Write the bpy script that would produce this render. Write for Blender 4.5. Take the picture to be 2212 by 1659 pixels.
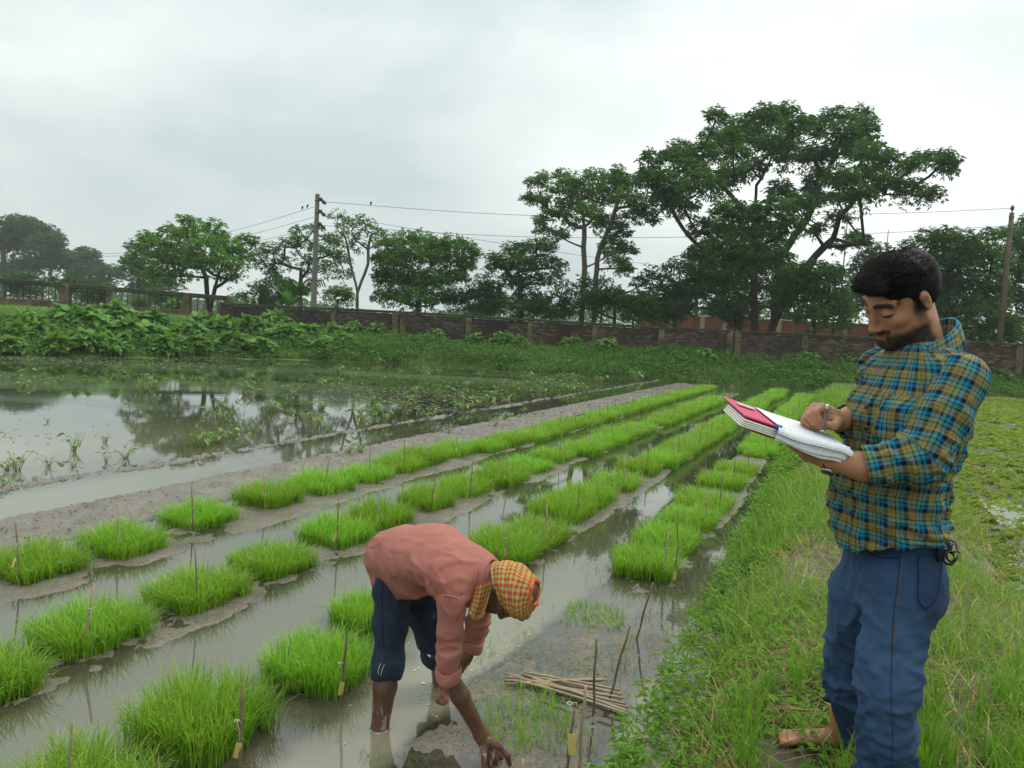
import bpy, math, random
import numpy as np
for o in list(bpy.data.objects):
    bpy.data.objects.remove(o)
random.seed(5)
rng = np.random.default_rng(11)
sc = bpy.context.scene
COL = sc.collection
PI = math.pi

# ---------------------------------------------------------------- camera
FPX, IW, IH = 1600.0, 2212.0, 1659.0
CAM_Z = 1.58
_p, _r = math.atan(113 / FPX), math.radians(3.15)
_fw = np.array([0, math.cos(_p), -math.sin(_p)])
_r0 = np.array([1.0, 0, 0])
_u0 = np.array([0, math.sin(_p), math.cos(_p)])
_R = math.cos(_r) * _r0 + math.sin(_r) * _u0
_U = math.cos(_r) * _u0 - math.sin(_r) * _r0
_C = np.array([0, 0, CAM_Z])
cd = bpy.data.cameras.new('camera')
cam = bpy.data.objects.new('camera', cd)
COL.objects.link(cam)
from mathutils import Matrix, Vector
cam.matrix_world = Matrix(((_R[0], _U[0], -_fw[0], 0), (_R[1], _U[1], -_fw[1], 0), (_R[2], _U[2], -_fw[2], CAM_Z), (0, 0, 0, 1)))
cd.sensor_width = 36.0
cd.lens = 36.0 * FPX / IW
cd.clip_start = 0.05
cd.clip_end = 6000
sc.camera = cam

def ray(x, y):
    return (x - IW / 2) / FPX * _R - (y - IH / 2) / FPX * _U + _fw
def D(x, y, d):
    """world point seen at photo position (x, y), d metres in front of the camera"""
    v = ray(x, y)
    return _C + v * (d / v[1])
def G(x, y, z=0.0):
    """world point at photo position (x, y) on the level z"""
    v = ray(x, y)
    return _C + v * ((z - CAM_Z) / v[2])

# ---------------------------------------------------------------- world, sun, exposure
SUN_EL, SUN_AZ = math.radians(58), math.radians(65)      # azimuth from +Y towards +X
world = bpy.data.worlds.new('World')
sc.world = world
world.use_nodes = True
wn = world.node_tree
wn.nodes.clear()
def wnode(t, **k):
    n = wn.nodes.new(t)
    for a, b in k.items():
        setattr(n, a, b)
    return n
w_out = wnode('ShaderNodeOutputWorld')
w_bg = wnode('ShaderNodeBackground')
w_sky = wnode('ShaderNodeTexSky', sky_type='NISHITA', sun_disc=False, sun_elevation=SUN_EL, sun_rotation=SUN_AZ)
w_skys = wnode('ShaderNodeMixRGB', blend_type='MULTIPLY')
w_skys.inputs['Fac'].default_value = 1
w_skys.inputs['Color2'].default_value = (0.1, 0.1, 0.1, 1)
wn.links.new(w_sky.outputs[0], w_skys.inputs['Color1'])
w_tc = wnode('ShaderNodeTexCoord')
w_map = wnode('ShaderNodeMapping')
w_map.inputs['Scale'].default_value = (1.0, 1.0, 2.4)
w_map.inputs['Location'].default_value = (3.7114, -2.2463, 0.6181)
wn.links.new(w_tc.outputs['Generated'], w_map.inputs['Vector'])
w_noise = wnode('ShaderNodeTexNoise')
w_noise.inputs['Scale'].default_value = 1.55
w_noise.inputs['Detail'].default_value = 5
w_noise.inputs['Roughness'].default_value = 0.46
w_noise.inputs['Distortion'].default_value = 0.25
wn.links.new(w_map.outputs[0], w_noise.inputs['Vector'])
w_ramp = wnode('ShaderNodeValToRGB')
e = w_ramp.color_ramp.elements
e[0].position = 0.34; e[0].color = (0.49, 0.555, 0.562, 1)
e[1].position = 0.66; e[1].color = (0.84, 0.90, 0.865, 1)
x_ = w_ramp.color_ramp.elements.new(0.5); x_.color = (0.68, 0.735, 0.708, 1)
wn.links.new(w_noise.outputs['Fac'], w_ramp.inputs['Fac'])
# overcast dome: brighter towards the zenith
w_sep = wnode('ShaderNodeSeparateXYZ')
wn.links.new(w_tc.outputs['Generated'], w_sep.inputs[0])
w_mr = wnode('ShaderNodeMapRange')
w_mr.inputs['From Min'].default_value = 0.0
w_mr.inputs['From Max'].default_value = 1.0
w_mr.inputs['To Min'].default_value = 1.02
w_mr.inputs['To Max'].default_value = 2.1
wn.links.new(w_sep.outputs['Z'], w_mr.inputs['Value'])
w_mul = wnode('ShaderNodeMixRGB', blend_type='MULTIPLY')
w_mul.inputs['Fac'].default_value = 1
wn.links.new(w_ramp.outputs[0], w_mul.inputs['Color1'])
wn.links.new(w_mr.outputs[0], w_mul.inputs['Color2'])
w_mix = wnode('ShaderNodeMixRGB')
w_mix.inputs['Fac'].default_value = 0.93
wn.links.new(w_skys.outputs[0], w_mix.inputs['Color1'])
wn.links.new(w_mul.outputs[0], w_mix.inputs['Color2'])
wn.links.new(w_mix.outputs[0], w_bg.inputs['Color'])
w_bg.inputs['Strength'].default_value = 1.0
wn.links.new(w_bg.outputs[0], w_out.inputs[0])

sl = bpy.data.lights.new('sun', 'SUN')
sl.energy = 1.7
sl.angle = math.radians(25)
sl.color = (1.0, 0.965, 0.9)
sun = bpy.data.objects.new('sun', sl)
COL.objects.link(sun)
_sd = Vector((math.sin(SUN_AZ) * math.cos(SUN_EL), math.cos(SUN_AZ) * math.cos(SUN_EL), math.sin(SUN_EL)))
sun.rotation_euler = _sd.to_track_quat('Z', 'Y').to_euler()
sun.location = (20, 10, 40)

sc.view_settings.view_transform = 'Standard'
sc.view_settings.look = 'None'
sc.view_settings.exposure = 0.12
sc.view_settings.gamma = 1.0
sc.view_settings.use_curve_mapping = False
sc.render.engine = 'CYCLES'
sc.cycles.use_denoising = True
sc.cycles.max_bounces = 6
sc.cycles.diffuse_bounces = 3
sc.cycles.glossy_bounces = 3
sc.cycles.transparent_max_bounces = 8
sc.cycles.volume_bounces = 1
sc.cycles.caustics_reflective = False
sc.cycles.caustics_refractive = False

# ---------------------------------------------------------------- helpers
def _hash(ix, iy, iz, seed):
    h = (ix.astype(np.int64) * 374761393 + iy.astype(np.int64) * 668265263 + iz.astype(np.int64) * 2147483647 + seed * 974711) & 0xFFFFFFFF
    h = ((h ^ (h >> 13)) * 1274126177) & 0xFFFFFFFF
    h = ((h ^ (h >> 16)) * 2246822519) & 0xFFFFFFFF
    return ((h ^ (h >> 15)) & 0xFFFFFF) / float(0xFFFFFF)
def vnoise(p, seed=0):
    p = np.asarray(p, float)
    i = np.floor(p).astype(np.int64)
    f = p - i
    f = f * f * (3 - 2 * f)
    x, y, z = i[..., 0], i[..., 1], i[..., 2]
    fx, fy, fz = f[..., 0], f[..., 1], f[..., 2]
    def c(a, b, d):
        return _hash(x + a, y + b, z + d, seed)
    x00 = c(0, 0, 0) * (1 - fx) + c(1, 0, 0) * fx
    x10 = c(0, 1, 0) * (1 - fx) + c(1, 1, 0) * fx
    x01 = c(0, 0, 1) * (1 - fx) + c(1, 0, 1) * fx
    x11 = c(0, 1, 1) * (1 - fx) + c(1, 1, 1) * fx
    return (x00 * (1 - fy) + x10 * fy) * (1 - fz) + (x01 * (1 - fy) + x11 * fy) * fz
def fbm(p, octv=4, seed=0, gain=0.5):
    p = np.asarray(p, float)
    a, s, t = 1.0, 0.0, 0.0
    for o in range(octv):
        s = s + a * (vnoise(p, seed + o * 17) * 2 - 1)
        t += a
        a *= gain
        p = p * 2.03 + 5.3
    return s / t
def n2(x, y, f, octv=3, seed=0):
    return fbm(np.stack([x * f, y * f, np.zeros_like(x)], -1), octv, seed)
_ONES = ['', 'first', 'second', 'third', 'fourth', 'fifth', 'sixth', 'seventh', 'eighth', 'ninth', 'tenth', 'eleventh', 'twelfth', 'thirteenth', 'fourteenth', 'fifteenth', 'sixteenth', 'seventeenth', 'eighteenth', 'nineteenth']
_TENS = {2: ('twentieth', 'twenty'), 3: ('thirtieth', 'thirty'), 4: ('fortieth', 'forty'), 5: ('fiftieth', 'fifty'), 6: ('sixtieth', 'sixty'), 7: ('seventieth', 'seventy')}
def ordinal(n):
    if n < 20: return _ONES[n]
    return _TENS[n // 10][0] if n % 10 == 0 else _TENS[n // 10][1] + '-' + _ONES[n % 10]
def sstep(a, b, x):
    t = np.clip((x - a) / (b - a), 0, 1)
    return t * t * (3 - 2 * t)
def unit(v):
    v = np.asarray(v, float)
    return v / np.maximum(np.linalg.norm(v, axis=-1, keepdims=True), 1e-9)

def mesh_data(name, V, F, mat=None, smooth=True, attrs=None, uv=None):
    """F: list of index arrays, each (m, k)"""
    if isinstance(F, np.ndarray):
        F = [F]
    F = [np.asarray(f, np.int32) for f in F if len(f)]
    V = np.asarray(V, np.float32)
    me = bpy.data.meshes.new(name)
    me.vertices.add(len(V))
    me.vertices.foreach_set('co', V.ravel())
    loops = np.concatenate([f.ravel() for f in F])
    cnt = np.concatenate([np.full(len(f), f.shape[1], np.int32) for f in F])
    st = np.concatenate([[0], np.cumsum(cnt)[:-1]]).astype(np.int32)
    me.loops.add(len(loops))
    me.loops.foreach_set('vertex_index', loops)
    me.polygons.add(len(cnt))
    me.polygons.foreach_set('loop_start', st)
    me.polygons.foreach_set('use_smooth', np.full(len(cnt), bool(smooth)))
    me.update(calc_edges=True)
    if attrs:
        for k, a in attrs.items():
            a = np.asarray(a, np.float32)
            if a.ndim == 1:
                at = me.attributes.new(k, 'FLOAT', 'POINT')
                at.data.foreach_set('value', a)
            else:
                at = me.attributes.new(k, 'FLOAT_VECTOR', 'POINT')
                at.data.foreach_set('vector', a.ravel())
    if mat:
        me.materials.append(mat)
    return me
def link(name, me, parent=None, loc=None, rotz=None, scale=None):
    o = bpy.data.objects.new(name, me)
    COL.objects.link(o)
    if parent is not None:
        o.parent = parent
    if loc is not None:
        o.location = [float(q) for q in loc]
    if rotz is not None:
        o.rotation_euler = (0, 0, float(rotz))
    if scale is not None:
        o.scale = (scale, scale, scale) if np.isscalar(scale) else [float(q) for q in scale]
    return o
def obj(name, V, F, mat, parent=None, smooth=True, attrs=None, loc=None, **k):
    return link(name, mesh_data(name, V, F, mat, smooth, attrs), parent, loc, **k)
def empty(name, loc, rotz=0):
    o = bpy.data.objects.new(name, None)
    o.empty_display_size = 0.1
    COL.objects.link(o)
    o.location = [float(q) for q in loc]
    o.rotation_euler = (0, 0, rotz)
    return o
def tag(o, label=None, cat=None, group=None, kind=None):
    if label: o['label'] = label
    if cat: o['category'] = cat
    if group: o['group'] = group
    if kind: o['kind'] = kind
    return o
def join(parts):
    """list of (V, [F...]) -> one"""
    Vs, Fs, n = [], {}, 0
    for V, F in parts:
        V = np.asarray(V, float)
        if isinstance(F, np.ndarray):
            F = [F]
        for f in F:
            f = np.asarray(f, np.int64)
            if len(f):
                Fs.setdefault(f.shape[1], []).append(f + n)
        Vs.append(V)
        n += len(V)
    return np.concatenate(Vs), [np.concatenate(v) for v in Fs.values()]
def box(c, s, R=None):
    c, s = np.asarray(c, float), np.asarray(s, float) / 2
    V = np.array([[x, y, z] for x in (-1, 1) for y in (-1, 1) for z in (-1, 1)], float) * s
    if R is not None:
        V = V @ np.asarray(R, float)
    F = np.array([[0, 1, 3, 2], [4, 6, 7, 5], [0, 4, 5, 1], [2, 3, 7, 6], [0, 2, 6, 4], [1, 5, 7, 3]])
    return V + c, F
def bbox_bevel(c, s, b=0.01, R=None):
    """box with chamfered vertical and horizontal edges"""
    c, s = np.asarray(c, float), np.asarray(s, float) / 2
    b = min(b, 0.45 * float(s.min() * 2))
    pts, V, F = {}, [], []
    for ax in range(3):
        for sg in (-1, 1):
            o1, o2 = (ax + 1) % 3, (ax + 2) % 3
            q = []
            for a, d in ((-1, -1), (1, -1), (1, 1), (-1, 1)):
                p = np.zeros(3); p[ax] = sg * s[ax]; p[o1] = a * (s[o1] - b); p[o2] = d * (s[o2] - b)
                sig = [0, 0, 0]; sig[ax] = sg; sig[o1] = a; sig[o2] = d
                pts[(ax, tuple(sig))] = len(V); q.append(len(V)); V.append(p)
            F.append(q if sg > 0 else q[::-1])
    F3 = []
    for sx in (-1, 1):
        for sy in (-1, 1):
            for sz in (-1, 1):
                t = (sx, sy, sz)
                tri = [pts[(0, t)], pts[(1, t)], pts[(2, t)]]
                F3.append(tri if sx * sy * sz > 0 else tri[::-1])
    for a in range(3):
        b1, c1 = (a + 1) % 3, (a + 2) % 3
        for s1 in (-1, 1):
            for s2 in (-1, 1):
                lo = [0, 0, 0]; lo[a] = -1; lo[b1] = s1; lo[c1] = s2
                hi = list(lo); hi[a] = 1
                q = [pts[(b1, tuple(lo))], pts[(b1, tuple(hi))], pts[(c1, tuple(hi))], pts[(c1, tuple(lo))]]
                F.append(q if s1 * s2 < 0 else q[::-1])
    V = np.array(V)
    if R is not None:
        V = V @ np.asarray(R, float)
    return V + c, [np.array(F), np.array(F3)]
def tube(P, rad, sides=6, cap=True):
    P = np.asarray(P, float)
    n = len(P)
    rad = np.broadcast_to(np.asarray(rad, float), (n,))
    T = unit(np.gradient(P, axis=0))
    ref = np.array([0, 0, 1.0]) if abs(T[0][2]) < 0.9 else np.array([1.0, 0, 0])
    V = []
    u = unit(np.cross(ref, T[0]))
    for i in range(n):
        u = unit(u - T[i] * (u @ T[i]))
        w = np.cross(T[i], u)
        a = np.arange(sides) / sides * 2 * PI
        V.append(P[i] + rad[i] * (np.cos(a)[:, None] * u + np.sin(a)[:, None] * w))
    V = np.concatenate(V)
    i, j = np.meshgrid(np.arange(n - 1), np.arange(sides), indexing='ij')
    a = (i * sides + j).ravel(); b = (i * sides + (j + 1) % sides).ravel()
    F = [np.stack([a, b, b + sides, a + sides], -1)]
    if cap:
        V = np.concatenate([V, P[:1], P[-1:]])
        k = np.arange(sides)
        F.append(np.concatenate([np.stack([(k + 1) % sides, k, np.full(sides, n * sides)], -1),
                                 np.stack([(n - 1) * sides + k, (n - 1) * sides + (k + 1) % sides, np.full(sides, n * sides + 1)], -1)]))
    return V, F
def blades(P, az, L, W, lean, bend, seg=3, twist=0.0):
    """many grass blades, vectorised"""
    P = np.asarray(P, float); N = len(P)
    az, L, W, lean, bend = [np.broadcast_to(np.asarray(q, float), (N,)) for q in (az, L, W, lean, bend)]
    h = np.stack([np.cos(az), np.sin(az), np.zeros(N)], -1)
    sa = az + PI / 2 + twist * rng.uniform(-1, 1, N)
    sd = np.stack([np.cos(sa), np.sin(sa), np.zeros(N)], -1)
    pts = [P]
    for j in range(seg):
        th = lean + bend * ((j + 0.5) / seg) ** 1.5
        pts.append(pts[-1] + (L / seg)[:, None] * (np.sin(th)[:, None] * h + np.cos(th)[:, None] * np.array([0, 0, 1.0])))
    V = np.zeros((N, 2 * seg + 1, 3))
    for j in range(seg):
        w = W * (0.75 if j == 0 else 1.0) * (1 - (j / seg) ** 2.2)
        V[:, 2 * j] = pts[j] - sd * w[:, None] / 2
        V[:, 2 * j + 1] = pts[j] + sd * w[:, None] / 2
    V[:, 2 * seg] = pts[seg]
    b = (np.arange(N) * (2 * seg + 1))[:, None]
    Q = np.concatenate([b + np.array([2 * j, 2 * j + 1, 2 * j + 3, 2 * j + 2]) for j in range(seg - 1)])
    T = b + np.array([2 * seg - 2, 2 * seg - 1, 2 * seg])
    return V.reshape(-1, 3), [Q, T]
def leaves(P, A, Nn, L, W, fold=0.25, droop=0.2):
    """folded pointed leaves: base P, axis A, normal Nn"""
    P = np.asarray(P, float); N = len(P)
    A = unit(A); S = unit(np.cross(A, Nn)); Nn = np.cross(S, A)
    L = np.broadcast_to(np.asarray(L, float), (N,))[:, None]; W = np.broadcast_to(np.asarray(W, float), (N,))[:, None]
    V = np.zeros((N, 4, 3))
    V[:, 0] = P
    V[:, 1] = P + A * L * 0.42 + S * W * 0.5 + Nn * W * fold
    V[:, 2] = P + A * L - Nn * L * droop
    V[:, 3] = P + A * L * 0.42 - S * W * 0.5 + Nn * W * fold
    b = (np.arange(N) * 4)[:, None]
    return V.reshape(-1, 3), [np.concatenate([b + np.array([0, 1, 2]), b + np.array([0, 2, 3])])]
def heart_leaf(L, W, droop=0.25, fold=0.2):
    """one larger heart-shaped leaf in XY, base at origin, pointing +X"""
    prof = [(-0.06, 0.22), (0.05, 0.42), (0.28, 0.5), (0.55, 0.36), (0.8, 0.16)]
    V = [(0, 0, 0)]
    for x, w in prof: V.append((x * L, w * W, fold * w * W - droop * L * max(x, 0) ** 2))
    V.append((L, 0, -droop * L))
    for x, w in prof[::-1]: V.append((x * L, -w * W, fold * w * W - droop * L * max(x, 0) ** 2))
    mid = [(0.28 * L, 0, -droop * L * 0.08), (0.55 * L, 0, -droop * L * 0.3), (0.8 * L, 0, -droop * L * 0.64)]
    V += mid
    # 0 base, 1-5 left, 6 tip, 7-11 right(reversed), 12-14 mid
    Ft = [(0, 2, 1), (0, 11, 10), (0, 12, 3), (0, 3, 2), (0, 9, 12), (0, 10, 9), (14, 6, 5), (14, 7, 6)]
    Fq = [(12, 13, 4, 3), (13, 14, 5, 4), (12, 9, 8, 13), (13, 8, 7, 14)]
    return np.array(V, float), [np.array(Ft), np.array(Fq)]
def xform(VF, loc=(0, 0, 0), R=None, s=1.0):
    V, F = VF
    V = np.asarray(V, float) * s
    if R is not None:
        V = V @ np.asarray(R, float)
    return V + np.asarray(loc, float), F
def basis(x, z):
    x = unit(x); y = unit(np.cross(z, x)); z = np.cross(x, y)
    return np.array([x, y, z])

# ---------------------------------------------------------------- materials
class Mat:
    def __init__(s, name):
        s.m = bpy.data.materials.new(name)
        s.m.use_nodes = True
        s.t = s.m.node_tree
        s.t.nodes.clear()
        s.out = s.t.nodes.new('ShaderNodeOutputMaterial')
    def n(s, typ, _out=0, **k):
        nd = s.t.nodes.new('ShaderNode' + typ)
        for a, v in k.items():
            if a[0] == '_':
                setattr(nd, a[1:], v); continue
            key = int(a[1:]) if a[0] == 'i' and a[1:].isdigit() else a.replace('__', ' ')
            inp = nd.inputs[key]
            if isinstance(v, bpy.types.NodeSocket):
                s.t.links.new(v, inp)
            elif isinstance(v, (tuple, list)):
                inp.default_value = (*v, 1.0) if len(v) == 3 and len(inp.default_value) == 4 else v
            else:
                inp.default_value = v
        return nd.outputs[_out]
    def math(s, op, a, b=0.0, c=None):
        nd = s.t.nodes.new('ShaderNodeMath'); nd.operation = op
        for i, v in enumerate((a, b) if c is None else (a, b, c)):
            if isinstance(v, bpy.types.NodeSocket): s.t.links.new(v, nd.inputs[i])
            else: nd.inputs[i].default_value = v
        return nd.outputs[0]
    def mix(s, f, a, b, mode='MIX'):
        return s.n('MixRGB', _blend_type=mode, Fac=f, Color1=a, Color2=b)
    def ramp(s, f, stops, interp='LINEAR'):
        nd = s.t.nodes.new('ShaderNodeValToRGB')
        nd.color_ramp.interpolation = interp
        el = nd.color_ramp.elements
        while len(el) > 1: el.remove(el[-1])
        el[0].position = stops[0][0]; el[0].color = (*stops[0][1], 1)
        for p, c in stops[1:]:
            q = el.new(p); q.color = (*c, 1)
        s.t.links.new(f, nd.inputs[0])
        return nd.outputs[0]
    def noise(s, scale, detail=3, rough=0.5, vec=None, out=0, dist=0.0):
        k = dict(Scale=scale, Detail=detail, Roughness=rough, Distortion=dist)
        if vec is not None: k['Vector'] = vec
        return s.n('TexNoise', _out=out, **k)
    def pos(s):
        return s.n('NewGeometry', _out=0)
    def objc(s):
        return s.n('TexCoord', _out=3)
    def attr(s, name, out=2):
        return s.n('Attribute', _out=out, _attribute_name=name)
    def rnd(s):
        nd = s.t.nodes.new('ShaderNodeNewGeometry')
        return nd.outputs['Random Per Island']
    def orand(s):
        return s.n('ObjectInfo', _out=5)
    def bump(s, h, strength=0.3, dist=0.01):
        return s.n('Bump', Strength=strength, Distance=dist, Height=h)
    def bsdf(s, col, rough=0.6, spec=0.5, normal=None, **k):
        a = dict(Base__Color=col, Roughness=rough)
        a['Specular IOR Level'.replace(' ', '__')] = spec
        if normal is not None: a['Normal'] = normal
        a.update(k)
        return s.n('BsdfPrincipled', **a)
    def done(s, sh):
        s.t.links.new(sh, s.out.inputs['Surface'])
        return s.m

def leaf_mat(name, c1, c2, c3=None, trans=0.35, rough=0.5, spec=0.3, objvar=0.0, tcol=None, old=None):
    g = Mat(name)
    r = g.rnd()
    col = g.ramp(r, [(0, c1), (0.7, c2), (0.93, c3 or c2), (0.965, old)] if old else [(0, c1), (0.7, c2), (1, c3 or c2)])
    if objvar:
        col = g.n('HueSaturation', Hue=g.math('ADD', 0.5 - 0.012, g.math('MULTIPLY', g.orand(), 0.024)), Saturation=1.0,
                  Value=g.math('ADD', 1 - objvar / 2, g.math('MULTIPLY', g.orand(), objvar)), Color=col)
    b = g.bsdf(col, rough, spec)
    t = g.n('BsdfTranslucent', Color=g.mix(0.5, col, tcol or (c2[0] * 1.3, c2[1] * 1.25, c2[2] * 0.6)))
    return g.done(g.n('MixShader', Fac=trans, i1=b, i2=t))
def plain(name, c1, c2=None, scale=8, rough=0.7, spec=0.3, bump=0.0, bscale=30, vec=None, detail=4, bdist=0.01, metal=0.0):
    g = Mat(name)
    v = g.objc() if vec is None else g.pos()
    col = g.ramp(g.noise(scale, detail, 0.6, v), [(0.3, c1), (0.7, c2 or c1)])
    nm = g.bump(g.noise(bscale, 4, 0.6, v), bump, bdist) if bump else None
    return g.done(g.bsdf(col, rough, spec, nm, Metallic=metal))
# ---------------------------------------------------------------- ground and water
DS, NS = np.array([0.403, 0.915]), np.array([0.915, -0.403])   # along the seedbeds / across them (to the right)
ROWS = [-4.16, -3.1, -1.98, -1.03]
def st(x, y):
    return NS[0] * x + NS[1] * y, DS[0] * x + DS[1] * y
def xy(s, t):
    return NS[0] * s + DS[0] * t, NS[1] * s + DS[1] * t
EX = [-90, -60, -30, -20, -15.6, -12.6, -8, -2.2, 3.6, 7.2, 13.7, 40, 90]
EY = [-10, 0, 10, 18, 22.5, 26.6, 31.0, 31.6, 29.6, 29.3, 31.0, 31, 31]
def bank_d(x, y):
    """metres past the waterline of the far bank"""
    w = 0.35 * n2(x, y, 0.5, 3, 3)
    e = np.interp(x, EX, EY)
    sl = (np.interp(x + 0.5, EX, EY) - np.interp(x - 0.5, EX, EY))
    return (y - e) / np.sqrt(1 + sl * sl) + w
def height(x, y):
    s, t = st(x, y)
    a = n2(x, y, 1.3, 4, 1)
    b = n2(x, y, 7.0, 4, 5)
    c = n2(x, y, 30.0, 3, 9)
    h = np.full_like(x, -0.13) + 0.03 * a
    for i, s0 in enumerate(ROWS):
        end = [27.0, 24.6, 27.0, 26.0][i]
        hw = [0.31, 0.29, 0.25, 0.26][i] + 0.07 * a + 0.04 * b
        if i == 3:
            hw = hw + 0.12 * sstep(4.6, 3.4, t)
        top = 0.011 + 0.014 * b + 0.006 * c + 0.014 * a - 0.010 * sstep(5, 3, t)
        if i >= 2:
            top = top - 0.020 * sstep(7.5, 4.0, t) + (0.016 * sstep(4.4, 3.4, t) if i == 3 else 0)
        m = sstep(hw + 0.10, hw - 0.08, np.abs(s - s0)) * sstep(end + 0.2, end - 0.2, t)
        h = h * (1 - m) + np.maximum(h, top) * m
    # bare mud strip, little ridge
    m = sstep(0.48, 0.34, np.abs(s + 5.1) + 0.06 * a + 0.03 * b) * sstep(28.5, 27.5, t)
    h = h * (1 - m) + (0.028 + 0.024 * b + 0.020 * c + 0.018 * a) * m
    m = sstep(0.24, 0.02, np.abs(s + 6.42 - 0.12 * a) + 0.08 * b) * sstep(31.0, 30.0, t)
    h = h * (1 - m) + (0.018 + 0.05 * b + 0.025 * c + 0.02 * a) * m
    # shallow flat of the pond beside the ridge
    m = sstep(-9.5, -6.6, s) * sstep(-6.2, -6.5, s)
    h = np.maximum(h, np.where(m > 0, -0.13 + 0.11 * m + 0.02 * a, -9))
    # grassy bund
    e1 = -0.5 + 0.10 * a + 0.05 * b
    m = sstep(e1 - 0.12, e1 + 0.38, s) * sstep(1.55 + 0.25 * a, 0.75 + 0.2 * a, s)
    bt = 0.22 + 0.035 * a + 0.02 * b
    h = h * (1 - m) + bt * m
    # weedy flooded field on the right
    m = sstep(0.9, 1.5, s)
    fld = 0.012 + 0.05 * n2(x, y, 0.8, 3, 21) + 0.025 * b - 0.10 * np.exp(-((s - 2.0) / .8) ** 2 - ((t - 4.6) / 1.9) ** 2)
    h = h * (1 - m) + np.maximum(h * (1 - m), fld) * m
    # far bank and the land beyond
    d = bank_d(x, y)
    topz = np.interp(x, [-40, -14, -3, 60], [1.42, 1.38, 1.02, 0.98])
    run = np.interp(x, [-40, -14, -3, 60], [7.5, 6.5, 3.2, 2.8])
    k = np.clip(d / run, 0, 1)
    m = sstep(-0.5, 0.15, d)
    hb = topz * (0.16 + 0.84 * k ** 0.85) + 0.07 * a * sstep(0, 1, d) + 0.03 * b
    h = h * (1 - m) + np.maximum(h, hb) * m
    return h
ang = np.concatenate([np.radians(np.linspace(-180, -62, 26))[:-1], np.radians(np.linspace(-62, 50, 620)), np.radians(np.linspace(50, 180, 28))[1:]])
rad = np.concatenate([np.geomspace(0.35, 46, 520), np.geomspace(46, 4000, 40)[1:]])
A_, R_ = np.meshgrid(ang, rad, indexing='ij')
GX, GY = R_ * np.sin(A_), R_ * np.cos(A_)
GZ = height(GX, GY)
GZ = np.where(R_ > 60, 1.0, GZ)
na, nr = A_.shape
_i, _j = np.meshgrid(np.arange(na - 1), np.arange(nr - 1), indexing='ij')
_a = (_i * nr + _j)
QF = np.stack([_a, _a + nr, _a + nr + 1, _a + 1], -1).reshape(-1, 4)
GV = np.stack([GX, GY, GZ], -1).reshape(-1, 3)
cx, cy = GV[QF].mean(1)[:, 0], GV[QF].mean(1)[:, 1]
cs, ct = st(cx, cy)
cdist = bank_d(cx, cy)
zone = np.zeros(len(QF), int)
zone[(cs > -6.75) & (cs < -0.5) & (cdist < -0.5) & (ct < 31)] = 1
zone[(cs >= -0.5) & (cs < 1.25) & (cdist < 0.2)] = 2
zone[(cs >= 1.25) & (cdist < -0.5)] = 3
zone[(cs <= -6.75) & (cdist < -0.5)] = 4

def mud_mat(name, c1, c2, c3):
    g = Mat(name)
    p = g.pos()
    n = g.noise(3.5, 6, 0.6, p)
    n2_ = g.noise(26, 5, 0.65, p)
    col = g.ramp(n, [(0.3, c1), (0.5, c2), (0.72, c3)])
    col = g.mix(g.math('MULTIPLY', g.math('SUBTRACT', n2_, 0.42), 1.6), col, (c1[0] * .55, c1[1] * .55, c1[2] * .5))
    z = g.n('SeparateXYZ', _out=2, i0=p)
    wet = g.n('MapRange', Value=z, i1=0.0, i2=0.05, i3=1.0, i4=0.0)
    col = g.mix(g.math('MULTIPLY', wet, 0.2), col, (c1[0] * .6, c1[1] * .6, c1[2] * .52))
    ro = g.n('MapRange', Value=g.math('ADD', n2_, g.math('MULTIPLY', wet, -0.25)), i1=0.25, i2=0.7, i3=0.16, i4=0.65)
    hgt = g.math('ADD', g.math('MULTIPLY', n2_, 1.0), g.math('MULTIPLY', g.noise(90, 3, 0.6, p), 0.5))
    return g.done(g.bsdf(col, ro, 0.5, g.bump(hgt, 1.0, 0.016)))
M_mud = mud_mat('wet_mud', (0.125, 0.105, 0.075), (0.185, 0.16, 0.125), (0.25, 0.222, 0.182))
M_soil = mud_mat('soil', (0.06, 0.05, 0.03), (0.10, 0.085, 0.045), (0.08, 0.11, 0.03))
M_turf = plain('turf_soil', (0.035, 0.07, 0.014), (0.075, 0.12, 0.022), 2.5, 0.9, 0.1, 0.8, 22, vec=1, bdist=0.05)
for zi, nm, mt in ((0, 'ground', M_turf), (1, 'paddy_mud', M_mud), (2, 'bund_path', M_soil), (3, 'flooded_field', M_soil), (4, 'pond_bed', M_mud)):
    f = QF[zone == zi]
    used, inv = np.unique(f, return_inverse=True)
    o = obj(nm, GV[used], inv.reshape(-1, 4), mt)
    tag(o, {'ground': 'green overgrown ground of the far bank and beyond', 'paddy_mud': 'wet grey brown mud of the seedbeds and bare strip',
            'bund_path': 'earth of the grassy bund beside the seedbeds', 'flooded_field': 'soggy weedy field to the right of the bund',
            'pond_bed': 'shallow silty bed under the pond water'}[nm], kind='structure')

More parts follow.
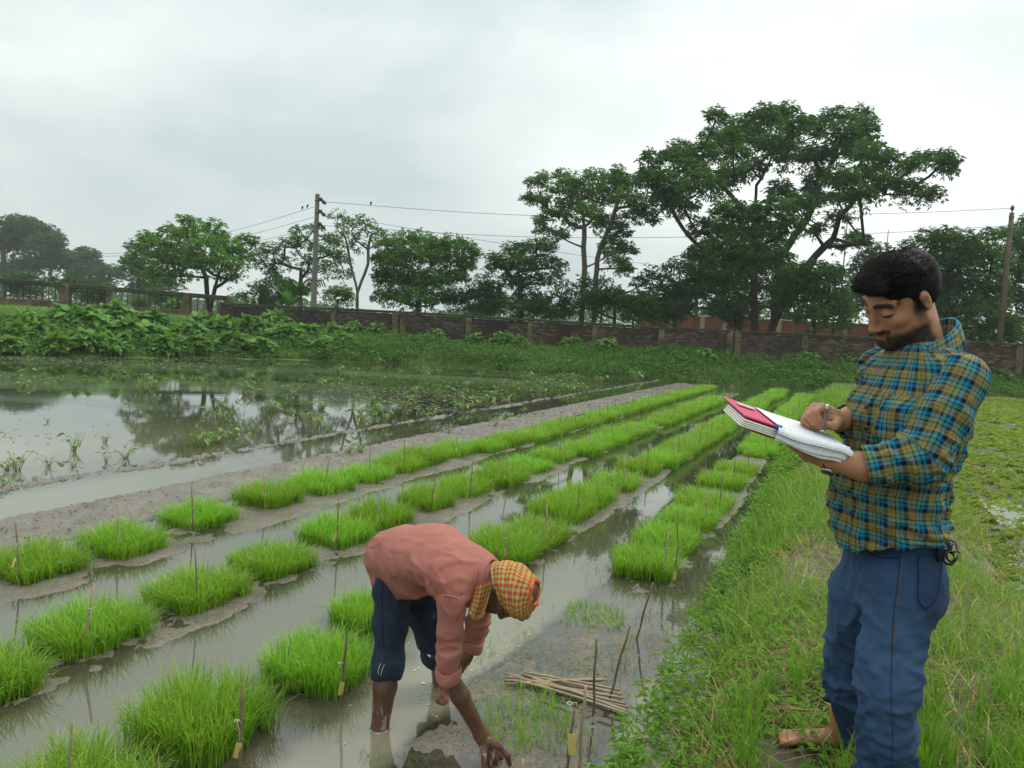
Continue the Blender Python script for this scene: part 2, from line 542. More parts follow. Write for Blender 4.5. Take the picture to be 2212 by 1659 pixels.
# water: one level sheet, left out where the land stands well above it
wm = (GZ.reshape(-1)[QF].min(1) < 0.004) & (np.hypot(cx, cy) < 95) & (zone >= 0) & ~((zone == 0) & (cdist > 1.0))
f = QF[wm]
used, inv = np.unique(f, return_inverse=True)
WV = GV[used].copy()
depth = np.maximum(0.0, -WV[:, 2])
WV[:, 2] = 0.0
ws, wt = st(WV[:, 0], WV[:, 1])
turb_sheen = 0.06 + 0.8 * np.exp(-(((WV[:, 0] - 0.1) / 0.95) ** 2 + ((WV[:, 1] - 2.5) / 1.5) ** 2)) + 0.14 * np.exp(-((WV[:, 1] - 3) / 3.6) ** 2)  # stirred mud, plus pale sky reflection put into the near water's colour
turb_sheen = turb_sheen + 0.46 * sstep(-12.5, -7, ws) * sstep(-6.3, -6.7, ws) * sstep(15, 6, WV[:, 1]) + 0.25 * sstep(-6.4, -6.0, ws) * sstep(-5.2, -5.6, ws) * sstep(14, 5, WV[:, 1])
turb_sheen = np.clip(turb_sheen * (1 + 0.25 * n2(WV[:, 0], WV[:, 1], 0.9, 3, 31)), 0, 1) * sstep(1.3, 0.2, ws)
wx, wy = WV[:, 0], WV[:, 1]
film = sstep(0.05, 0.35, n2(wx * 0.35, wy, 0.55, 4, 41)) * sstep(-6.9, -8.5, ws) * 0.42
strk = sstep(0.0, 0.25, n2(wx * 0.22, wy * 1.0, 0.6, 4, 47) + 0.05) * np.exp(-((wy - (22.0 + 0.28 * wx + 3)) / 2.4) ** 2) * sstep(-6.9, -9, ws) * 0.6
bd = bank_d(wx, wy)
duck = 0.75 * sstep(0.0, 0.4, n2(wx * 0.5, wy, 1.4, 4, 53) + 0.05) * np.exp(-((bd + 0.9) / 0.7) ** 2) * sstep(-4, -9, wx) * sstep(-17, -14, wx)
g = Mat('muddy_water')
p = g.pos()
mpv = g.n('Mapping', Vector=p, Scale=(1.0, 1.0, 1.0))
dp, tb, fl, sk, dk = [g.attr(q) for q in ('depth', 'turb_sheen', 'film', 'streak', 'duck')]
mcol = g.mix(tb, (0.020, 0.032, 0.010), (0.325, 0.285, 0.195))
mcol = g.mix(g.math('MULTIPLY', g.noise(1.6, 4, 0.55, p), g.math('MULTIPLY', tb, 0.5)), mcol, (0.16, 0.19, 0.11))
speck = g.math('GREATER_THAN', g.noise(38, 3, 0.6, p), 0.56)
fcol = g.mix(g.math('MULTIPLY', g.math('ADD', fl, g.math('MULTIPLY', sk, 0.8)), g.math('ADD', 0.35, g.math('MULTIPLY', speck, 0.4))), mcol, (0.20, 0.24, 0.13))
fcol = g.mix(dk, fcol, (0.20, 0.29, 0.045))
cover = g.math('MULTIPLY', g.math('MAXIMUM', dk, g.math('MULTIPLY', g.math('MAXIMUM', fl, sk), g.math('ADD', 0.25, g.math('MULTIPLY', speck, 0.5)))), 0.9)
rip = g.math('ADD', g.noise(5, 3, 0.5, p), g.math('MULTIPLY', g.noise(28, 2, 0.5, p), 0.25))
nrm = g.bump(rip, 0.016, 0.02)
murk = g.math('SUBTRACT', 1.0, g.math('POWER', 2.718, g.math('MULTIPLY', dp, g.math('SUBTRACT', -16.0, g.math('MULTIPLY', tb, 26.0)))))
body = g.n('MixShader', Fac=g.math('MAXIMUM', murk, cover), i1=g.n('BsdfTransparent', Color=(0.86, 0.86, 0.8)), i2=g.n('BsdfDiffuse', Color=fcol))
gl = g.n('BsdfGlossy', Color=(1, 1, 1), Roughness=g.n('MapRange', Value=cover, i1=0.0, i2=0.8, i3=0.02, i4=0.35), Normal=nrm)
fr = g.n('Fresnel', IOR=1.7, Normal=nrm)
fr = g.math('MULTIPLY', fr, g.math('SUBTRACT', 1.0, g.math('MULTIPLY', cover, 0.55)))
M_water = g.done(g.n('MixShader', Fac=fr, i1=body, i2=gl))
o = obj('water', WV, inv.reshape(-1, 4), M_water, attrs=dict(depth=depth, turb_sheen=turb_sheen, film=np.clip(film, 0, 1), streak=np.clip(strk, 0, 1), duck=np.clip(duck, 0, 1)))
tag(o, 'still muddy water of the pond, the paddy channels and puddles', kind='structure')
def gh(x, y):
    return height(np.atleast_1d(np.asarray(x, float)), np.atleast_1d(np.asarray(y, float)))
def gz(x, y):
    return float(gh(x, y)[0])
# ---------------------------------------------------------------- boundary wall, railing, poles
def hit(px, py, dmin=1.0, dmax=60.0):
    """where the ray through photo position (px, py) meets the land"""
    v = ray(px, py); v = v / v[1]
    d = np.geomspace(dmin, dmax, 900)
    P = _C + d[:, None] * v
    below = P[:, 2] < np.maximum(height(P[:, 0], P[:, 1]), 0.0)
    i = int(np.argmax(below)) if below.any() else len(d) - 1
    return P[i]
def wall_depth(px):
    return np.interp(px, [300, 500, 865, 1430, 2212, 2600], [39.5, 38, 35.5, 34, 33, 32.6])
def wall_topy(px):
    return np.interp(px, [300, 540, 865, 1430, 1900, 2212, 2600], [645, 657, 672, 706, 728, 742, 759])
g = Mat('old_brick')
p = g.pos()
r = g.rnd()
bc = g.ramp(r, [(0, (0.060, 0.040, 0.030)), (0.45, (0.105, 0.070, 0.050)), (0.8, (0.155, 0.108, 0.080)), (1, (0.23, 0.175, 0.14))])
st_ = g.noise(0.55, 5, 0.62, p)
bc = g.mix(g.n('MapRange', Value=st_, i1=0.42, i2=0.62, i3=0.0, i4=0.88), bc, (0.022, 0.020, 0.017))
bc = g.mix(g.math('MULTIPLY', g.noise(18, 4, 0.7, p), 0.5), bc, (0.03, 0.028, 0.022))
M_brick = g.done(g.bsdf(bc, 0.92, 0.15, g.bump(g.noise(40, 4, 0.6, p), 0.6, 0.01)))
g = Mat('mossy_concrete')
p = g.pos()
cc = g.ramp(g.noise(2.2, 6, 0.65, p), [(0.32, (0.035, 0.030, 0.022)), (0.52, (0.12, 0.10, 0.06)), (0.72, (0.21, 0.18, 0.115))])
M_conc = g.done(g.bsdf(cc, 0.9, 0.15, g.bump(g.noise(22, 5, 0.65, p), 0.6, 0.02)))
g = Mat('mossy_coping')
p = g.pos()
cc = g.ramp(g.noise(1.8, 6, 0.65, p), [(0.3, (0.03, 0.028, 0.02)), (0.55, (0.055, 0.06, 0.03)), (0.75, (0.12, 0.11, 0.07))])
M_cope = g.done(g.bsdf(cc, 0.95, 0.1, g.bump(g.noise(20, 5, 0.65, p), 0.6, 0.03)))
M_mortar = plain('mortar_core', (0.03, 0.027, 0.022), (0.06, 0.05, 0.04), 3, 0.95, 0.1)
brick_unit = box((0, 0, 0), (1, 1, 1))
def wall_section(pxs, label):
    pts = []
    for q in pxs:
        t = D(q, wall_topy(q), wall_depth(q))
        pts.append(t)
    c = pts[len(pts) // 2]
    root = empty('boundary_wall', (c[0], c[1], gz(c[0], c[1])))
    tag(root, label, 'brick wall')
    base = np.array([c[0], c[1], gz(c[0], c[1])])
    for i, t in enumerate(pts):
        zb = gz(t[0], t[1]) - 0.25
        nb = pts[min(i + 1, len(pts) - 1)] - pts[max(i - 1, 0)]
        R = basis((nb[0], nb[1], 0), (0, 0, 1))
        V, F = bbox_bevel((0, 0, 0), (0.27, 0.36, t[2] - 0.03 - zb), 0.018)
        V[:, :2] += 0.012 * (vnoise(V * 9 + i, 3)[:, None] - 0.5)
        obj('pillar', V @ R + np.array([t[0], t[1], (t[2] - 0.03 + zb) / 2]) - base, F, M_conc, root, smooth=False)
    for a, b in zip(pts[:-1], pts[1:]):
        dv = b - a; L = np.hypot(dv[0], dv[1]) - 0.27
        R = basis((dv[0], dv[1], 0), (0, 0, 1))
        mid = (a + b) / 2
        zb = min(gz(*mid[:2]), gz(*a[:2]), gz(*b[:2])) - 0.2
        top = (a[2] + b[2]) / 2 - 0.14
        sl = dv[2] / np.hypot(dv[0], dv[1])
        Vc, Fc = box((0, 0.0, 0), (L, 0.17, top - zb))
        obj('wall_core', Vc @ R + np.array([mid[0], mid[1], (top + zb) / 2]) - base, Fc, M_mortar, root, smooth=False)
        parts = []
        nc = int((top - zb) / 0.076)
        for k in range(nc):
            off = 0.125 if k % 2 else 0.0
            x = -L / 2 - off
            while x < L / 2:
                x0, x1 = max(x, -L / 2), min(x + 0.244, L / 2)
                if x1 - x0 > 0.04 and rng.random() > 0.03:
                    pr = rng.uniform(-0.012, 0.012)
                    V = brick_unit[0] * np.array([x1 - x0, 0.05, 0.062]) + np.array([(x0 + x1) / 2, -0.085 - pr, 0])
                    V[:, 2] += zb + 0.04 + k * 0.076 + V[:, 0] * 0.0
                    V[:, 2] += rng.uniform(-0.004, 0.004)
                    V2 = V @ np.array([[R[0][0], R[0][1], 0], [R[1][0], R[1][1], 0], [0, 0, 1]]) + np.array([mid[0], mid[1], 0])
                    parts.append((V2 - base, brick_unit[1]))
                x += 0.256
        V, F = join(parts)
        bo = obj('brick_courses', V, F, M_brick, root, smooth=False)
        bo['kind'] = 'stuff'
        Vc, Fc = bbox_bevel((0, 0, 0), (L + 0.27, 0.40, 0.11), 0.02)
        Vc[:, 2] += Vc[:, 0] * sl
        # finer coping with chipped edge
        Vc += 0.012 * (np.stack([vnoise(Vc * 5, s_) for s_ in (1, 2, 3)], -1) - 0.5)
        obj('coping', Vc @ R + np.array([mid[0], mid[1], (a[2] + b[2]) / 2 - 0.055]) - base, Fc, M_cope, root, smooth=False)
    return root
wall_section([478, 600, 725, 857], 'weathered dark brick wall section on the left where the dog stands')
wall_section([874, 1015, 1148, 1287, 1430, 1576], 'weathered dark brick wall section in the middle between the two gaps')
wall_section([1594, 1738, 1893, 2045, 2200, 2360], 'weathered dark brick wall section behind the man in the plaid shirt')

# concrete parapet with iron bars
def rail_pt(px, up):
    dep = np.interp(px, [-250, 0, 500], [34.5, 36, 39.5])
    ty = np.interp(px, [-250, 0, 500], [582, 600, 640])
    q = D(px, ty, dep)
    return q - np.array([0, 0, up])
M_rust = plain('rusty_iron', (0.03, 0.022, 0.018), (0.07, 0.045, 0.03), 14, 0.75, 0.3)
c = rail_pt(150, 0)
base = np.array([c[0], c[1], 1.3])
root = empty('railing', base)
tag(root, 'concrete parapet with thin iron bars on the grassy embankment at left', 'railing')
pp = [-250, -115, 142, 403, 494]
for q in pp:
    t = rail_pt(q, 0.02)
    V, F = bbox_bevel((0, 0, 0), (0.42, 0.42, t[2] - 0.9), 0.03)
    obj('post', V + np.array([t[0], t[1], (t[2] + 0.9) / 2]) - base, F, M_conc, root, smooth=False)
for a_, b_ in zip(pp[:-1], pp[1:]):
    a, b = rail_pt(a_, 0.12), rail_pt(b_, 0.12)
    dv = b - a; L = np.linalg.norm(dv)
    R = basis(dv, (0, 0, 1))
    V, F = bbox_bevel((0, 0, 0), (L + 0.2, 0.36, 0.23), 0.03)
    obj('top_beam', V @ R + (a + b) / 2 - base, F, M_cope, root, smooth=False)
    a2, b2 = rail_pt(a_, 1.12), rail_pt(b_, 1.08)
    R2 = basis(b2 - a2, (0, 0, 1))
    V, F = bbox_bevel((0, 0, 0), (L - 0.42, 0.3, 0.34), 0.03)
    obj('kerb_beam', V @ R2 + (a2 + b2) / 2 - base, F, M_conc, root, smooth=False)
    n = int((L - 0.5) / 0.235)
    for k in range(n):
        f_ = (k + 0.7) / (n + 0.4)
        tp = a + dv * f_ - (0, 0, 0.1); bt = a2 + (b2 - a2) * f_ + (0, 0, 0.15)
        V, F = tube([tp, (tp + bt) / 2 + rng.normal(0, 0.006, 3), bt], 0.021, 5)
        obj('bar', V - base, F, M_rust, root)

# red brick wall beyond
g = Mat('red_brick_far')
oc = g.objc()
bt_ = g.n('TexBrick', Vector=g.n('Mapping', Vector=oc, Rotation=(PI / 2, 0, 0)), Color1=(0.30, 0.075, 0.055), Color2=(0.24, 0.06, 0.045), Mortar=(0.30, 0.16, 0.12), Scale=1.0, i5=0.012)
for nd in g.t.nodes:
    if nd.bl_idname == 'ShaderNodeTexBrick':
        nd.inputs['Brick Width'].default_value = 0.26; nd.inputs['Row Height'].default_value = 0.085
        nd.inputs['Mortar Size'].default_value = 0.01
M_redbrick = g.done(g.bsdf(bt_, 0.85, 0.2))
M_cream = plain('cream_plaster', (0.42, 0.33, 0.20), (0.52, 0.42, 0.27), 3, 0.85, 0.2)
rp = [(1379, 679), (1450, 682), (1522, 685), (1571, 687), (1639, 690), (1688, 692), (1760, 697), (1830, 700), (1930, 706)]
a, b = D(1379, 679, 52), D(1930, 706, 50)
mid = (a + b) / 2; dv = b - a; L = np.linalg.norm(dv); R = basis((dv[0], dv[1], 0), (0, 0, 1))
base = np.array([mid[0], mid[1], 1.0])
root = empty('red_brick_wall', base)
tag(root, 'clean red brick wall with cream pillars seen beyond the trees', 'brick wall')
V, F = box((0, 0, 0), (L, 0.2, mid[2] - 1.0 + 0.1))
po = obj('brick_panel', V, F, M_redbrick, root, smooth=False)
po.location = (0, 0, (mid[2] - 1.0) / 2); po.rotation_euler = (0, 0, math.atan2(dv[1], dv[0]))
for q, y in rp:
    t = a + dv * (q - 1379) / (1930 - 1379)
    V, F = bbox_bevel((0, 0, 0), (0.3, 0.34, t[2] - 0.9), 0.02)
    obj('pillar', V @ R + np.array([t[0], t[1], (t[2] + 1.1) / 2]) - base, F, M_cream, root, smooth=False)
V, F = bbox_bevel((0, 0, 0), (L, 0.3, 0.09), 0.015)
obj('coping', V @ R + np.array([mid[0], mid[1], mid[2] + 0.08]) - base, F, M_cream, root, smooth=False)

# utility poles
M_pole = plain('pole_concrete', (0.13, 0.125, 0.105), (0.22, 0.21, 0.18), 2.5, 0.9, 0.15, 0.4, 25)
M_ins = plain('dark_porcelain', (0.015, 0.012, 0.012), (0.03, 0.022, 0.02), 5, 0.3, 0.5)
M_gal = plain('dull_metal', (0.10, 0.10, 0.10), (0.16, 0.16, 0.15), 9, 0.5, 0.4)
M_wire = plain('wire_dark', (0.05, 0.055, 0.055), None, 5, 0.6, 0.3)
def insulator(c, ax, s=1.0):
    P = [np.asarray(c) + np.asarray(ax) * q * s for q in (0, 0.05, 0.06, 0.11, 0.12, 0.17, 0.18, 0.24)]
    return tube(P, np.array([0.05, 0.10, 0.045, 0.115, 0.045, 0.10, 0.04, 0.045]) * s, 8)
def make_pole(top, bot, w0, w1, label, side_ins, top_pin, mat=None):
    bot = np.array(bot, float); bot[2] = gz(bot[0], bot[1]) - 0.2
    base = bot.copy()
    root = empty('utility_pole', base)
    tag(root, label, 'utility pole', 'utility poles')
    V, F = tube([bot - base, (bot + top) / 2 - base, top - base], [w1 * .62, (w0 + w1) * .31, w0 * .62], 4 if not top_pin else 10)
    obj('post', V, F, mat or M_pole, root, smooth=bool(top_pin))
    for z in side_ins:
        c = top - np.array([0, 0, z]) - base
        arm = c + np.array([0.30, -0.05, -0.03])
        V, F = tube([c, arm], 0.03, 6)
        br = obj('bracket', V, F, M_gal, root)
        V, F = insulator(arm - (0.02, 0, 0.0), unit((0.7, -0.1, -0.5)), 1.0)
        obj('insulator', V, F, M_ins, br)
        V, F = insulator(c + (0.13, -0.05, 0.12), unit((0.7, -0.1, -0.5)), 0.9)
        obj('insulator', V, F, M_ins, br)
        V, F = tube([c + (0, 0, -0.03), c + (0, 0, 0.03)], w0 * 0.72, 10)
        obj('clamp_band', V, F, M_gal, root)
    if top_pin:
        c = top - base
        V, F = tube([c, c + (0, 0, 0.22)], 0.03, 6); obj('pin', V, F, M_gal, root)
        V, F = insulator(c + (0, 0, 0.12), np.array([0, 0, 1.0]), 1.0); obj('insulator', V, F, M_ins, root)
        for z in (0.15, 0.95):
            V, F = tube([c - (0, 0, z), c - (0, 0, z + 0.06)], w0 * 0.72, 10); obj('clamp_band', V, F, M_gal, root)
        V, F = tube([c - (-0.1, 0, 1.0), c + (0.34, -0.05, -0.98)], 0.03, 6); obj('bracket', V, F, M_gal, root)
        V, F = insulator(c + (0.32, -0.05, -1.0), np.array([0, 0, 1.0]), 1.0); obj('insulator', V, F, M_ins, root)
    return root
pt1, pb1 = D(686, 419, 39), D(680, 640, 39)
pb1 = np.array([pt1[0], pt1[1], pb1[2]])
make_pole(pt1, pb1, 0.18, 0.27, 'square concrete utility pole with dark side insulators left of centre', [0.33, 0.95, 1.6], False)
pt2, pb2 = D(2186, 460, 36), D(2152, 740, 36)
pb2 = np.array([pt2[0], pt2[1], pb2[2]])
make_pole(pt2, pb2, 0.17, 0.24, 'round concrete utility pole with a top pin insulator at far right', [], True, plain('stained_concrete', (0.075, 0.06, 0.042), (0.14, 0.115, 0.085), 2.5, 0.9, 0.15, 0.4, 25))
def smooth_path(P, n=40):
    P = np.asarray(P, float); k = len(P); out = []
    for i in range(k - 1):
        p0, p1, p2, p3 = P[max(i - 1, 0)], P[i], P[i + 1], P[min(i + 2, k - 1)]
        for t in np.linspace(0, 1, n // (k - 1) + 2)[:-1]:
            out.append(0.5 * (2 * p1 + (p2 - p0) * t + (2 * p0 - 5 * p1 + 4 * p2 - p3) * t * t + (3 * p1 - p0 - 3 * p2 + p3) * t ** 3))
    out.append(P[-1])
    return np.array(out)
def wire(pts, label, r=0.011):
    P = smooth_path([D(*q) for q in pts], 50)
    V, F = tube(P - P[0], r, 5)
    tag(obj('power_line', V, F, M_wire, loc=P[0]), label, 'wire', 'overhead wires')
wire([(700, 436, 39), (1170, 466, 38), (1830, 463, 36.6), (2186, 450, 36)], 'topmost overhead wire running right from the square pole to the round pole')
wire([(697, 487, 39), (1165, 512, 38), (1790, 507, 36.7), (2192, 487, 36)], 'lower overhead wire running right from the square pole to the round pole')
wire([(698, 461, 39), (960, 506, 41), (1250, 551, 44), (1500, 583, 48)], 'overhead wire slanting down rightwards from the square pole behind the trees')
wire([(678, 447, 39), (490, 502, 44), (267, 546, 52), (34, 545, 62), (-120, 528, 68)], 'highest overhead wire running left from the square pole, two birds on it')
wire([(678, 469, 39), (505, 514, 44), (267, 552, 52), (34, 551, 62), (-120, 534, 68)], 'middle overhead wire running left from the square pole')
wire([(676, 491, 39), (550, 522, 43), (267, 574, 52), (20, 558, 62), (-120, 540, 68)], 'lowest overhead wire running left from the square pole')
def mast(px, ty, by, d, label, guys):
    t, b = D(px, ty, d), D(px - 8, by, d)
    b = np.array([t[0], t[1], 1.0])
    root = empty('radio_mast', b)
    tag(root, label, 'mast', 'thin masts')
    V, F = tube([b - b, t - b], [0.09, 0.05], 6); obj('pole', V, F, M_gal, root)
    for q in guys:
        V, F = tube([(t - b) * 0.93, np.array([q, 2.0, 0])], 0.012, 4); obj('guy_wire', V, F, M_gal, root)
mast(1832, 458, 640, 72, 'tall thin grey mast rising behind the large tree', (-9, 9))
mast(1919, 497, 640, 90, 'short thin mast between the large tree and the man', ())

# ---------------------------------------------------------------- trees
M_bark = plain('dark_bark', (0.035, 0.028, 0.022), (0.08, 0.065, 0.05), 6, 0.95, 0.1, 0.8, 20, bdist=0.04)
M_bark2 = plain('pale_bark', (0.10, 0.085, 0.065), (0.19, 0.165, 0.13), 5, 0.95, 0.1, 0.6, 20, bdist=0.03)
LM = {
    'deep': leaf_mat('leaf_deep', (0.030, 0.085, 0.02), (0.062, 0.16, 0.03), (0.14, 0.28, 0.05), 0.4),
    'mid': leaf_mat('leaf_mid', (0.042, 0.115, 0.02), (0.088, 0.21, 0.034), (0.17, 0.32, 0.055), 0.42),
    'fresh': leaf_mat('leaf_fresh', (0.06, 0.16, 0.025), (0.12, 0.27, 0.04), (0.19, 0.36, 0.06), 0.44),
    'dull': leaf_mat('leaf_dull', (0.04, 0.09, 0.032), (0.08, 0.15, 0.048), (0.12, 0.20, 0.06), 0.36),
}
def tree(name, label, base, depth, blobs, trunk_r, leaf, L, dens, tops=None, bark=None, cat='tree', group='trees behind the wall', conv=None, flat=0.95, spread=0.75, tuft=7, droop=0.35):
    """blobs (x, y, r) in photo position: tufts of the crown, set at their own distances round the trunk"""
    if conv: blobs = [(conv[0] + conv[2] * a, conv[1] + conv[2] * b, conv[2] * c) for a, b, c in blobs]
    if len(blobs) > 12: blobs = list(blobs) + [(x + rng.normal(0, .7) * r, y + abs(rng.normal(0, .5)) * r, r * rng.uniform(.55, .8)) for x, y, r in blobs if rng.random() < .5]
    k = depth / FPX
    bx = D(base[0], base[1], depth)
    b0 = np.array([bx[0], bx[1], gz(bx[0], bx[1])])
    B = np.array([q[:2] for q in blobs]); cxm = B[:, 0].mean()
    half = (B[:, 0].max() - B[:, 0].min()) / 2 * k + 0.3
    cen = []
    for (x, y, r) in blobs:
        off = (x - cxm) * k
        dd = rng.uniform(-1, 1) * math.sqrt(max(half * half - off * off, 0.2)) * spread
        cen.append((D(x, y, depth + dd), r * (depth + dd) / FPX))
    root = empty(name, b0)
    tag(root, label, cat, group)
    # skeleton
    nodes = [b0 - (0, 0, 0.3)]; par = [-1]
    tp = tops if tops else [[(base[0], B[:, 1].min() * 0.45 + B[:, 1].max() * 0.55)]]
    for path in tp:
        last = 0
        P = [b0] + [D(q[0], q[1], depth + (q[2] if len(q) > 2 else 0)) for q in path]
        for u, v in zip(P[:-1], P[1:]):
            m = max(2, int(np.linalg.norm(v - u) / 0.5))
            for t in range(1, m + 1):
                w = rng.normal(0, 0.025, 3) if t < m else 0
                nodes.append(u + (v - u) * t / m + w); par.append(last); last = len(nodes) - 1
    ends = []
    order = sorted(range(len(cen)), key=lambda i: np.linalg.norm(cen[i][0] - nodes[-1]))
    for i in order:
        c, r = cen[i]
        N = np.array(nodes)
        dv = c - N
        dist = np.linalg.norm(dv, axis=1) + 1.2 * np.maximum(0, N[:, 2] - c[2] + 0.1) + 2.0 * np.maximum(0, 0.6 - N[:, 2] + b0[2])
        j = int(np.argmin(dist))
        s0 = N[j]; m = max(2, int(np.linalg.norm(c - s0) / 0.55)); last = j
        ctrl = s0 + (c - s0) * np.array([0.55, 0.55, 0.25]) + rng.normal(0, 0.08, 3)
        for t in range(1, m + 1):
            f_ = t / m
            q = s0 * (1 - f_) ** 2 + 2 * ctrl * f_ * (1 - f_) + c * f_ * f_
            nodes.append(q); par.append(last); last = len(nodes) - 1
        ends.append(last)
        for _ in range(3):
            dvec = unit(rng.normal(0, 1, 3) + (0, 0, 0.5)) * r * 0.75
            nodes.append(c + dvec); par.append(last); ends.append(len(nodes) - 1)
    cnt = np.zeros(len(nodes))
    for e_ in ends:
        while e_ >= 0:
            cnt[e_] += 1; e_ = par[e_]
    cnt = np.maximum(cnt, 0.6)
    rd = trunk_r * (cnt / cnt.max()) ** 0.47
    rd = np.maximum(rd, 0.012)
    parts = []
    for i in range(1, len(nodes)):
        a, b = np.array(nodes[par[i]]), np.array(nodes[i])
        ra = min(rd[par[i]], rd[i] * 1.35)
        if np.linalg.norm(b - a) < 1e-4: continue
        parts.append(tube([a - b0, b + (b - a) * 0.06 - b0], [ra, rd[i]], 7 if rd[i] > 0.05 else 4, cap=False))
    V, F = join(parts)
    obj('trunk', V, F, bark or M_bark, root)
    # leaves: tufts of several leaves round each twig end
    PP, AA, NN, LL = [], [], [], []
    for c, r in cen:
        nt = max(10, int(4.3 * dens * (r / 0.8) ** 2))
        u = unit(rng.normal(0, 1, (nt, 3)))
        u[:, 2] = np.where(rng.random(nt) < 0.7, np.abs(u[:, 2]), u[:, 2])
        rr = 1.36 * r * rng.uniform(0.2, 1.0, nt) ** 0.6
        T = c + u * rr[:, None] * np.array([1.05, 1.05, flat])
        T = np.repeat(T, tuft, 0)
        n = len(T)
        az = rng.uniform(0, 2 * PI, n)
        ou = unit(np.repeat(u, tuft, 0) * np.array([1, 1, 0.3]))
        ax = np.stack([np.cos(az), np.sin(az), rng.uniform(-0.55, 0.4, n)], -1) + 0.55 * ou
        PP.append(T + rng.normal(0, 0.05, (n, 3))); AA.append(unit(ax))
        NN.append(unit(np.stack([rng.normal(0, 0.35, n), rng.normal(0, 0.35, n), np.ones(n)], -1)))
        LL.append(L * 0.74 * rng.uniform(0.65, 1.25, n))
    P = np.concatenate(PP); A = np.concatenate(AA); Nn = np.concatenate(NN); Lv = np.concatenate(LL)
    V, F = leaves(P - b0, A, Nn, Lv, Lv * 0.36, 0.2, droop)
    obj('crown', V, F, LM[leaf] if isinstance(leaf, str) else leaf, root, smooth=False)
    return root
Z1 = (0.0, 378.0, 0.3418); Z2 = (702.0, 378.0, 0.3418); Z3 = (1350.0, 216.0, 0.3907)
tree('broadleaf_tree', 'largest tree, tall with wide spreading layered crown and dark forked trunks', (1634, 712), 39,
     [(500,105,50),(480,210,50),(620,170,70),(760,110,70),(880,90,60),(960,150,60),(1060,160,60),(1150,110,60),(1290,110,60),(1340,170,55),(1200,200,70),(1300,240,70),
      (130,340,50),(300,310,70),(430,320,80),(560,270,80),(700,240,80),(830,270,90),(930,330,80),(1050,330,70),(1180,300,80),(1350,330,80),(1470,370,65),(1540,390,40),(1640,345,50),(1760,345,60),(1790,390,40),
      (150,440,70),(240,480,70),(350,420,80),(420,500,90),(520,470,70),(240,560,70),(330,600,60),(600,420,70),(700,380,60),(1060,450,60),(1200,450,70),(1330,440,70),(1440,490,75),(1580,520,70),(1690,530,50),(1300,550,75),(1180,560,65),(1050,560,50),(850,520,60),(960,600,70),(560,640,80),(700,660,80),(830,620,80),
      (650,760,90),(450,740,75),(780,780,90),(900,720,70),(560,850,100),(700,890,90),(820,880,75),(430,880,80),(1180,660,45),(1070,720,35),(1280,770,45),(1180,820,32),(1330,790,26)],
     0.34, 'deep', 0.30, 44, conv=Z3, tops=[[(1631, 600), (1630, 500), (1634, 400)], [(1672, 700, .6), (1682, 560, .8), (1745, 470, 1), (1790, 360, 1)], [(1630, 480), (1560, 400, -.8)], [(1672, 700, .6), (1725, 590, .5), (1800, 515, .3)]])
tree('broadleaf_tree', 'tall slender tree with bare straight trunk left of the largest tree', (1256, 690), 40,
     [(1340,60,55),(1390,30,40),(1310,150,40),(1370,170,45),(1480,120,65),(1560,70,65),(1500,10,40),(1620,120,70),(1540,210,60),(1430,260,50),(1370,300,40),(1380,370,45),(1480,380,45),(1700,50,75),(1720,170,80),(1820,100,80),(1850,20,65),(1930,60,60),(1900,170,75),(2010,190,65),(2040,260,55),(1960,270,60),(1560,310,45),(1700,270,60),(1800,330,75),(1880,380,60),(1820,460,65),(1900,490,55),(1830,560,50),(1900,600,50)],
     0.2, 'mid', 0.27, 40, conv=Z2, tops=[[(1262, 600), (1262, 490), (1245, 400)], [(1285, 690, .7), (1290, 560, .8), (1330, 450, .8), (1350, 400, .6)]], bark=M_bark2)
tree('round_tree', 'dense dome shaped tree hanging over the wall between the pole and the gap', (905, 672), 38.5,
     [(400,460,60),(500,430,65),(600,430,65),(700,460,65),(800,450,65),(880,470,55),(930,500,45),(360,540,60),(450,560,80),(560,540,90),(680,560,90),(800,560,80),(880,580,55),(350,640,50),(420,680,80),(540,680,90),(660,690,90),(780,680,80),(850,660,55),(360,780,50),(450,790,80),(580,800,90),(720,810,80),(830,790,60)],
     0.16, 'mid', 0.26, 46, conv=Z2)
tree('broadleaf_tree', 'bushy tree with pointed top between the dome tree and the slender tree', (1125, 690), 38.5,
     [(1180,500,60),(1260,480,60),(1340,470,55),(1400,450,45),(1060,570,45),(1140,590,65),(1240,600,75),(1340,590,75),(1430,580,55),(1490,570,35),(1190,690,75),(1290,690,75),(1380,690,55),(1010,690,55),(1000,760,55),(1060,800,55),(1280,800,75),(1350,840,65),(1240,850,60)],
     0.14, 'deep', 0.27, 34, conv=Z2)
tree('young_tree', 'airy young tree with a forked pale trunk right of the square pole', (771, 660), 39,
     [(80,270,40),(120,310,48),(200,320,48),(250,300,40),(300,370,55),(360,390,40),(180,390,48),(100,370,40),(230,440,45),(330,430,40),(60,430,40),(150,470,35)],
     0.10, 'mid', 0.24, 22, conv=Z2, tops=[[(772, 632), (757, 570), (748, 520)], [(772, 632), (795, 570), (800, 510)]], bark=M_bark2)
tree('broadleaf_tree', 'light green feathery tree behind the end of the railing', (452, 648), 42,
     [(1190,310,55),(1090,370,55),(1250,350,55),(1360,350,55),(1380,410,55),(1190,410,75),(990,440,65),(930,410,45),(1100,480,75),(1300,470,85),(1450,470,65),(1530,430,45),(1580,410,38),(1520,530,65),(1400,560,75),(1280,580,80),(1150,560,75),(1010,530,65),(900,500,50),(830,560,45),(1000,630,70),(1130,640,60),(1500,600,65),(1440,660,55)],
     0.17, 'fresh', 0.32, 26, conv=Z1, tops=[[(445, 600), (430, 560)], [(470, 600), (490, 540)]])
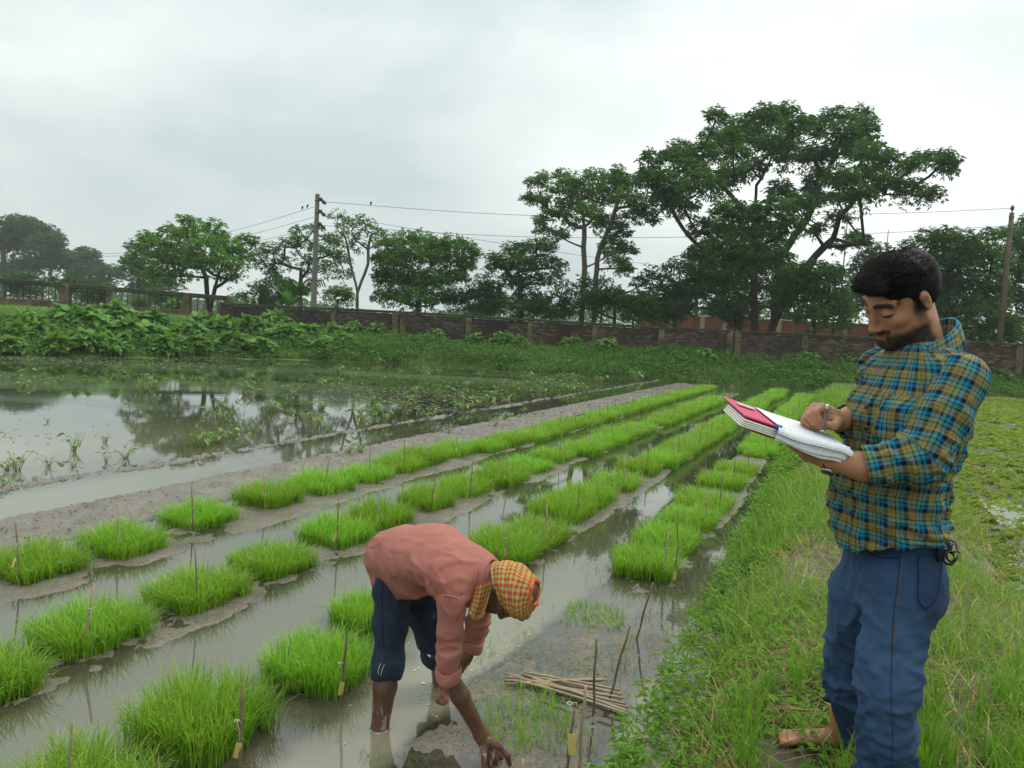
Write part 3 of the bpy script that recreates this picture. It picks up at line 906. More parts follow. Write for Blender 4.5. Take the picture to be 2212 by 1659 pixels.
tree('broadleaf_tree', 'loose dark tree standing behind the square utility pole', (650, 650), 44,
     [(1870,370,38),(1800,450,50),(1900,450,58),(1700,480,48),(1640,520,55),(1980,350,45),(2080,420,55),(2100,500,55),(2000,480,58),(2150,560,55),(2060,600,55),(1950,570,55),(1780,560,55),(1700,600,55),(1750,680,55),(2180,640,45)],
     0.13, 'deep', 0.27, 24, conv=Z1)
tree('distant_tree', 'tall hazy tree far away at the left edge behind the railing', (8, 640), 120,
     [(40,330,60),(110,310,50),(170,350,70),(240,370,60),(300,400,70),(340,430,60),(80,400,60),(130,450,80),(260,470,80),(370,500,60),(350,560,70),(250,580,80),(150,600,70),(60,600,50),(430,560,50)],
     0.5, 'dull', 0.6, 13, conv=Z1, group='distant trees')
tree('distant_tree', 'low hazy tree far away between the left edge tree and feathery tree', (195, 640), 125,
     [(520,510,48),(580,520,45),(540,570,60),(470,600,50),(620,600,50),(690,630,55),(560,640,70),(760,640,40),(480,680,60),(640,700,60)],
     0.36, 'dull', 0.6, 13, conv=Z1, group='distant trees')
tree('distant_tree', 'hazy tree partly hidden behind the light green feathery tree', (300, 645), 95,
     [(860,470,55),(840,620,70),(930,650,60),(900,560,60),(820,560,45),(880,720,60),(960,730,60),(1060,720,60)],
     0.3, 'dull', 0.5, 13, conv=Z1, group='distant trees')
tree('small_tree', 'small dark tree under the left side of the largest tree', (1505, 705), 38,
     [(300,950,70),(420,960,75),(150,1000,65),(240,1060,75),(350,1070,75),(120,1110,55),(480,1000,75),(560,960,60),(220,1170,60),(330,1180,55),(600,1050,50)],
     0.10, 'deep', 0.27, 34, conv=Z3, bark=M_bark2)
tree('broadleaf_tree', 'dense dark tree filling in behind the trunks of the largest tree', (1600, 715), 45,
     [(420,930,80),(520,900,80),(640,930,90),(760,940,85),(860,960,80),(480,1020,90),(600,1040,90),(720,1060,90),(840,1070,80),(960,1060,70),(540,1130,80),(680,1150,80),(800,1150,70),(1240,1100,60),(1300,1160,60),(360,1080,70),(280,1130,60)],
     0.14, 'deep', 0.28, 26, conv=Z3)
tree('small_tree', 'bright leafy small tree at the right foot of the largest tree', (1760, 715), 37.2,
     [(950,1000,80),(1050,960,70),(1130,1010,80),(1000,1100,100),(1120,1120,90),(900,1120,60),(1180,1180,65),(1030,1210,80),(880,1040,50),(1140,950,45)],
     0.09, 'mid', 0.30, 40, conv=Z3)
tree('small_tree', 'shrubby young tree at the foot of the tall slender tree', (1330, 700), 38,
     [(1650,700,55),(1720,760,65),(1600,750,55),(1500,720,55),(1480,800,55),(1830,760,55),(1890,820,50),(1760,690,45),(1560,830,55),(1990,700,50),(1960,790,55),(1700,850,50)],
     0.08, 'deep', 0.26, 30, conv=Z2)
tree('broadleaf_tree', 'dark tree showing just left of the standing man\'s head', (1885, 725), 46,
     [(1400,850,55),(1330,900,60),(1290,960,55),(1430,930,70),(1350,1010,70),(1450,1050,70),(1300,1080,60),(1400,1140,70),(1500,900,60),(1540,1000,70),(1560,820,40)],
     0.16, 'dull', 0.30, 34, conv=Z3)
tree('broadleaf_tree', 'dense dark mango like tree right behind the standing man\'s head', (2045, 735), 38.5,
     [(1680,790,65),(1780,780,65),(1860,800,65),(1700,900,95),(1850,900,100),(1950,870,85),(2000,770,50),(2030,900,80),(1800,1050,100),(1950,1050,110),(1850,1180,110),(1990,1190,95),(1700,1050,90),(1700,1190,90),(2040,1060,70),(2050,1250,60)],
     0.2, 'deep', 0.27, 40, conv=Z3)
tree('broadleaf_tree', 'dark tree at the right edge behind the round utility pole', (2230, 740), 42,
     [(2120,760,55),(2180,750,60),(2180,870,80),(2170,1000,85),(2160,1150,95),(2190,1260,80),(2270,820,90),(2300,960,100),(2290,1120,100),(2120,1060,55),(2110,930,50),(2250,700,60)],
     0.2, 'deep', 0.28, 34, conv=Z3)
for i, (x, y, dd, r, lab) in enumerate([(60, 640, 56, 34, 'pale green bush beyond the railing, nearest the left edge'), (140, 640, 58, 32, 'pale green bush beyond the railing behind its second post'),
        (215, 645, 55, 30, 'pale green bush beyond the railing left of the tall grass tuft'), (355, 652, 54, 28, 'pale green bush beyond the railing under the feathery tree'), (555, 655, 46, 30, 'dark bush on the far side of the wall behind the dog'),
        (610, 648, 47, 26, 'dark bush behind the wall between the dog and the square pole'), (730, 655, 48, 26, 'leafy bush behind the wall right of the square pole'), (1060, 672, 48, 30, 'dark bush behind the wall right of the dome tree'),
        (1440, 690, 46, 36, 'dark bush behind the wall left of the largest tree trunk'), (1560, 690, 60, 30, 'far bush showing above the red brick wall'), (1700, 690, 62, 32, 'far bush between the two trunks of the largest tree'),
        (2100, 730, 44, 40, 'dark bush behind the wall below the round pole'), (1035, 668, 39, 34, 'dark bush leaning on the wall just right of the dome tree'), (1190, 682, 38.5, 34, 'dark bush behind the wall left of the bare straight trunk'), (1300, 680, 37.5, 40, 'dark bush behind the wall right of the bare straight trunk'),
        (1370, 690, 37, 36, 'dark bush behind the wall at the left end of the red wall'), (1460, 680, 39.5, 44, 'big dark bush behind the wall, left of the largest trunk'), (1590, 690, 41, 34, 'dark bush low behind the wall between trunk and small tree'), (1800, 705, 38, 34, 'leafy bush behind the wall at the right end of the red wall'),
        (1940, 715, 37, 44, 'dark bush behind the wall at the standing man\'s shoulder'), (2190, 728, 37, 40, 'dark bush behind the wall at the right edge')]):
    bl = [(x + rng.uniform(-1, 1) * r, y - r * rng.uniform(-0.2, 1.0), r * rng.uniform(0.4, 0.65)) for _ in range(7)]
    tree('bush', lab, (x, y + r * 0.6), dd, bl, 0.05, ['dull', 'mid', 'deep'][0 if dd > 52 else 2 if 'dark' in lab else 1], 0.27, 30, cat='bush', group='bushes beyond the wall')

# far-off wood: one low mass of foliage along the horizon
n = 26000
fa = rng.uniform(-0.82, 0.82, n); fd = rng.uniform(140, 190, n)
fx = fd * np.tan(fa)
top_ = 2.6 + 5.4 * np.clip(0.5 + n2(fa * 9, fd * 0 + .3, 1.0, 3, 15), 0, 1.2) * np.interp(fa, [-.75, -.5, -.3, -.22, -.1, 0, .2, .6], [1, 1, .7, .35, .6, .9, 1.2, 1.4])
fz = 0.8 + top_ * rng.uniform(0, 1, n) ** .7
az = rng.uniform(0, 2 * PI, n)
V, F = leaves(np.stack([fx, fd, fz], -1), np.stack([np.cos(az), np.sin(az), rng.uniform(-.4, .4, n)], -1), unit(np.stack([rng.normal(0, .5, n), rng.normal(-.3, .5, n), np.ones(n)], -1)), rng.uniform(.8, 1.5, n), rng.uniform(.4, .7, n), .2, .3)
tag(obj('far_wood', V, F, LM['dull'], smooth=False), 'low far off mass of trees along the horizon beyond the wall', 'far wood', kind='stuff')

# banana plant and coconut palm behind the wall
M_banana = leaf_mat('banana_leaf', (0.07, 0.17, 0.025), (0.10, 0.24, 0.035), None, 0.45)
def strip_leaf(c0, dirh, L, W, lean, bend, seg=9, fold=0.22, tears=0):
    h = np.array([math.cos(dirh), math.sin(dirh), 0]); s_ = np.array([-math.sin(dirh), math.cos(dirh), 0])
    p = np.array(c0, float); V = []
    for j in range(seg + 1):
        f_ = j / seg
        w = W * (0.12 + 0.88 * math.sin(PI * min(1, f_ * 1.02 + 0.02)) ** 0.6) / 2 if 0 < j < seg else 0.01
        V += [p - s_ * w + np.array([0, 0, fold * w]), p, p + s_ * w + np.array([0, 0, fold * w])]
        th = lean + bend * f_ ** 1.3
        p = p + L / seg * (math.sin(th) * h + math.cos(th) * np.array([0, 0, 1]))
    F = []
    for j in range(seg):
        a = 3 * j
        F += [(a, a + 1, a + 4, a + 3), (a + 1, a + 2, a + 5, a + 4)]
    return np.array(V), np.array(F)
b = D(622, 660, 41); b[2] = gz(b[0], b[1])
root = empty('banana_plant', b)
tag(root, 'banana plant with broad upright leaves left of the square pole', 'banana plant')
V, F = tube([(0, 0, -0.2), (0.02, 0, 0.5), (0, 0, 1.1)], [0.13, 0.11, 0.07], 8)
obj('stem', V, F, M_bark2, root)
for k, (az, L, ln, bd_) in enumerate([(1.6, 1.25, 0.05, 0.1), (0.3, 1.3, 0.35, 0.9), (3.3, 1.3, 0.4, 1.0), (4.6, 1.2, 0.5, 1.1), (2.4, 1.2, 0.3, 0.8)]):
    V, F = strip_leaf((0, 0, 0.85), az + 1.5, L, 0.42, ln, bd_)
    obj('leaf', V, F, M_banana, root)
def palm(px, py, depth, hgt, label, nf, L):
    b = D(px, py, depth); b[2] = gz(b[0], b[1])
    root = empty('palm_tree', b); tag(root, label, 'palm tree')
    V, F = tube([(0, 0, -0.2), (0.05, 0, hgt * 0.5), (0, 0, hgt)], [0.14, 0.11, 0.09], 8); obj('trunk', V, F, M_bark2, root)
    for k in range(nf):
        az = k / nf * 2 * PI + rng.uniform(-0.2, 0.2); ln = rng.uniform(0.2, 0.7); bd_ = rng.uniform(0.9, 1.5)
        h = np.array([math.cos(az), math.sin(az), 0]); s_ = np.array([-math.sin(az), math.cos(az), 0])
        p = np.array([0, 0, hgt]); path = [p]
        for j in range(12):
            th = ln + bd_ * (j / 12) ** 1.2
            p = p + L / 12 * (math.sin(th) * h + math.cos(th) * np.array([0, 0, 1])); path.append(p)
        path = np.array(path); parts = [tube(path, np.linspace(0.025, 0.006, 13), 4)]
        q = np.repeat(path[2:], 3, 0) + rng.normal(0, 0.01, (33, 3)); tq = np.repeat(np.gradient(path, axis=0)[2:], 3, 0)
        for sg in (-1, 1):
            ax = unit(unit(tq) * 0.6 + sg * s_ * 0.8 + np.array([0, 0, -0.55]))
            parts.append(leaves(q, ax, np.tile([0, 0, 1.0], (33, 1)) + 0.2 * s_, rng.uniform(0.3, 0.5, 33), 0.045, 0.1, 0.35))
        V, F = join(parts); obj('frond', V, F, LM['fresh'], root, smooth=False)
palm(648, 660, 42, 1.5, 'small coconut palm with drooping fronds beside the square pole', 11, 1.7)
palm(2028, 700, 47, 5.2, 'palm with pale fronds poking above the dark tree at right', 10, 1.5)

# ---------------------------------------------------------------- plants of the far bank
M_bushleaf = leaf_mat('broad_leaf', (0.06, 0.16, 0.022), (0.12, 0.27, 0.036), (0.20, 0.38, 0.06), 0.4, objvar=0.35)
M_under = leaf_mat('undergrowth', (0.042, 0.115, 0.018), (0.09, 0.215, 0.03), (0.17, 0.32, 0.05), 0.38)
M_bgrass = leaf_mat('bank_grass', (0.06, 0.16, 0.02), (0.11, 0.24, 0.03), (0.17, 0.30, 0.045), 0.38)
def shrub(px, py, rpx, label, L=0.26, n=230, mat=None, group='leafy shrubs on the far bank', tall=1.0):
    q = hit(px, py + rpx * 0.45, 15, 45)
    r = rpx * q[1] / FPX
    root = empty('shrub', (q[0], q[1], q[2]))
    tag(root, label, 'shrub', group)
    u = unit(rng.normal(0, 1, (n, 3))); u[:, 2] = np.abs(u[:, 2])
    rr = r * rng.uniform(0.55, 1.1, n)
    c = u * rr[:, None] * np.array([1.05, 0.8, 0.95 * tall]) + np.array([0, 0, 0.05])
    ax = unit(u * np.array([1, 1, 0.15]) + rng.normal(0, 0.55, (n, 3)) + np.array([0, -0.1, -0.25]))
    nn = unit(u * 0.6 + np.array([0, -0.15, 0.9]) + rng.normal(0, 0.3, (n, 3)))
    Ls = L * rng.uniform(0.6, 1.2, n)
    hl = heart_leaf(1, 0.72)
    parts = [xform(hl, c[i], basis(ax[i], nn[i]), Ls[i]) for i in range(n)]
    V, F = join(parts)
    fo = obj('foliage', V, F, mat or M_bushleaf, root, smooth=True)
    V, F = join([tube([(0, 0, -0.1), u[i] * r * 0.5 + (0, 0, 0.1), c[i]], [0.012, 0.008, 0.004], 3) for i in range(0, n, 9)])
    obj('stem', V, F, M_bark2, root)
    return root
SH = [(60, 690, 30), (20, 745, 26), (120, 742, 26), (180, 735, 28), (230, 742, 28), (330, 690, 28), (360, 745, 26), (420, 742, 26), (440, 690, 24), (500, 738, 28), (560, 745, 26), (590, 690, 26), (690, 742, 24), (740, 735, 22), (147, 686, 34), (191, 688, 34), (253, 672, 30), (273, 713, 36), (325, 720, 32), (376, 660, 20), (410, 713, 28), (478, 706, 30), (520, 676, 30), (547, 703, 32), (632, 688, 28), (615, 722, 34), (660, 716, 26), (30, 715, 28), (90, 712, 28)]
for i, (x, y, r) in enumerate(sorted(SH)):
    shrub(x, y, r, 'broad heart leaved shrub mound on the left bank, %s counted from the left edge' % ordinal(i + 1), 0.36 if x > 100 else 0.26, int(60 + r * r * 0.22))
WS = [(702 + .3418 * a, 378 + .3418 * b, .3418 * c) for a, b, c in [(60, 985, 60), (180, 975, 60), (330, 985, 60), (700, 1020, 55), (950, 1040, 55), (1130, 1045, 75), (1230, 1060, 55), (1560, 1000, 45), (1560, 1060, 60), (1780, 1080, 65), (2050, 1080, 55)]]
WS += [(1350 + .3907 * a, 216 + .3907 * b, .3907 * c) for a, b, c in [(130, 1350, 42), (440, 1415, 50), (590, 1375, 52), (1000, 1440, 70), (1220, 1450, 60), (2140, 1490, 55), (2080, 1520, 45)]]
for i, (x, y, r) in enumerate(sorted(WS)):
    shrub(x, y, r, 'leafy green shrub at the foot of the brick wall, %s from the left' % ordinal(i + 1), 0.22, int(60 + r * r * 0.3), group='shrubs along the wall foot', tall=1.15)
# tall plume grass
q = hit(304, 672, 15, 45)
root = empty('tall_grass', q); tag(root, 'tall feathery tuft of reed grass in front of the railing', 'grass tuft')
n = 420
V, F = blades(rng.normal(0, 0.28, (n, 3)) * (1, 0.6, 0), rng.uniform(0, 2 * PI, n), rng.uniform(0.8, 1.5, n), 0.022, rng.uniform(0.02, 0.3, n), rng.uniform(0.5, 1.4, n), 5)
obj('blades', V, F, leaf_mat('reed', (0.08, 0.13, 0.05), (0.13, 0.19, 0.07), (0.2, 0.25, 0.12), 0.35), root, smooth=False)
# mass of low plants: leaves and grass over the whole bank
def bank_points(n, x0, x1, d0, d1, ymax=33.4):
    x = rng.uniform(x0, x1, n); d = rng.uniform(d0, d1, n)
    e = np.interp(x, EX, EY); sl = np.interp(x + .5, EX, EY) - np.interp(x - .5, EX, EY)
    y = e + d * np.sqrt(1 + sl * sl)
    k = (y < ymax + np.clip((-x - 2) * 0.35, 0, 8)) & (np.abs(x / np.maximum(y, 1)) < 0.95)
    return x[k], y[k]
x, y = bank_points(15500, -32, 34, -0.35, 4.6)
dens_ = n2(x, y, 0.55, 3, 61); k = rng.random(len(x)) < 0.62 + 0.7 * dens_
x, y, dn = x[k], y[k], dens_[k]
z = gh(x, y)
hh = np.clip(0.10 + 0.35 * np.clip(dn + 0.25, 0, 1) + 0.12 * rng.random(len(x)), 0.06, 0.6)
m = 6
P = np.repeat(np.stack([x, y, np.maximum(z, 0)], -1), m, 0)
n = len(P); hv = np.repeat(hh, m) * rng.uniform(0.25, 1.0, n)
az = rng.uniform(0, 2 * PI, n)
P = P + np.stack([rng.normal(0, 0.09, n), rng.normal(0, 0.09, n), hv], -1)
A = unit(np.stack([np.cos(az), np.sin(az) - 0.3, rng.uniform(-0.5, 0.5, n)], -1))
Nn = unit(np.stack([rng.normal(0, 0.4, n), rng.normal(-0.2, 0.4, n), np.ones(n)], -1))
Lv = rng.uniform(0.09, 0.21, n)
V, F = leaves(P, A, Nn, Lv, Lv * 0.45, 0.2, 0.3)
tag(obj('bank_undergrowth', V, F, M_under, smooth=False), 'dense low leafy undergrowth covering the far bank below the wall', 'undergrowth', kind='stuff')
x, y = bank_points(16000, -32, 34, -0.5, 3.4)
z = gh(x, y); n = len(x)
V, F = blades(np.stack([x, y, np.maximum(z, -0.02)], -1), rng.uniform(0, 2 * PI, n), rng.uniform(0.2, 0.5, n), 0.02, rng.uniform(0.05, 0.5, n), rng.uniform(0.3, 1.5, n), 3)
tag(obj('bank_grass', V, F, M_bgrass, smooth=False), 'rank grass along the waterline of the far bank', 'grass', kind='stuff')
x, y = bank_points(15000, -34, -6, 3.0, 13, 37.5)
z = gh(x, y); n = len(x)
V, F = blades(np.stack([x, y, z], -1), rng.uniform(0, 2 * PI, n), rng.uniform(0.08, 0.28, n), 0.022, rng.uniform(0.05, 0.5, n), rng.uniform(0.3, 1.3, n), 3)
tag(obj('embankment_grass', V, F, leaf_mat('lawn', (0.12, 0.25, 0.03), (0.17, 0.33, 0.04), (0.21, 0.37, 0.06), 0.38), smooth=False), 'short bright grass on the embankment in front of the railing', 'grass', kind='stuff')
# ---------------------------------------------------------------- rice seedbeds
M_rice = leaf_mat('rice_seedling', (0.11, 0.265, 0.014), (0.24, 0.475, 0.024), (0.39, 0.61, 0.07), 0.42, 0.45, 0.35, objvar=0.34, old=(0.42, 0.42, 0.10))
def clump_mesh(n, w, d, h, bw, thin=1.0):
    m = int(n * 1.5)
    x = rng.uniform(-1, 1, m); y = rng.uniform(-1, 1, m)
    edge = (np.abs(x) ** 4.5 + np.abs(y) ** 4.5) ** (1 / 4.5)
    k = (edge < 1 + 0.08 * rng.normal(size=m)) & (rng.random(m) < thin * (1 - .5 * np.clip(edge - .8, 0, 1)))
    k &= (vnoise(np.stack([x * 2.2, y * 2.2, np.full(m, rng.uniform(0, 9))], -1), 2) > 0.16)
    x, y, edge = x[k][:n], y[k][:n], edge[k][:n]
    n = len(x)
    az = np.arctan2(y, x) * 1.0 + rng.normal(0, 0.6, n)
    az = np.where(rng.random(n) < 0.55 * np.clip(edge * 1.6 - .5, 0, 1), az, rng.uniform(0, 2 * PI, n))
    P = np.stack([x * w / 2, y * d / 2, np.full(n, -0.012)], -1)
    hv = h * rng.uniform(.7, 1.12, n) * (1 - .10 * np.clip(edge - .5, 0, 1)) * (0.78 + .42 * vnoise(np.stack([x * 3, y * 3, np.zeros(n)], -1), 7))
    V, F = blades(P, az, hv * 1.12, bw * rng.uniform(.7, 1.25, n), .02 + .22 * np.clip(edge - .6, 0, .6) * rng.random(n) + .08 * rng.random(n), rng.uniform(.5, 2.0, n), 4, .5)
    # one or two side leaves arching lower
    j = rng.random(n) < .45; m = int(j.sum())
    V2, F2 = blades(P[j] + (0, 0, .02), rng.uniform(0, 2 * PI, m), hv[j] * .8, bw * .9, rng.uniform(.15, .4, m), rng.uniform(.8, 1.9, m), 3, .5)
    return join([(V, F), (V2, F2)])
def rice_data(*a):
    V, F = clump_mesh(*a)
    return mesh_data('rice_seedlings', V, F, M_rice, smooth=False)
near_v = [rice_data(1900, .45, .43, .183, .0047) for _ in range(6)]
mid_v = [rice_data(1250, .48, .52, .185, .0060) for _ in range(4)]
far_v = [rice_data(640, .52, .60, .18, .010) for _ in range(3)]
sparse_v = [rice_data(420, .55, .5, .13, .0042, .5) for _ in range(2)]
ROWN = ['the row by the mud strip', 'the second row from the mud strip', 'the row behind the stooping man', 'the row by the grassy bund']
M_stick = plain('bamboo_grey', (0.12, 0.085, 0.055), (0.22, 0.165, 0.105), 9, 0.8, 0.25)
M_stick2 = plain('bamboo_pale', (0.27, 0.205, 0.14), (0.38, 0.30, 0.21), 9, 0.75, 0.25)
M_tag = plain('yellow_tag', (0.52, 0.42, 0.12), (0.58, 0.48, 0.16), 40, 0.6, 0.3)
M_string = plain('white_string', (0.6, 0.58, 0.5), None, 5, 0.8, 0.2)
def stick_mesh(h, r, mat):
    zs_ = np.array([-.06, 0, h * .28, h * .3, h * .33, h * .66, h * .68, h * .71, h])
    rr = np.array([.9, 1, .95, 1.12, .95, .9, 1.05, .88, .82]) * r
    P = np.stack([.004 * np.sin(zs_ * 9 + rng.uniform(0, 6)), .004 * np.cos(zs_ * 11), zs_], -1)
    V, F = tube(P, rr, 6)
    return mesh_data('stake', V, F, mat)
sticks_d = [stick_mesh(rng.uniform(.33, .43), rng.uniform(.0045, .0062), M_stick if k % 3 else M_stick2) for k in range(7)]
Vt, Ft = bbox_bevel((0, 0, -.0275), (.02, .002, .055), .0008); tag_d = mesh_data('tag', Vt, Ft, M_tag, False)
Vt, Ft = join([tube([(0, 0, .075), (.009, .003, .04), (.011, 0, 0)], .0009, 4), tube([(.007 * math.cos(q), .007 * math.sin(q), .075) for q in np.linspace(0, 6.3, 9)], .0012, 4), tube([(.0, -.007, .075), (.012, -.012, .085), (.02, -.01, .07)], .0008, 4)])
string_d = mesh_data('string', Vt, Ft, M_string)
n_st = [0]
def stake(x, y, label, tagged, md=None, tilt=None, z=None):
    root = link('bamboo_stake', md or sticks_d[rng.integers(0, 7)], loc=(x, y, max(0.0, gz(x, y)) - .01 if z is None else z))
    root.rotation_euler = (rng.normal(0, .07), rng.normal(0.04, .07), rng.uniform(0, 6.28)) if tilt is None else tilt
    tag(root, label, 'stake', 'bamboo stakes marking the seedling clumps')
    if tagged:
        zt = rng.uniform(.10, .17)
        t_ = link('tag', tag_d, root, (.011, -.004, zt)); t_.rotation_euler = (rng.normal(0, .15), rng.normal(0, .25), rng.uniform(-.8, .8) - root.rotation_euler[2])
        link('string', string_d, root, (0, 0, zt), rotz=t_.rotation_euler[2])
    return root
near_px = [
    [(80, 1228), (265, 1183), (430, 1123), (582, 1083), (692, 1053), (790, 1030), (862, 1011), (914, 996), (978, 980)],
    [(-60, 1492), (200, 1372), (430, 1288), (590, 1220), (725, 1163), (820, 1130), (920, 1092), (1000, 1062), (1080, 1036), (1140, 1012), (1195, 990)],
    [(150, 1745), (438, 1576), (690, 1452), (1085, 1196), (1155, 1162), (1215, 1112), (1270, 1083), (1330, 1048), (1380, 1018)],
    [(1395, 1228), (1440, 1176), (1490, 1128), (1522, 1092), (1562, 1048), (1592, 1018)]]
ends_t = [26.6, 20.9, 26.6, 25.4]
for ri in range(4):
    pos_ = []
    for (px, py) in near_px[ri]:
        q = G(px, py, .01); pos_.append((q[0], q[1]))
    t0 = st(*pos_[-1])[1]
    t = t0 + (.66 if ri != 3 else 1.9)
    while t < ends_t[ri]:
        x, y = xy(ROWS[ri] + .02 * rng.normal() + 0.010 * max(0, t - 8) * (1 if ri in (1, 2) else .6), t)
        if not (ri == 1 and abs(t - 13.2) < .3):
            pos_.append((x, y))
        t += rng.uniform(.58, .66)
    for i, (x, y) in enumerate(pos_):
        s_, t_ = st(x, y)
        r_ = math.hypot(x, y)
        md = near_v[rng.integers(0, 6)] if r_ < 7 else mid_v[rng.integers(0, 4)] if r_ < 13 else far_v[rng.integers(0, 3)]
        z = max(gz(x, y), 0.0) - .004
        o = link('rice_seedlings', md, loc=(x, y, z), rotz=-math.atan2(DS[0], DS[1]) + rng.choice([0, PI]) + rng.normal(0, .06), scale=(rng.uniform(.92, 1.1), rng.uniform(.94, 1.08) * (1.28 if (ri >= 2 and t_ > 5) or t_ > 8 else 1.0), rng.uniform(.8, 1.15)))
        if ri == 2 and i == 1: o.scale = (1.0, .92, 1.15)
        if ri == 2 and i == 2: o.scale = (.92, .88, 1.0)
        if r_ < 3.5: o.scale[2] *= 1.08
        tag(o, 'green rice clump, %s from the front in %s' % (ordinal(i + 1), ROWN[ri]), 'rice clump', 'rice seedling clumps in rows')
        if rng.random() < .93 and not (ri == 2 and i in (1, 2)):
            sx, sy = xy(s_ + .15 + rng.normal(0, .02), t_ - .17 + rng.normal(0, .03))
            stake(sx, sy, 'stake before the %s clump of %s' % (ordinal(i + 1), ROWN[ri]), rng.random() < .55)
# weak, sparse clumps
for (px, py, sc_, lab) in ((1632, 985, .8, 'small sparse seedling patch in the gap of the row beside the bund, nearer one'), (1652, 950, .95, 'small seedling patch in the gap of the row beside the bund, farther one'),
                      (800, 1335, 1.0, 'thin seedling clump just behind the stooping man\'s legs'), (1135, 1560, 1.05, 'sparse seedlings beside the stooping man\'s reaching hand'), (1285, 1325, .85, 'very thin weedy seedlings on the bare mud right of the headcloth')):
    q = G(px, py, .01)
    md = mid_v[1] if py < 990 else (near_v[2] if px == 800 else sparse_v[0 if px < 1200 else 1])
    o = link('rice_seedlings', md, loc=(q[0], q[1], max(gz(q[0], q[1]), 0) - .006), rotz=rng.uniform(0, 6), scale=(sc_ * .8, sc_ * .8, sc_ * .9 if px != 1285 else .5))
    tag(o, lab, 'rice clump', 'weak seedling patches')
# single stakes in the foreground
for (bx, by, tx, ty, pale, tg, lab) in ((1375, 1380, 1410, 1258, 0, 0, 'tall dark stake leaning right at the mud edge by the bund'), (1455, 1262, 1466, 1166, 0, 1, 'tagged stake in front of the nearest clump beside the bund'),
        (1316, 1512, 1360, 1352, 0, 0, 'slanting dark stake right of the bamboo bundle'), (1281, 1548, 1288, 1380, 0, 0, 'upright stake standing behind the bamboo bundle'), (1250, 1675, 1264, 1482, 1, 0, 'pale reddish bamboo stake in the right foreground'),
        (1222, 1675, 1240, 1535, 0, 2, 'stake with a large yellow tag on a white string in the foreground'), (1122, 1710, 1129, 1640, 1, 0, 'pale stake stub at the bottom edge beside the reaching hand'), (737, 1515, 748, 1370, 0, 1, 'stake with yellow tag left of the stooping man\'s leg'),
        (517, 1655, 523, 1480, 0, 1, 'thick stake before the large clump at the bottom edge'), (1580, 890, 1583, 862, 0, 0, 'small stake on the bare plot at the end of the second row')):
    b = G(bx, by, .0); tpt = D(tx, ty, b[1] + rng.uniform(-.03, .03))
    h_ = np.linalg.norm(tpt - b)
    zs_ = np.linspace(-.06 / h_, 1, 7)
    P = (tpt - b) * zs_[:, None] + np.stack([.003 * np.sin(zs_ * 9), zs_ * 0, zs_ * 0], -1)
    V, F = tube(P, np.array([1, 1.05, .95, 1.1, .92, .98, .85]) * (.0068 if pale or 'thick' in lab else .0055), 7)
    root = obj('bamboo_stake', V, F, M_stick2 if pale else M_stick, loc=b); tag(root, lab, 'stake', 'bamboo stakes marking the seedling clumps')
    if tg:
        s_ = 1.5 if tg == 2 else 1.1
        p_ = (tpt - b) * (.66 if tg == 2 else .3)
        t_ = link('tag', tag_d, root, p_ - np.array([0, .008, 0.0]), scale=s_); t_.rotation_euler = (0.1, rng.normal(0.0, .12), rng.normal(0, .3))
        link('string', string_d, root, p_ - np.array([.012, .008, 0]), scale=s_)
# stakes standing on the bare plot at the end of the second row
plot = sorted([xy(ROWS[1] + .12 + rng.uniform(-.25, .3), rng.uniform(21.2, 24.3)) for k in range(14)], key=lambda q: q[0] / q[1])
for k, (x, y) in enumerate(plot):
    stake(x, y, 'thin stake on the bare plot closing the second row, %s from the left' % ordinal(k + 1), k % 3 == 0)
# loose bamboo sticks
BS = [((1090, 1455), (1345, 1497)), ((1088, 1470), (1300, 1470)), ((1094, 1462), (1350, 1508)), ((1130, 1452), (1338, 1490)), ((1092, 1478), (1312, 1468)), ((1100, 1460), (1358, 1528)), ((1126, 1455), (1362, 1540)), ((1110, 1462), (1352, 1520)), ((1140, 1460), (1342, 1500)), ((1120, 1470), (1364, 1545)), ((1150, 1466), (1355, 1535)), ((1105, 1470), (1340, 1504))]
for k, (a, b) in enumerate(BS):
    A, B = G(*a, .025 + .004 * (k % 4)), G(*b, .02 + .004 * (k % 5))
    m_ = (A + B) / 2
    tt = np.linspace(0, 1, 8)
    P = A + (B - A) * tt[:, None] + np.stack([tt * 0, tt * 0, .006 * np.sin(tt * PI) * rng.uniform(-1, 1) + tt * 0], -1) - m_
    V, F = tube(P, np.array([.9, 1, 1.08, .95, .96, 1.06, .92, .85]) * rng.uniform(.0048, .0068), 6)
    lab = {4: 'thin bamboo stick lying across the top of the loose bundle', 9: 'lowest bamboo stick of the loose bundle, nearest the camera', 0: 'bamboo stick at the back of the loose bundle'}.get(k, 'dry bamboo stick inside the loose bundle by the stooping man, %s laid down' % ordinal(k + 1))
    tag(obj('bamboo_stick', V, F, M_stick2, loc=m_), lab, 'bamboo stick', 'bamboo sticks in the loose bundle')
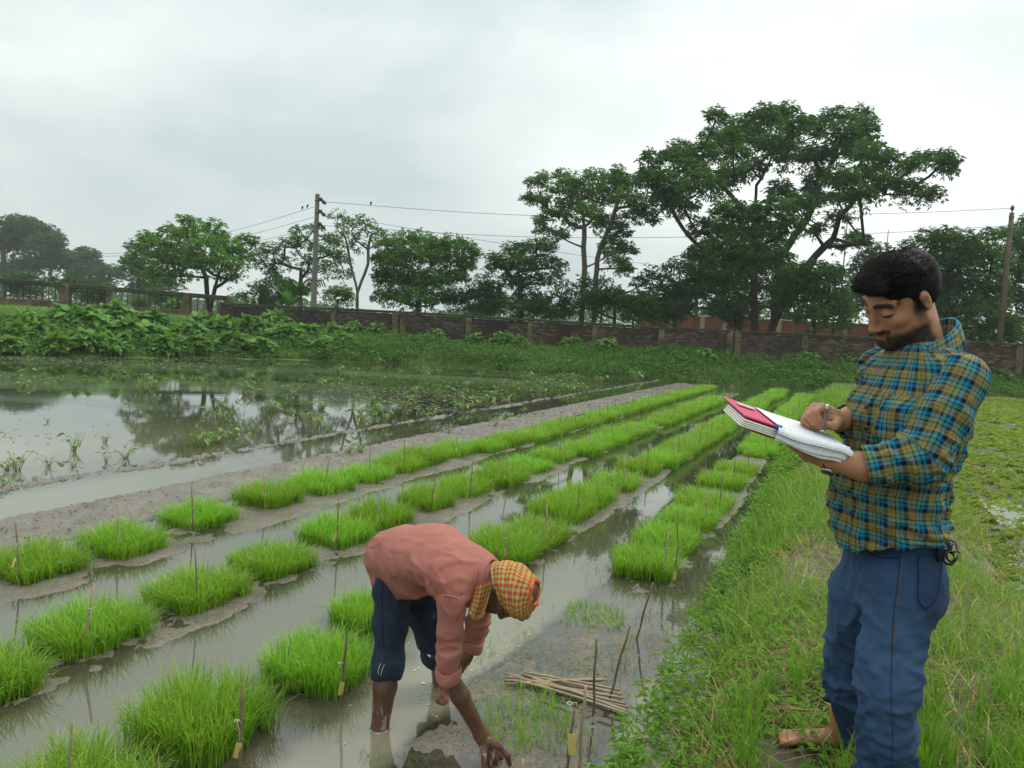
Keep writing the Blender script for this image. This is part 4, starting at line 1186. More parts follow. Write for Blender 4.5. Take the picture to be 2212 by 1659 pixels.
# ---------------------------------------------------------------- pond plants
M_stem = plain('plant_stem', (0.16, 0.20, 0.05), (0.26, 0.28, 0.10), 6, 0.5, 0.4)
M_pleaf = leaf_mat('pond_leaf', (0.08, 0.20, 0.03), (0.13, 0.28, 0.045), (0.19, 0.34, 0.07), 0.36, 0.4, 0.45, objvar=.3)
hl_d = mesh_data('leaf', *heart_leaf(1, .62, .3, .25), M_pleaf)
M_flower = plain('violet_petal', (0.18, 0.18, 0.55), None, 5, 0.6, 0.2)
def plant_parts(ns, spread):
    stems, lv = [], []
    for k in range(ns):
        az = rng.uniform(0, 2 * PI); ln = rng.uniform(.05, spread); bd_ = rng.uniform(.1, .8); L = rng.uniform(.55, 1.1)
        p = np.array([rng.normal(0, .05), rng.normal(0, .05), -.05]); P = [p]
        for j in range(5):
            th = ln + bd_ * (j / 5) ** 1.5
            p = p + L / 5 * np.array([math.sin(th) * math.cos(az), math.sin(th) * math.sin(az), math.cos(th)]); P.append(p)
        stems.append(tube(P, np.array([.024, .02, .016, .013, .011, .009]), 5, False))
        if rng.random() < .8:
            d_ = np.array([math.cos(az + rng.normal(0, .5)), math.sin(az + rng.normal(0, .5)), rng.uniform(-.5, .25)])
            lv.append((P[-1], basis(d_, (rng.normal(0, .3), rng.normal(-.1, .3), 1)), rng.uniform(.24, .44)))
    return join(stems), lv
variants = [plant_parts(n_, s_) for n_, s_ in ((9, .9), (14, .8), (6, 1.1), (18, .9), (11, .6))]
var_d = []
for (V, F), lv in variants:
    sd_ = mesh_data('stem', V, F, M_stem)
    hv_, hf_ = join([xform(heart_leaf(1, .62, .3, .25), p_, R_b, s_) for p_, R_b, s_ in lv])
    var_d.append((sd_, mesh_data('leaves', hv_, hf_, M_pleaf), lv))
PL = [(.3662 * a, 729 + .3662 * b, .3662 * c) for a, b, c in [(100, 785, 150), (40, 780, 130), (285, 765, 115), (435, 670, 170), (620, 620, 90), (740, 710, 150), (430, 765, 70), (625, 735, 80), (25, 880, 90), (905, 745, 70), (1150, 640, 120), (1210, 645, 140), (1280, 620, 130), (1430, 600, 80), (1490, 565, 110), (1860, 560, 160), (2140, 530, 150), (1290, 450, 100), (830, 310, 110), (890, 320, 120), (1170, 260, 50), (1470, 300, 70), (1730, 320, 70), (1590, 360, 70), (2080, 240, 70), (1590, 210, 60), (1990, 210, 60), (265, 195, 40), (180, 205, 60), (135, 290, 60), (1290, 820, 75), (2050, 700, 100), (2130, 690, 100), (280, 500, 40), (2190, 500, 80), (200, 835, 40), (1340, 560, 90)]]
PL += [(702 + .3418 * a, 378 + .3418 * b, .3418 * c) for a, b, c in [(230, 1550, 150), (380, 1570, 170), (500, 1500, 120), (650, 1550, 100), (880, 1490, 130), (1030, 1470, 130), (1150, 1420, 110), (740, 1380, 100), (1360, 1380, 80), (1560, 1370, 90), (1640, 1370, 80), (1260, 1300, 70), (1480, 1290, 50), (1740, 1310, 60), (980, 1270, 50), (720, 1250, 50), (330, 1190, 50), (80, 1250, 60), (180, 1290, 60), (580, 1370, 70), (1440, 1340, 70), (1100, 1330, 60), (900, 1330, 60), (780, 1640, 60), (1080, 1590, 60), (1140, 1560, 75), (1250, 1500, 40), (1200, 1370, 70), (830, 1440, 70), (300, 1450, 80), (130, 1440, 60)]]
for _ in range(52):
    q_ = (rng.uniform(380, 1500), rng.uniform(795, 905), 0)
    w_ = G(q_[0], q_[1], 0)
    if st(w_[0], w_[1])[0] < -6.9 and bank_d(w_[:1], w_[1:2])[0] < -.6 and rng.random() < .55 + .0004 * q_[0]: PL.append((q_[0], q_[1], rng.uniform(14, 34)))
PL = sorted(PL)
cnts = {}
for i, (x, y, h_) in enumerate(PL):
    q = G(x, y, 0)
    hw = h_ * q[1] / FPX * rng.uniform(.8, 1.05) * (.88 if q[1] < 9.5 else 1)
    k = int(rng.integers(0, 5))
    sd_, ld, lv = var_d[k]
    rz = rng.uniform(0, 6.28)
    root = empty('water_plant', (q[0], q[1], max(0, min(gz(q[0], q[1]), .05)) - .01), rz)
    root.scale = (hw, hw, hw)
    zone_ = 'standing in the mud by the channel' if st(q[0], q[1])[0] > -6.6 else 'in the near pond' if q[1] < 10 else 'in the middle pond' if q[1] < 18 else 'in the far pond'
    cnts[zone_] = cnts.get(zone_, 0) + 1
    tag(root, '%s leafy water plant %s, %s from the left there' % ('big' if hw > .45 else 'small', zone_, ordinal(cnts[zone_])), 'water plant', 'water plants in the pond')
    link('stem', sd_, root)
    if q[1] < 9.5:
        for p_, R_b, s_ in lv:
            l_ = link('leaf', hl_d, root, p_)
            l_.rotation_euler = Matrix(((R_b[0][0], R_b[1][0], R_b[2][0]), (R_b[0][1], R_b[1][1], R_b[2][1]), (R_b[0][2], R_b[1][2], R_b[2][2]))).to_euler()
            l_.scale = (s_, s_, s_)
    else:
        link('leaves', ld, root)
# small floating leaves and scum over the pond
n = 15000
fx_ = rng.uniform(-30, 1500, n); fy_ = 770 + 190 * rng.random(n) ** 1.5
P = np.array([G(a, b, .004) for a, b in zip(fx_, fy_)])
ss_ = st(P[:, 0], P[:, 1])[0]
k = (ss_ < -6.8) & (bank_d(P[:, 0], P[:, 1]) < -.3) & (rng.random(n) < np.clip(.25 + 1.5 * n2(P[:, 0] * .35, P[:, 1], .45, 3, 111), .02, 1))
P = P[k]; n = len(P); r = rng.uniform(.014, .04, n) * np.clip(P[:, 1] / 14, .6, 1.6)
a = np.arange(6) / 6 * 2 * PI
V = P[:, None] + np.stack([np.cos(a), np.sin(a), a * 0], -1)[None] * r[:, None, None] * rng.uniform(.6, 1.2, (n, 6, 1))
V[:, :, 2] += rng.uniform(0, .006, (n, 6))
tag(obj('floating_leaves', V.reshape(-1, 3), (np.arange(n) * 6)[:, None] + np.arange(6), leaf_mat('float_leaf', (0.10, 0.17, 0.05), (0.17, 0.25, 0.08), (0.26, 0.33, 0.13), .15), smooth=False), 'tiny floating leaves and scum scattered over the pond', 'floating leaves', kind='stuff')
# ---------------------------------------------------------------- low growth near the camera (uncountable)
def field_pts(n, s0, s1, t0, t1):
    s_ = rng.uniform(s0, s1, n); t_ = np.exp(rng.uniform(math.log(t0), math.log(t1), n))
    x, y = xy(s_, t_)
    return x, y, s_, t_
feet = [(LA[0], LA[1]) if False else (1.03, 2.03)]
x, y, s_, t_ = field_pts(52000, -.62, 1.3, 1.1, 29)
pn_ = n2(x, y, 1.1, 3, 71)
keep = rng.random(len(x)) < np.clip(.34 + 1.7 * pn_ + .55 * np.abs(s_ - .35) , .07, 1)
keep &= ~((np.abs(x - .98) < .17) & (y > 2.12) & (y < 2.6) & (rng.random(len(x)) < .93))
keep &= bank_d(x, y) < .5
x, y, s_, t_, pn_ = [q[keep] for q in (x, y, s_, t_, pn_)]
z = gh(x, y); n = len(x); wf = np.clip(t_ / 5, 1, 4)
L_ = rng.uniform(.06, .17, n) * (1 + .5 * sstep(-.1, -.45, s_)) * (1 + .9 * np.clip(pn_, 0, 1)) * np.where(rng.random(n) < .12, 1.7, 1)
V, F = blades(np.stack([x, y, z - .01], -1), rng.uniform(0, 2 * PI, n), L_, rng.uniform(.0032, .0065, n) * wf, rng.uniform(.05, .6, n), rng.uniform(.3, 1.6, n), 4, .5)
M_grass = leaf_mat('bund_grass', (0.12, 0.25, 0.022), (0.20, 0.36, 0.035), (0.32, 0.42, 0.09), 0.42)
tag(obj('bund_grass', V, F, M_grass, smooth=False), 'uneven green grass covering the bund the standing man is on', 'grass', kind='stuff')
# taller blades around the standing man's feet and the bottom edge
n = 1500
cl = rng.uniform(0, 1, (60, 2)); ci = rng.integers(0, 60, n)
tx = 1500 + 712 * cl[ci, 0] + rng.normal(0, 9, n); ty = 1500 + 230 * cl[ci, 1] + rng.normal(0, 9, n)
P = np.array([G(a, b, .2) for a, b in zip(tx, ty)]); P[:, 2] = gh(P[:, 0], P[:, 1]) - .01
k = (st(P[:, 0], P[:, 1])[0] > -.5) & (P[:, 1] > 1.5) & ~((tx > 1655) & (tx < 1810) & (ty > 1540) & (ty < 1720))
P = P[k]; n = len(P)
V, F = blades(P, rng.uniform(0, 2 * PI, n), rng.uniform(.12, .27, n), rng.uniform(.004, .0075, n), rng.uniform(.02, .35, n), rng.uniform(.1, .9, n), 5, .5)
tag(obj('tall_grass_blades', V, F, leaf_mat('tall_blades', (0.10, 0.24, 0.018), (0.15, 0.32, 0.025), (0.22, 0.38, 0.05), 0.45), smooth=False), 'tall fresh grass blades in the right foreground', 'grass', kind='stuff')
x, y, s_, t_ = field_pts(19000, -.4, 1.25, 1.1, 26)
keep = rng.random(len(x)) < np.clip(.85 - 1.6 * n2(x, y, 1.1, 3, 71), 0.05, 1)
keep &= ~((np.abs(x - .98) < .17) & (y > 2.05) & (y < 2.6) & (rng.random(len(x)) < .8))
x, y, t_ = x[keep], y[keep], t_[keep]; z = gh(x, y); n = len(x); wf = np.clip(t_ / 5, 1, 4)
V, F = blades(np.stack([x, y, z + rng.uniform(0, .06, n)], -1), rng.uniform(0, 2 * PI, n), rng.uniform(.06, .2, n), rng.uniform(.0025, .0055, n) * wf, rng.uniform(.8, 1.75, n), rng.uniform(-.3, .4, n), 3)
M_straw = leaf_mat('dry_straw', (0.24, 0.15, 0.05), (0.40, 0.27, 0.10), (0.50, 0.39, 0.18), 0.25)
tag(obj('dry_straw', V, F, M_straw, smooth=False), 'matted dry brown straw lying on the bund', 'straw', kind='stuff')
def weeds(name, label, x, y, lift, leafL, m, mat, up=.4, wratio=.32):
    z = gh(x, y); P = np.repeat(np.stack([x, y, np.maximum(z, 0)], -1), m, 0); n = len(P)
    az = rng.uniform(0, 2 * PI, n); hv = rng.uniform(.1, 1, n) * np.repeat(lift, m)
    P = P + np.stack([rng.normal(0, .018, n), rng.normal(0, .018, n), hv], -1)
    A = unit(np.stack([np.cos(az), np.sin(az), rng.uniform(-.25, up, n)], -1))
    Nn = unit(np.stack([rng.normal(0, .4, n), rng.normal(0, .4, n), np.ones(n)], -1))
    Lv = np.repeat(leafL, m) * rng.uniform(.6, 1.2, n)
    V, F = leaves(P, A, Nn, Lv, Lv * wratio, .2, .25)
    tag(obj(name, V, F, mat, smooth=False), label, 'weeds', kind='stuff')
M_weed = leaf_mat('weed_leaf', (0.11, 0.25, 0.028), (0.18, 0.35, 0.04), (0.25, 0.41, 0.07), 0.42)
x, y, s_, t_ = field_pts(4200, -.66, .1, 1.4, 28)
keep = rng.random(len(x)) < np.clip(1.05 - .9 * (s_ + .6) / .7 + .8 * n2(x, y, 1.4, 2, 81), 0, 1)
x, y, t_ = x[keep], y[keep], t_[keep]
weeds('bund_weeds', 'leafy green weeds along the wet left edge of the bund', x, y, np.clip(.13 * rng.uniform(.3, 1.3, len(x)), 0, .2), .042 * np.clip(t_ / 5, 1, 3), 9, M_weed)
x, y, s_, t_ = field_pts(2500, 0, 1.3, 1.4, 20)
weeds('bund_herbs', 'small broad leaved herbs scattered through the bund grass', x, y, .07 * rng.uniform(.3, 1.2, len(x)), .03 * np.clip(t_ / 5, 1, 3), 6, M_weed, wratio=.5)
# flooded field on the right
M_fweed = leaf_mat('field_weed', (0.15, 0.25, 0.03), (0.25, 0.36, 0.05), (0.36, 0.34, 0.11), 0.42)
x, y, s_, t_ = field_pts(30000, 1.15, 13, 2.4, 34)
pud = n2(x, y, .75, 3, 91) - .22 + .75 * np.exp(-((s_ - 2.0) / .75) ** 2 - ((t_ - 4.5) / 1.7) ** 2)
keep = (rng.random(len(x)) < np.clip(.95 - 2.4 * np.clip(pud, 0, 1), .04, 1)) & (bank_d(x, y) < .3)
x, y, t_ = x[keep], y[keep], t_[keep]
weeds('field_weeds', 'low yellow green weeds carpeting the flooded field at right', x, y, .06 * rng.uniform(.2, 1.3, len(x)), .036 * np.clip(t_ / 4.5, 1, 4), 7, M_fweed, .5, .4)
# straggling blades on the flooded mud and in the shallows
x, y, s_, t_ = field_pts(4200, -1.5, -.55, 2.0, 5.2)
keep = rng.random(len(x)) < np.clip(.5 + 1.3 * n2(x, y, 2.0, 2, 95), 0, 1)
x, y = x[keep], y[keep]; n = len(x)
V, F = blades(np.stack([x, y, np.maximum(gh(x, y), 0) - .005], -1), rng.uniform(0, 2 * PI, n), rng.uniform(.03, .10, n), .0028, rng.uniform(.3, 1.3, n), rng.uniform(.2, 1, n), 3)
tag(obj('stray_sprouts', V, F, leaf_mat('sprouts', (0.09, 0.18, 0.03), (0.15, 0.26, 0.04), (0.25, 0.24, 0.09), .35), smooth=False), 'scattered thin sprouts on the flooded mud near the bund', 'sprouts', kind='stuff')
# crumbs of mud on the bare strip and the ridge, straw scraps
oct_ = np.array([(1, 0, 0), (-1, 0, 0), (0, 1, 0), (0, -1, 0), (0, 0, 1), (0, 0, -1)], float)
octf = np.array([(0, 2, 4), (2, 1, 4), (1, 3, 4), (3, 0, 4), (2, 0, 5), (1, 2, 5), (3, 1, 5), (0, 3, 5)])
def crumbs(n, s0, s1, t0, t1, r0, r1):
    x, y, s_, t_ = field_pts(n, s0, s1, t0, t1)
    r = rng.uniform(r0, r1, n) * np.clip(t_ / 7, .8, 2.5)
    V = oct_[None] * r[:, None, None] * rng.uniform(.5, 1.4, (n, 6, 3)) * np.array([1, 1, .6]) + np.stack([x, y, np.maximum(gh(x, y), -.01)], -1)[:, None]
    return V.reshape(-1, 3), (np.arange(n) * 6)[:, None, None] + octf
parts = []
for a in ((1700, -5.5, -4.75, 3.0, 26, .004, .013), (1500, -6.6, -6.25, 3.5, 28, .004, .014), (900, -4.5, -2.8, 2.5, 18, .003, .008), (800, -1.35, -.7, 2.4, 5, .003, .008)):
    V, F = crumbs(*a); parts.append((V, F.reshape(-1, 3)))
V, F = join(parts)
tag(obj('mud_crumbs', V, F, mud_mat('crumb_mud', (0.07, 0.055, 0.038), (0.11, 0.09, 0.066), (0.16, 0.14, 0.11)), smooth=False), 'crumbs and clods of mud on the bare strip and ridge', 'mud clods', kind='stuff')
# foam flecks on the stirred water
n = 150
fx = rng.normal(1000, 110, n); fy = rng.normal(1440, 75, n)
P = np.array([G(a, b, .003) for a, b in zip(fx, fy)])
k = gh(P[:, 0], P[:, 1]) < -.02
P = P[k]; n = len(P); r = rng.uniform(.002, .008, n) * np.where(rng.random(n) < .1, 1.9, 1)
a = np.arange(7) / 7 * 2 * PI
V = np.concatenate([P[:, None] + np.stack([np.cos(a), np.sin(a) * .7, a * 0], -1)[None] * r[:, None, None] * rng.uniform(.6, 1.2, (n, 7, 1)), P[:, None] + np.array([0, 0, .0015])], 1)
b = (np.arange(n) * 8)[:, None, None]
F = b + np.array([[i, (i + 1) % 7, 7] for i in range(7)])
tag(obj('foam_flecks', V.reshape(-1, 3), F.reshape(-1, 3), plain('foam', (0.5, 0.5, 0.44), (0.62, 0.62, 0.55), 30, .5, .4)), 'white foam flecks floating on the stirred water', 'foam', kind='stuff')
# ---------------------------------------------------------------- people: bodies grown as one smooth surface round a skeleton
class Field:
    def __init__(s, lo, hi, h):
        s.ax = [np.arange(lo[i], hi[i] + h, h, dtype=np.float32) for i in range(3)]
        s.h = h
        s.D = np.full([len(a) for a in s.ax], 0.2, np.float32)
    def _win(s, lo, hi):
        sl = []
        for i in range(3):
            a = max(0, int((lo[i] - s.ax[i][0]) / s.h)); b = min(len(s.ax[i]), int((hi[i] - s.ax[i][0]) / s.h) + 2)
            if a >= b: return None
            sl.append(slice(a, b))
        return tuple(sl)
    def _pts(s, w):
        return s.ax[0][w[0]][:, None, None], s.ax[1][w[1]][None, :, None], s.ax[2][w[2]][None, None, :]
    def put(s, w, d, k, op='u'):
        A = s.D[w]
        d = d.astype(np.float32)
        if op == 'u':
            if k <= 0: s.D[w] = np.minimum(A, d); return
            h = np.clip(0.5 + 0.5 * (A - d) / k, 0, 1)
            s.D[w] = A * (1 - h) + d * h - k * h * (1 - h)
        elif op == 's':
            h = np.clip(0.5 - 0.5 * (A + d) / max(k, 1e-5), 0, 1)
            s.D[w] = A * (1 - h) - d * h + k * h * (1 - h)
        elif op == 'i':
            s.D[w] = np.maximum(A, d)
    def cone(s, a, b, ra, rb, k=0.02, op='u'):
        a, b = np.asarray(a, float), np.asarray(b, float)
        m = max(ra, rb) + k + 2 * s.h
        w = s._win(np.minimum(a, b) - m, np.maximum(a, b) + m)
        if w is None: return
        x, y, z = s._pts(w)
        ab = b - a; L2 = max(ab @ ab, 1e-9)
        t = np.clip(((x - a[0]) * ab[0] + (y - a[1]) * ab[1] + (z - a[2]) * ab[2]) / L2, 0, 1)
        d = np.sqrt((x - a[0] - t * ab[0]) ** 2 + (y - a[1] - t * ab[1]) ** 2 + (z - a[2] - t * ab[2]) ** 2) - (ra + (rb - ra) * t)
        s.put(w, d, k, op)
    def chain(s, P, R, k=0.012):
        for i in range(len(P) - 1):
            s.cone(P[i], P[i + 1], R[i], R[i + 1], k)
    def econe(s, a, b, wa, wb, L, Fv, k=0.03):
        """tapered limb of oval section: wa = (half width along L, half depth along Fv)"""
        a, b, L, Fv = [np.asarray(q, float) for q in (a, b, L, Fv)]
        m = max(*wa, *wb) + k + 2 * s.h
        w = s._win(np.minimum(a, b) - m, np.maximum(a, b) + m)
        if w is None: return
        x, y, z = s._pts(w)
        ab = b - a; L2 = max(ab @ ab, 1e-9)
        t = np.clip(((x - a[0]) * ab[0] + (y - a[1]) * ab[1] + (z - a[2]) * ab[2]) / L2, 0, 1)
        qx, qy, qz = x - a[0] - t * ab[0], y - a[1] - t * ab[1], z - a[2] - t * ab[2]
        u = qx * L[0] + qy * L[1] + qz * L[2]; v = qx * Fv[0] + qy * Fv[1] + qz * Fv[2]
        r2 = np.maximum(qx * qx + qy * qy + qz * qz - u * u - v * v, 0)
        W = wa[0] + (wb[0] - wa[0]) * t; Dp = wa[1] + (wb[1] - wa[1]) * t
        mn = np.minimum(W, Dp)
        e_ = np.sqrt((u / W) ** 2 + (v / Dp) ** 2 + r2 / (mn * mn))
        g_ = np.sqrt((u / (W * W)) ** 2 + (v / (Dp * Dp)) ** 2 + r2 / mn ** 4)
        s.put(w, e_ * (e_ - 1) / np.maximum(g_, 1e-4), k)
    def ell(s, c, r, M, k=0.01, op='u'):
        """oval blob, rows of M its axes"""
        c, r, M = np.asarray(c, float), np.asarray(r, float), np.asarray(M, float)
        m = r.max() + k + 2 * s.h
        w = s._win(c - m, c + m)
        if w is None: return
        x, y, z = s._pts(w)
        q = [(x - c[0]) * M[i][0] + (y - c[1]) * M[i][1] + (z - c[2]) * M[i][2] for i in range(3)]
        e_ = np.sqrt(sum((q[i] / r[i]) ** 2 for i in range(3)))
        g_ = np.sqrt(sum((q[i] / r[i] ** 2) ** 2 for i in range(3)))
        s.put(w, e_ * (e_ - 1) / np.maximum(g_, 1e-4), k, op)
    def plane(s, p, n, round_=0.0):
        """cut away the side that n points to"""
        x, y, z = s.ax[0][:, None, None], s.ax[1][None, :, None], s.ax[2][None, None, :]
        d = (x - p[0]) * n[0] + (y - p[1]) * n[1] + (z - p[2]) * n[2]
        s.D = np.maximum(s.D, d.astype(np.float32))
    def mesh(s):
        D = s.D; nx, ny, nz = D.shape
        S = D < 0
        cnt = np.zeros((nx - 1, ny - 1, nz - 1), np.uint8)
        for a in (0, 1):
            for b in (0, 1):
                for c in (0, 1):
                    cnt += S[a:nx - 1 + a, b:ny - 1 + b, c:nz - 1 + c]
        I = np.argwhere((cnt > 0) & (cnt < 8))
        idx = np.full(cnt.shape, -1, np.int32)
        idx[I[:, 0], I[:, 1], I[:, 2]] = np.arange(len(I))
        cor = np.array([[a, b, c] for a in (0, 1) for b in (0, 1) for c in (0, 1)])
        val = np.stack([D[I[:, 0] + a, I[:, 1] + b, I[:, 2] + c] for a, b, c in cor], -1)
        acc = np.zeros((len(I), 3)); n = np.zeros(len(I))
        for i in range(8):
            for j in range(i + 1, 8):
                if np.abs(cor[i] - cor[j]).sum() != 1: continue
                va, vb = val[:, i], val[:, j]
                cr = (va < 0) != (vb < 0)
                t = np.where(cr, va / np.where(cr, va - vb, 1), 0)
                acc += np.where(cr[:, None], cor[i] + t[:, None] * (cor[j] - cor[i]), 0); n += cr
        loc = acc / n[:, None]
        V = np.stack([s.ax[i][I[:, i]] + s.h * loc[:, i] for i in range(3)], -1)
        Fs = []
        for ax in range(3):
            o1, o2 = (ax + 1) % 3, (ax + 2) % 3
            sl0 = [slice(None)] * 3; sl1 = [slice(None)] * 3
            sl0[ax] = slice(0, -1); sl1[ax] = slice(1, None)
            for o in (o1, o2): sl0[o] = slice(1, -1); sl1[o] = slice(1, -1)
            A, B = S[tuple(sl0)], S[tuple(sl1)]
            E = np.argwhere(A != B)
            sg = A[E[:, 0], E[:, 1], E[:, 2]]
            E = E.copy(); E[:, o1] += 1; E[:, o2] += 1
            q = []
            for d1, d2 in ((-1, -1), (0, -1), (0, 0), (-1, 0)):
                c = E.copy(); c[:, o1] += d1; c[:, o2] += d2
                q.append(idx[c[:, 0], c[:, 1], c[:, 2]])
            q = np.stack(q, -1)
            Fs.append(np.where(sg[:, None], q, q[:, ::-1]))
        return V, np.concatenate(Fs)
def normals(V, F):
    N = np.zeros_like(V)
    fn = np.cross(V[F[:, 2]] - V[F[:, 0]], V[F[:, 3]] - V[F[:, 1]])
    for i in range(4): np.add.at(N, F[:, i], fn)
    return unit(N)
def relax(V, F, it=2, f=0.5):
    for _ in range(it):
        A = np.zeros_like(V); c = np.zeros(len(V))
        for i in range(4):
            np.add.at(A, F[:, i], V[F[:, (i + 1) % 4]] + V[F[:, (i + 3) % 4]]); np.add.at(c, F[:, i], 2)
        V = V + f * (A / np.maximum(c, 1)[:, None] - V)
    return V
def folds(V, direction, freq, seed, stretch=0.25, warp=0.35, sharp=False):
    """ridged cloth folds running along `direction`"""
    d = unit(direction)
    al = V @ d
    Q = V - np.outer(al, d) * (1 - stretch)
    Q = Q + warp * 0.1 * np.stack([fbm(V * 6, 2, seed + 5), fbm(V * 6, 2, seed + 6), fbm(V * 6, 2, seed + 7)], -1)
    n = fbm(Q * freq, 2, seed)
    if sharp: return np.clip(1 - 3.2 * np.abs(n), 0, 1) ** 1.5 - 0.25
    return (1 - 2 * np.abs(n)) ** 2 - 0.35
def bone_uv(V, a, b, ref, R):
    """cloth coordinates round a limb: (arc, length)"""
    a, b = np.asarray(a, float), np.asarray(b, float)
    T = unit(b - a); x = unit(np.asarray(ref, float) - T * (np.asarray(ref, float) @ T)); y = np.cross(T, x)
    q = V - a
    return np.arctan2(q @ y, q @ x) * R, q @ T

def open_end(V, F, p, n, rmax=.1):
    """drop the flat faces that close a cut cloth tube"""
    fn = unit(np.cross(V[F[:, 2]] - V[F[:, 0]], V[F[:, 3]] - V[F[:, 1]]))
    m = V[F].mean(1) - p
    return F[~((fn @ np.asarray(n) > .8) & (np.abs(m @ n) < .012) & (np.linalg.norm(m, axis=1) < rmax))]
def head(f, c, M, s=1.0, ears=True):
    c = np.asarray(c, float)
    P = lambda *q: c + s * (np.array(q) @ M)
    f.ell(P(0, -.012, .035), np.array([.074, .094, .083]) * s, M, .01)
    f.ell(P(0, .028, -.04), np.array([.06, .062, .083]) * s, M, .03)
    f.ell(P(0, .034, -.084), np.array([.05, .052, .036]) * s, M, .025)
    f.ell(P(0, .078, -.106), np.array([.022, .02, .018]) * s, M, .02)
    for g_ in (-1, 1):
        f.cone(P(g_ * .054, -.004, -.058), P(g_ * .02, .068, -.104), .02 * s, .017 * s, .025)
        f.ell(P(g_ * .045, .055, -.03), np.array([.02, .024, .017]) * s, M, .022)
        f.cone(P(g_ * .012, .083, .021), P(g_ * .05, .066, .02), .0115 * s, .0105 * s, .014)
    for g_ in (-1, 1):
        f.ell(P(g_ * .033, .094, -.002), np.array([.019, .013, .012]) * s, M, .012, 's')
        f.ell(P(g_ * .033, .0755, -.002), np.array([.0165, .0145, .0125]) * s, M, .003)
    f.cone(P(0, .088, .012), P(0, .105, -.042), .0078 * s, .0100 * s, .012)
    f.ell(P(0, .1065, -.046), np.array([.0118, .0125, .0105]) * s, M, .006)
    for g_ in (-1, 1): f.ell(P(g_ * .0125, .0965, -.050), np.array([.0078, .011, .0072]) * s, M, .006)
    f.ell(P(0, .089, -.0705), np.array([.025, .0125, .0058]) * s, M, .004)
    f.ell(P(0, .088, -.0815), np.array([.021, .013, .0068]) * s, M, .004)
    if ears:
        for g_ in (-1, 1):
            E = np.array([[.94, -.34 * g_, 0], [.34 * g_, .9, -.25], [.08 * g_, .235, .97]]) @ M
            f.ell(P(g_ * .077, -.014, -.004), np.array([.0085, .02, .034]) * s, E, .006)
            f.ell(P(g_ * .0865, -.008, -.007), np.array([.007, .0115, .02]) * s, E, .004, 's')
    return P
def skin_mat(name, c1, c2, beard, palm=None, wet=0.0):
    g = Mat(name)
    p = g.pos()
    n = g.noise(18, 4, 0.6, p)
    col = g.ramp(n, [(0.3, c1), (0.7, c2)])
    col = g.mix(g.attr('lip'), col, (c2[0] * .62, c2[1] * 0.5, c2[2] * 0.6))
    if palm: col = g.mix(g.attr('palm'), col, palm)
    if palm: col = g.mix(g.math('MULTIPLY', g.attr('mud'), g.math('GREATER_THAN', g.noise(42, 4, 0.6, g.n('Mapping', Vector=p, Scale=(1, 1, .35))), 0.57)), col, (0.27, 0.22, 0.17))
    bm = g.math('MULTIPLY', g.attr('beard'), g.math('ADD', 0.72, g.math('MULTIPLY', g.noise(300, 2, 0.5, p), 0.4)))
    col = g.mix(g.math('MINIMUM', bm, 1.0), col, beard)
    nm = g.bump(g.noise(160, 3, 0.6, p), 0.18, 0.002)
    return g.done(g.bsdf(col, 0.48 - wet, 0.4, nm))
def head_masks(V, c, M, s=1.0):
    """facial hair, brows and lips as colour masks in head coordinates"""
    q = ((V - np.asarray(c)) @ np.asarray(M).T) / s
    x, y, z = np.abs(q[:, 0]), q[:, 1], q[:, 2]
    near = (np.linalg.norm(q, axis=1) < 0.17)
    jit = 0.004 * fbm(q * 90, 2, 3)
    jaw = sstep(-.058, -.082, z + jit - 0.28 * (0.062 - y) * (y < 0.062) * 0.35) * sstep(-.02, .004, y + jit) 
    side = sstep(.012, -.004, np.abs(y - .004) - .010) * sstep(.02, .0, z) * sstep(-.09, -.03, z) * (x > .05)
    mous = sstep(.006, .002, np.abs(z + .0630 + jit * .5) - .003 - 0.10 * 0.0 * x) * sstep(.036, .03, x) * (y > .06)
    lips = sstep(.0105, .0075, np.abs(z + .0775)) * sstep(.022, .017, x) * (y > .075)
    beard = np.maximum(np.maximum(jaw * (1 - lips), side * 0.9), mous) * near
    brow = sstep(.0075, .0045, np.abs(z - (.023 + .10 * (x - .03) * (x < .045) - 0.25 * np.maximum(x - .045, 0)) + jit * .3)) * sstep(.008, .014, x) * sstep(.062, .055, x) * (y > .035)
    lash = sstep(.0036, .0018, np.abs(z + .0085 - 3.0 * (x - .033) ** 2)) * sstep(.018, .015, np.abs(x - .033)) * (y > .06)
    nost = sstep(.006, .003, np.hypot(x - .0085, (z + .0565) * 1.2)) * (y > .09)
    return np.clip(np.maximum.reduce([beard, brow * near * 1.3, lash * near * 1.3, nost * near * .8]), 0, 1.4), lips * near
def cloth_mat(name, c1, c2, rough=0.85, weave=900, bump=0.25, sheen=0.03):
    g = Mat(name)
    p = g.pos()
    col = g.ramp(g.noise(6, 5, 0.6, p), [(0.3, c1), (0.7, c2)])
    cre = g.math('ABSOLUTE', g.math('SUBTRACT', g.noise(6.5, 2, 0.45, p, dist=0.9), 0.5))
    b1 = g.n('Bump', Strength=0.3, Distance=0.05, Height=g.math('MINIMUM', cre, 0.12))
    return g.done(g.bsdf(col, rough, 0.2, g.n('Bump', Strength=bump, Distance=0.001, Height=g.noise(weave, 2, 0.5, p), Normal=b1), Sheen__Weight=sheen))
def wloc(o):
    p = np.zeros(3)
    while o is not None:
        p = p + np.array(o.location); o = o.parent
    return p
def parented(name, V, F, mat, par, **k):
    return obj(name, np.asarray(V) - wloc(par), F, mat, par, **k)

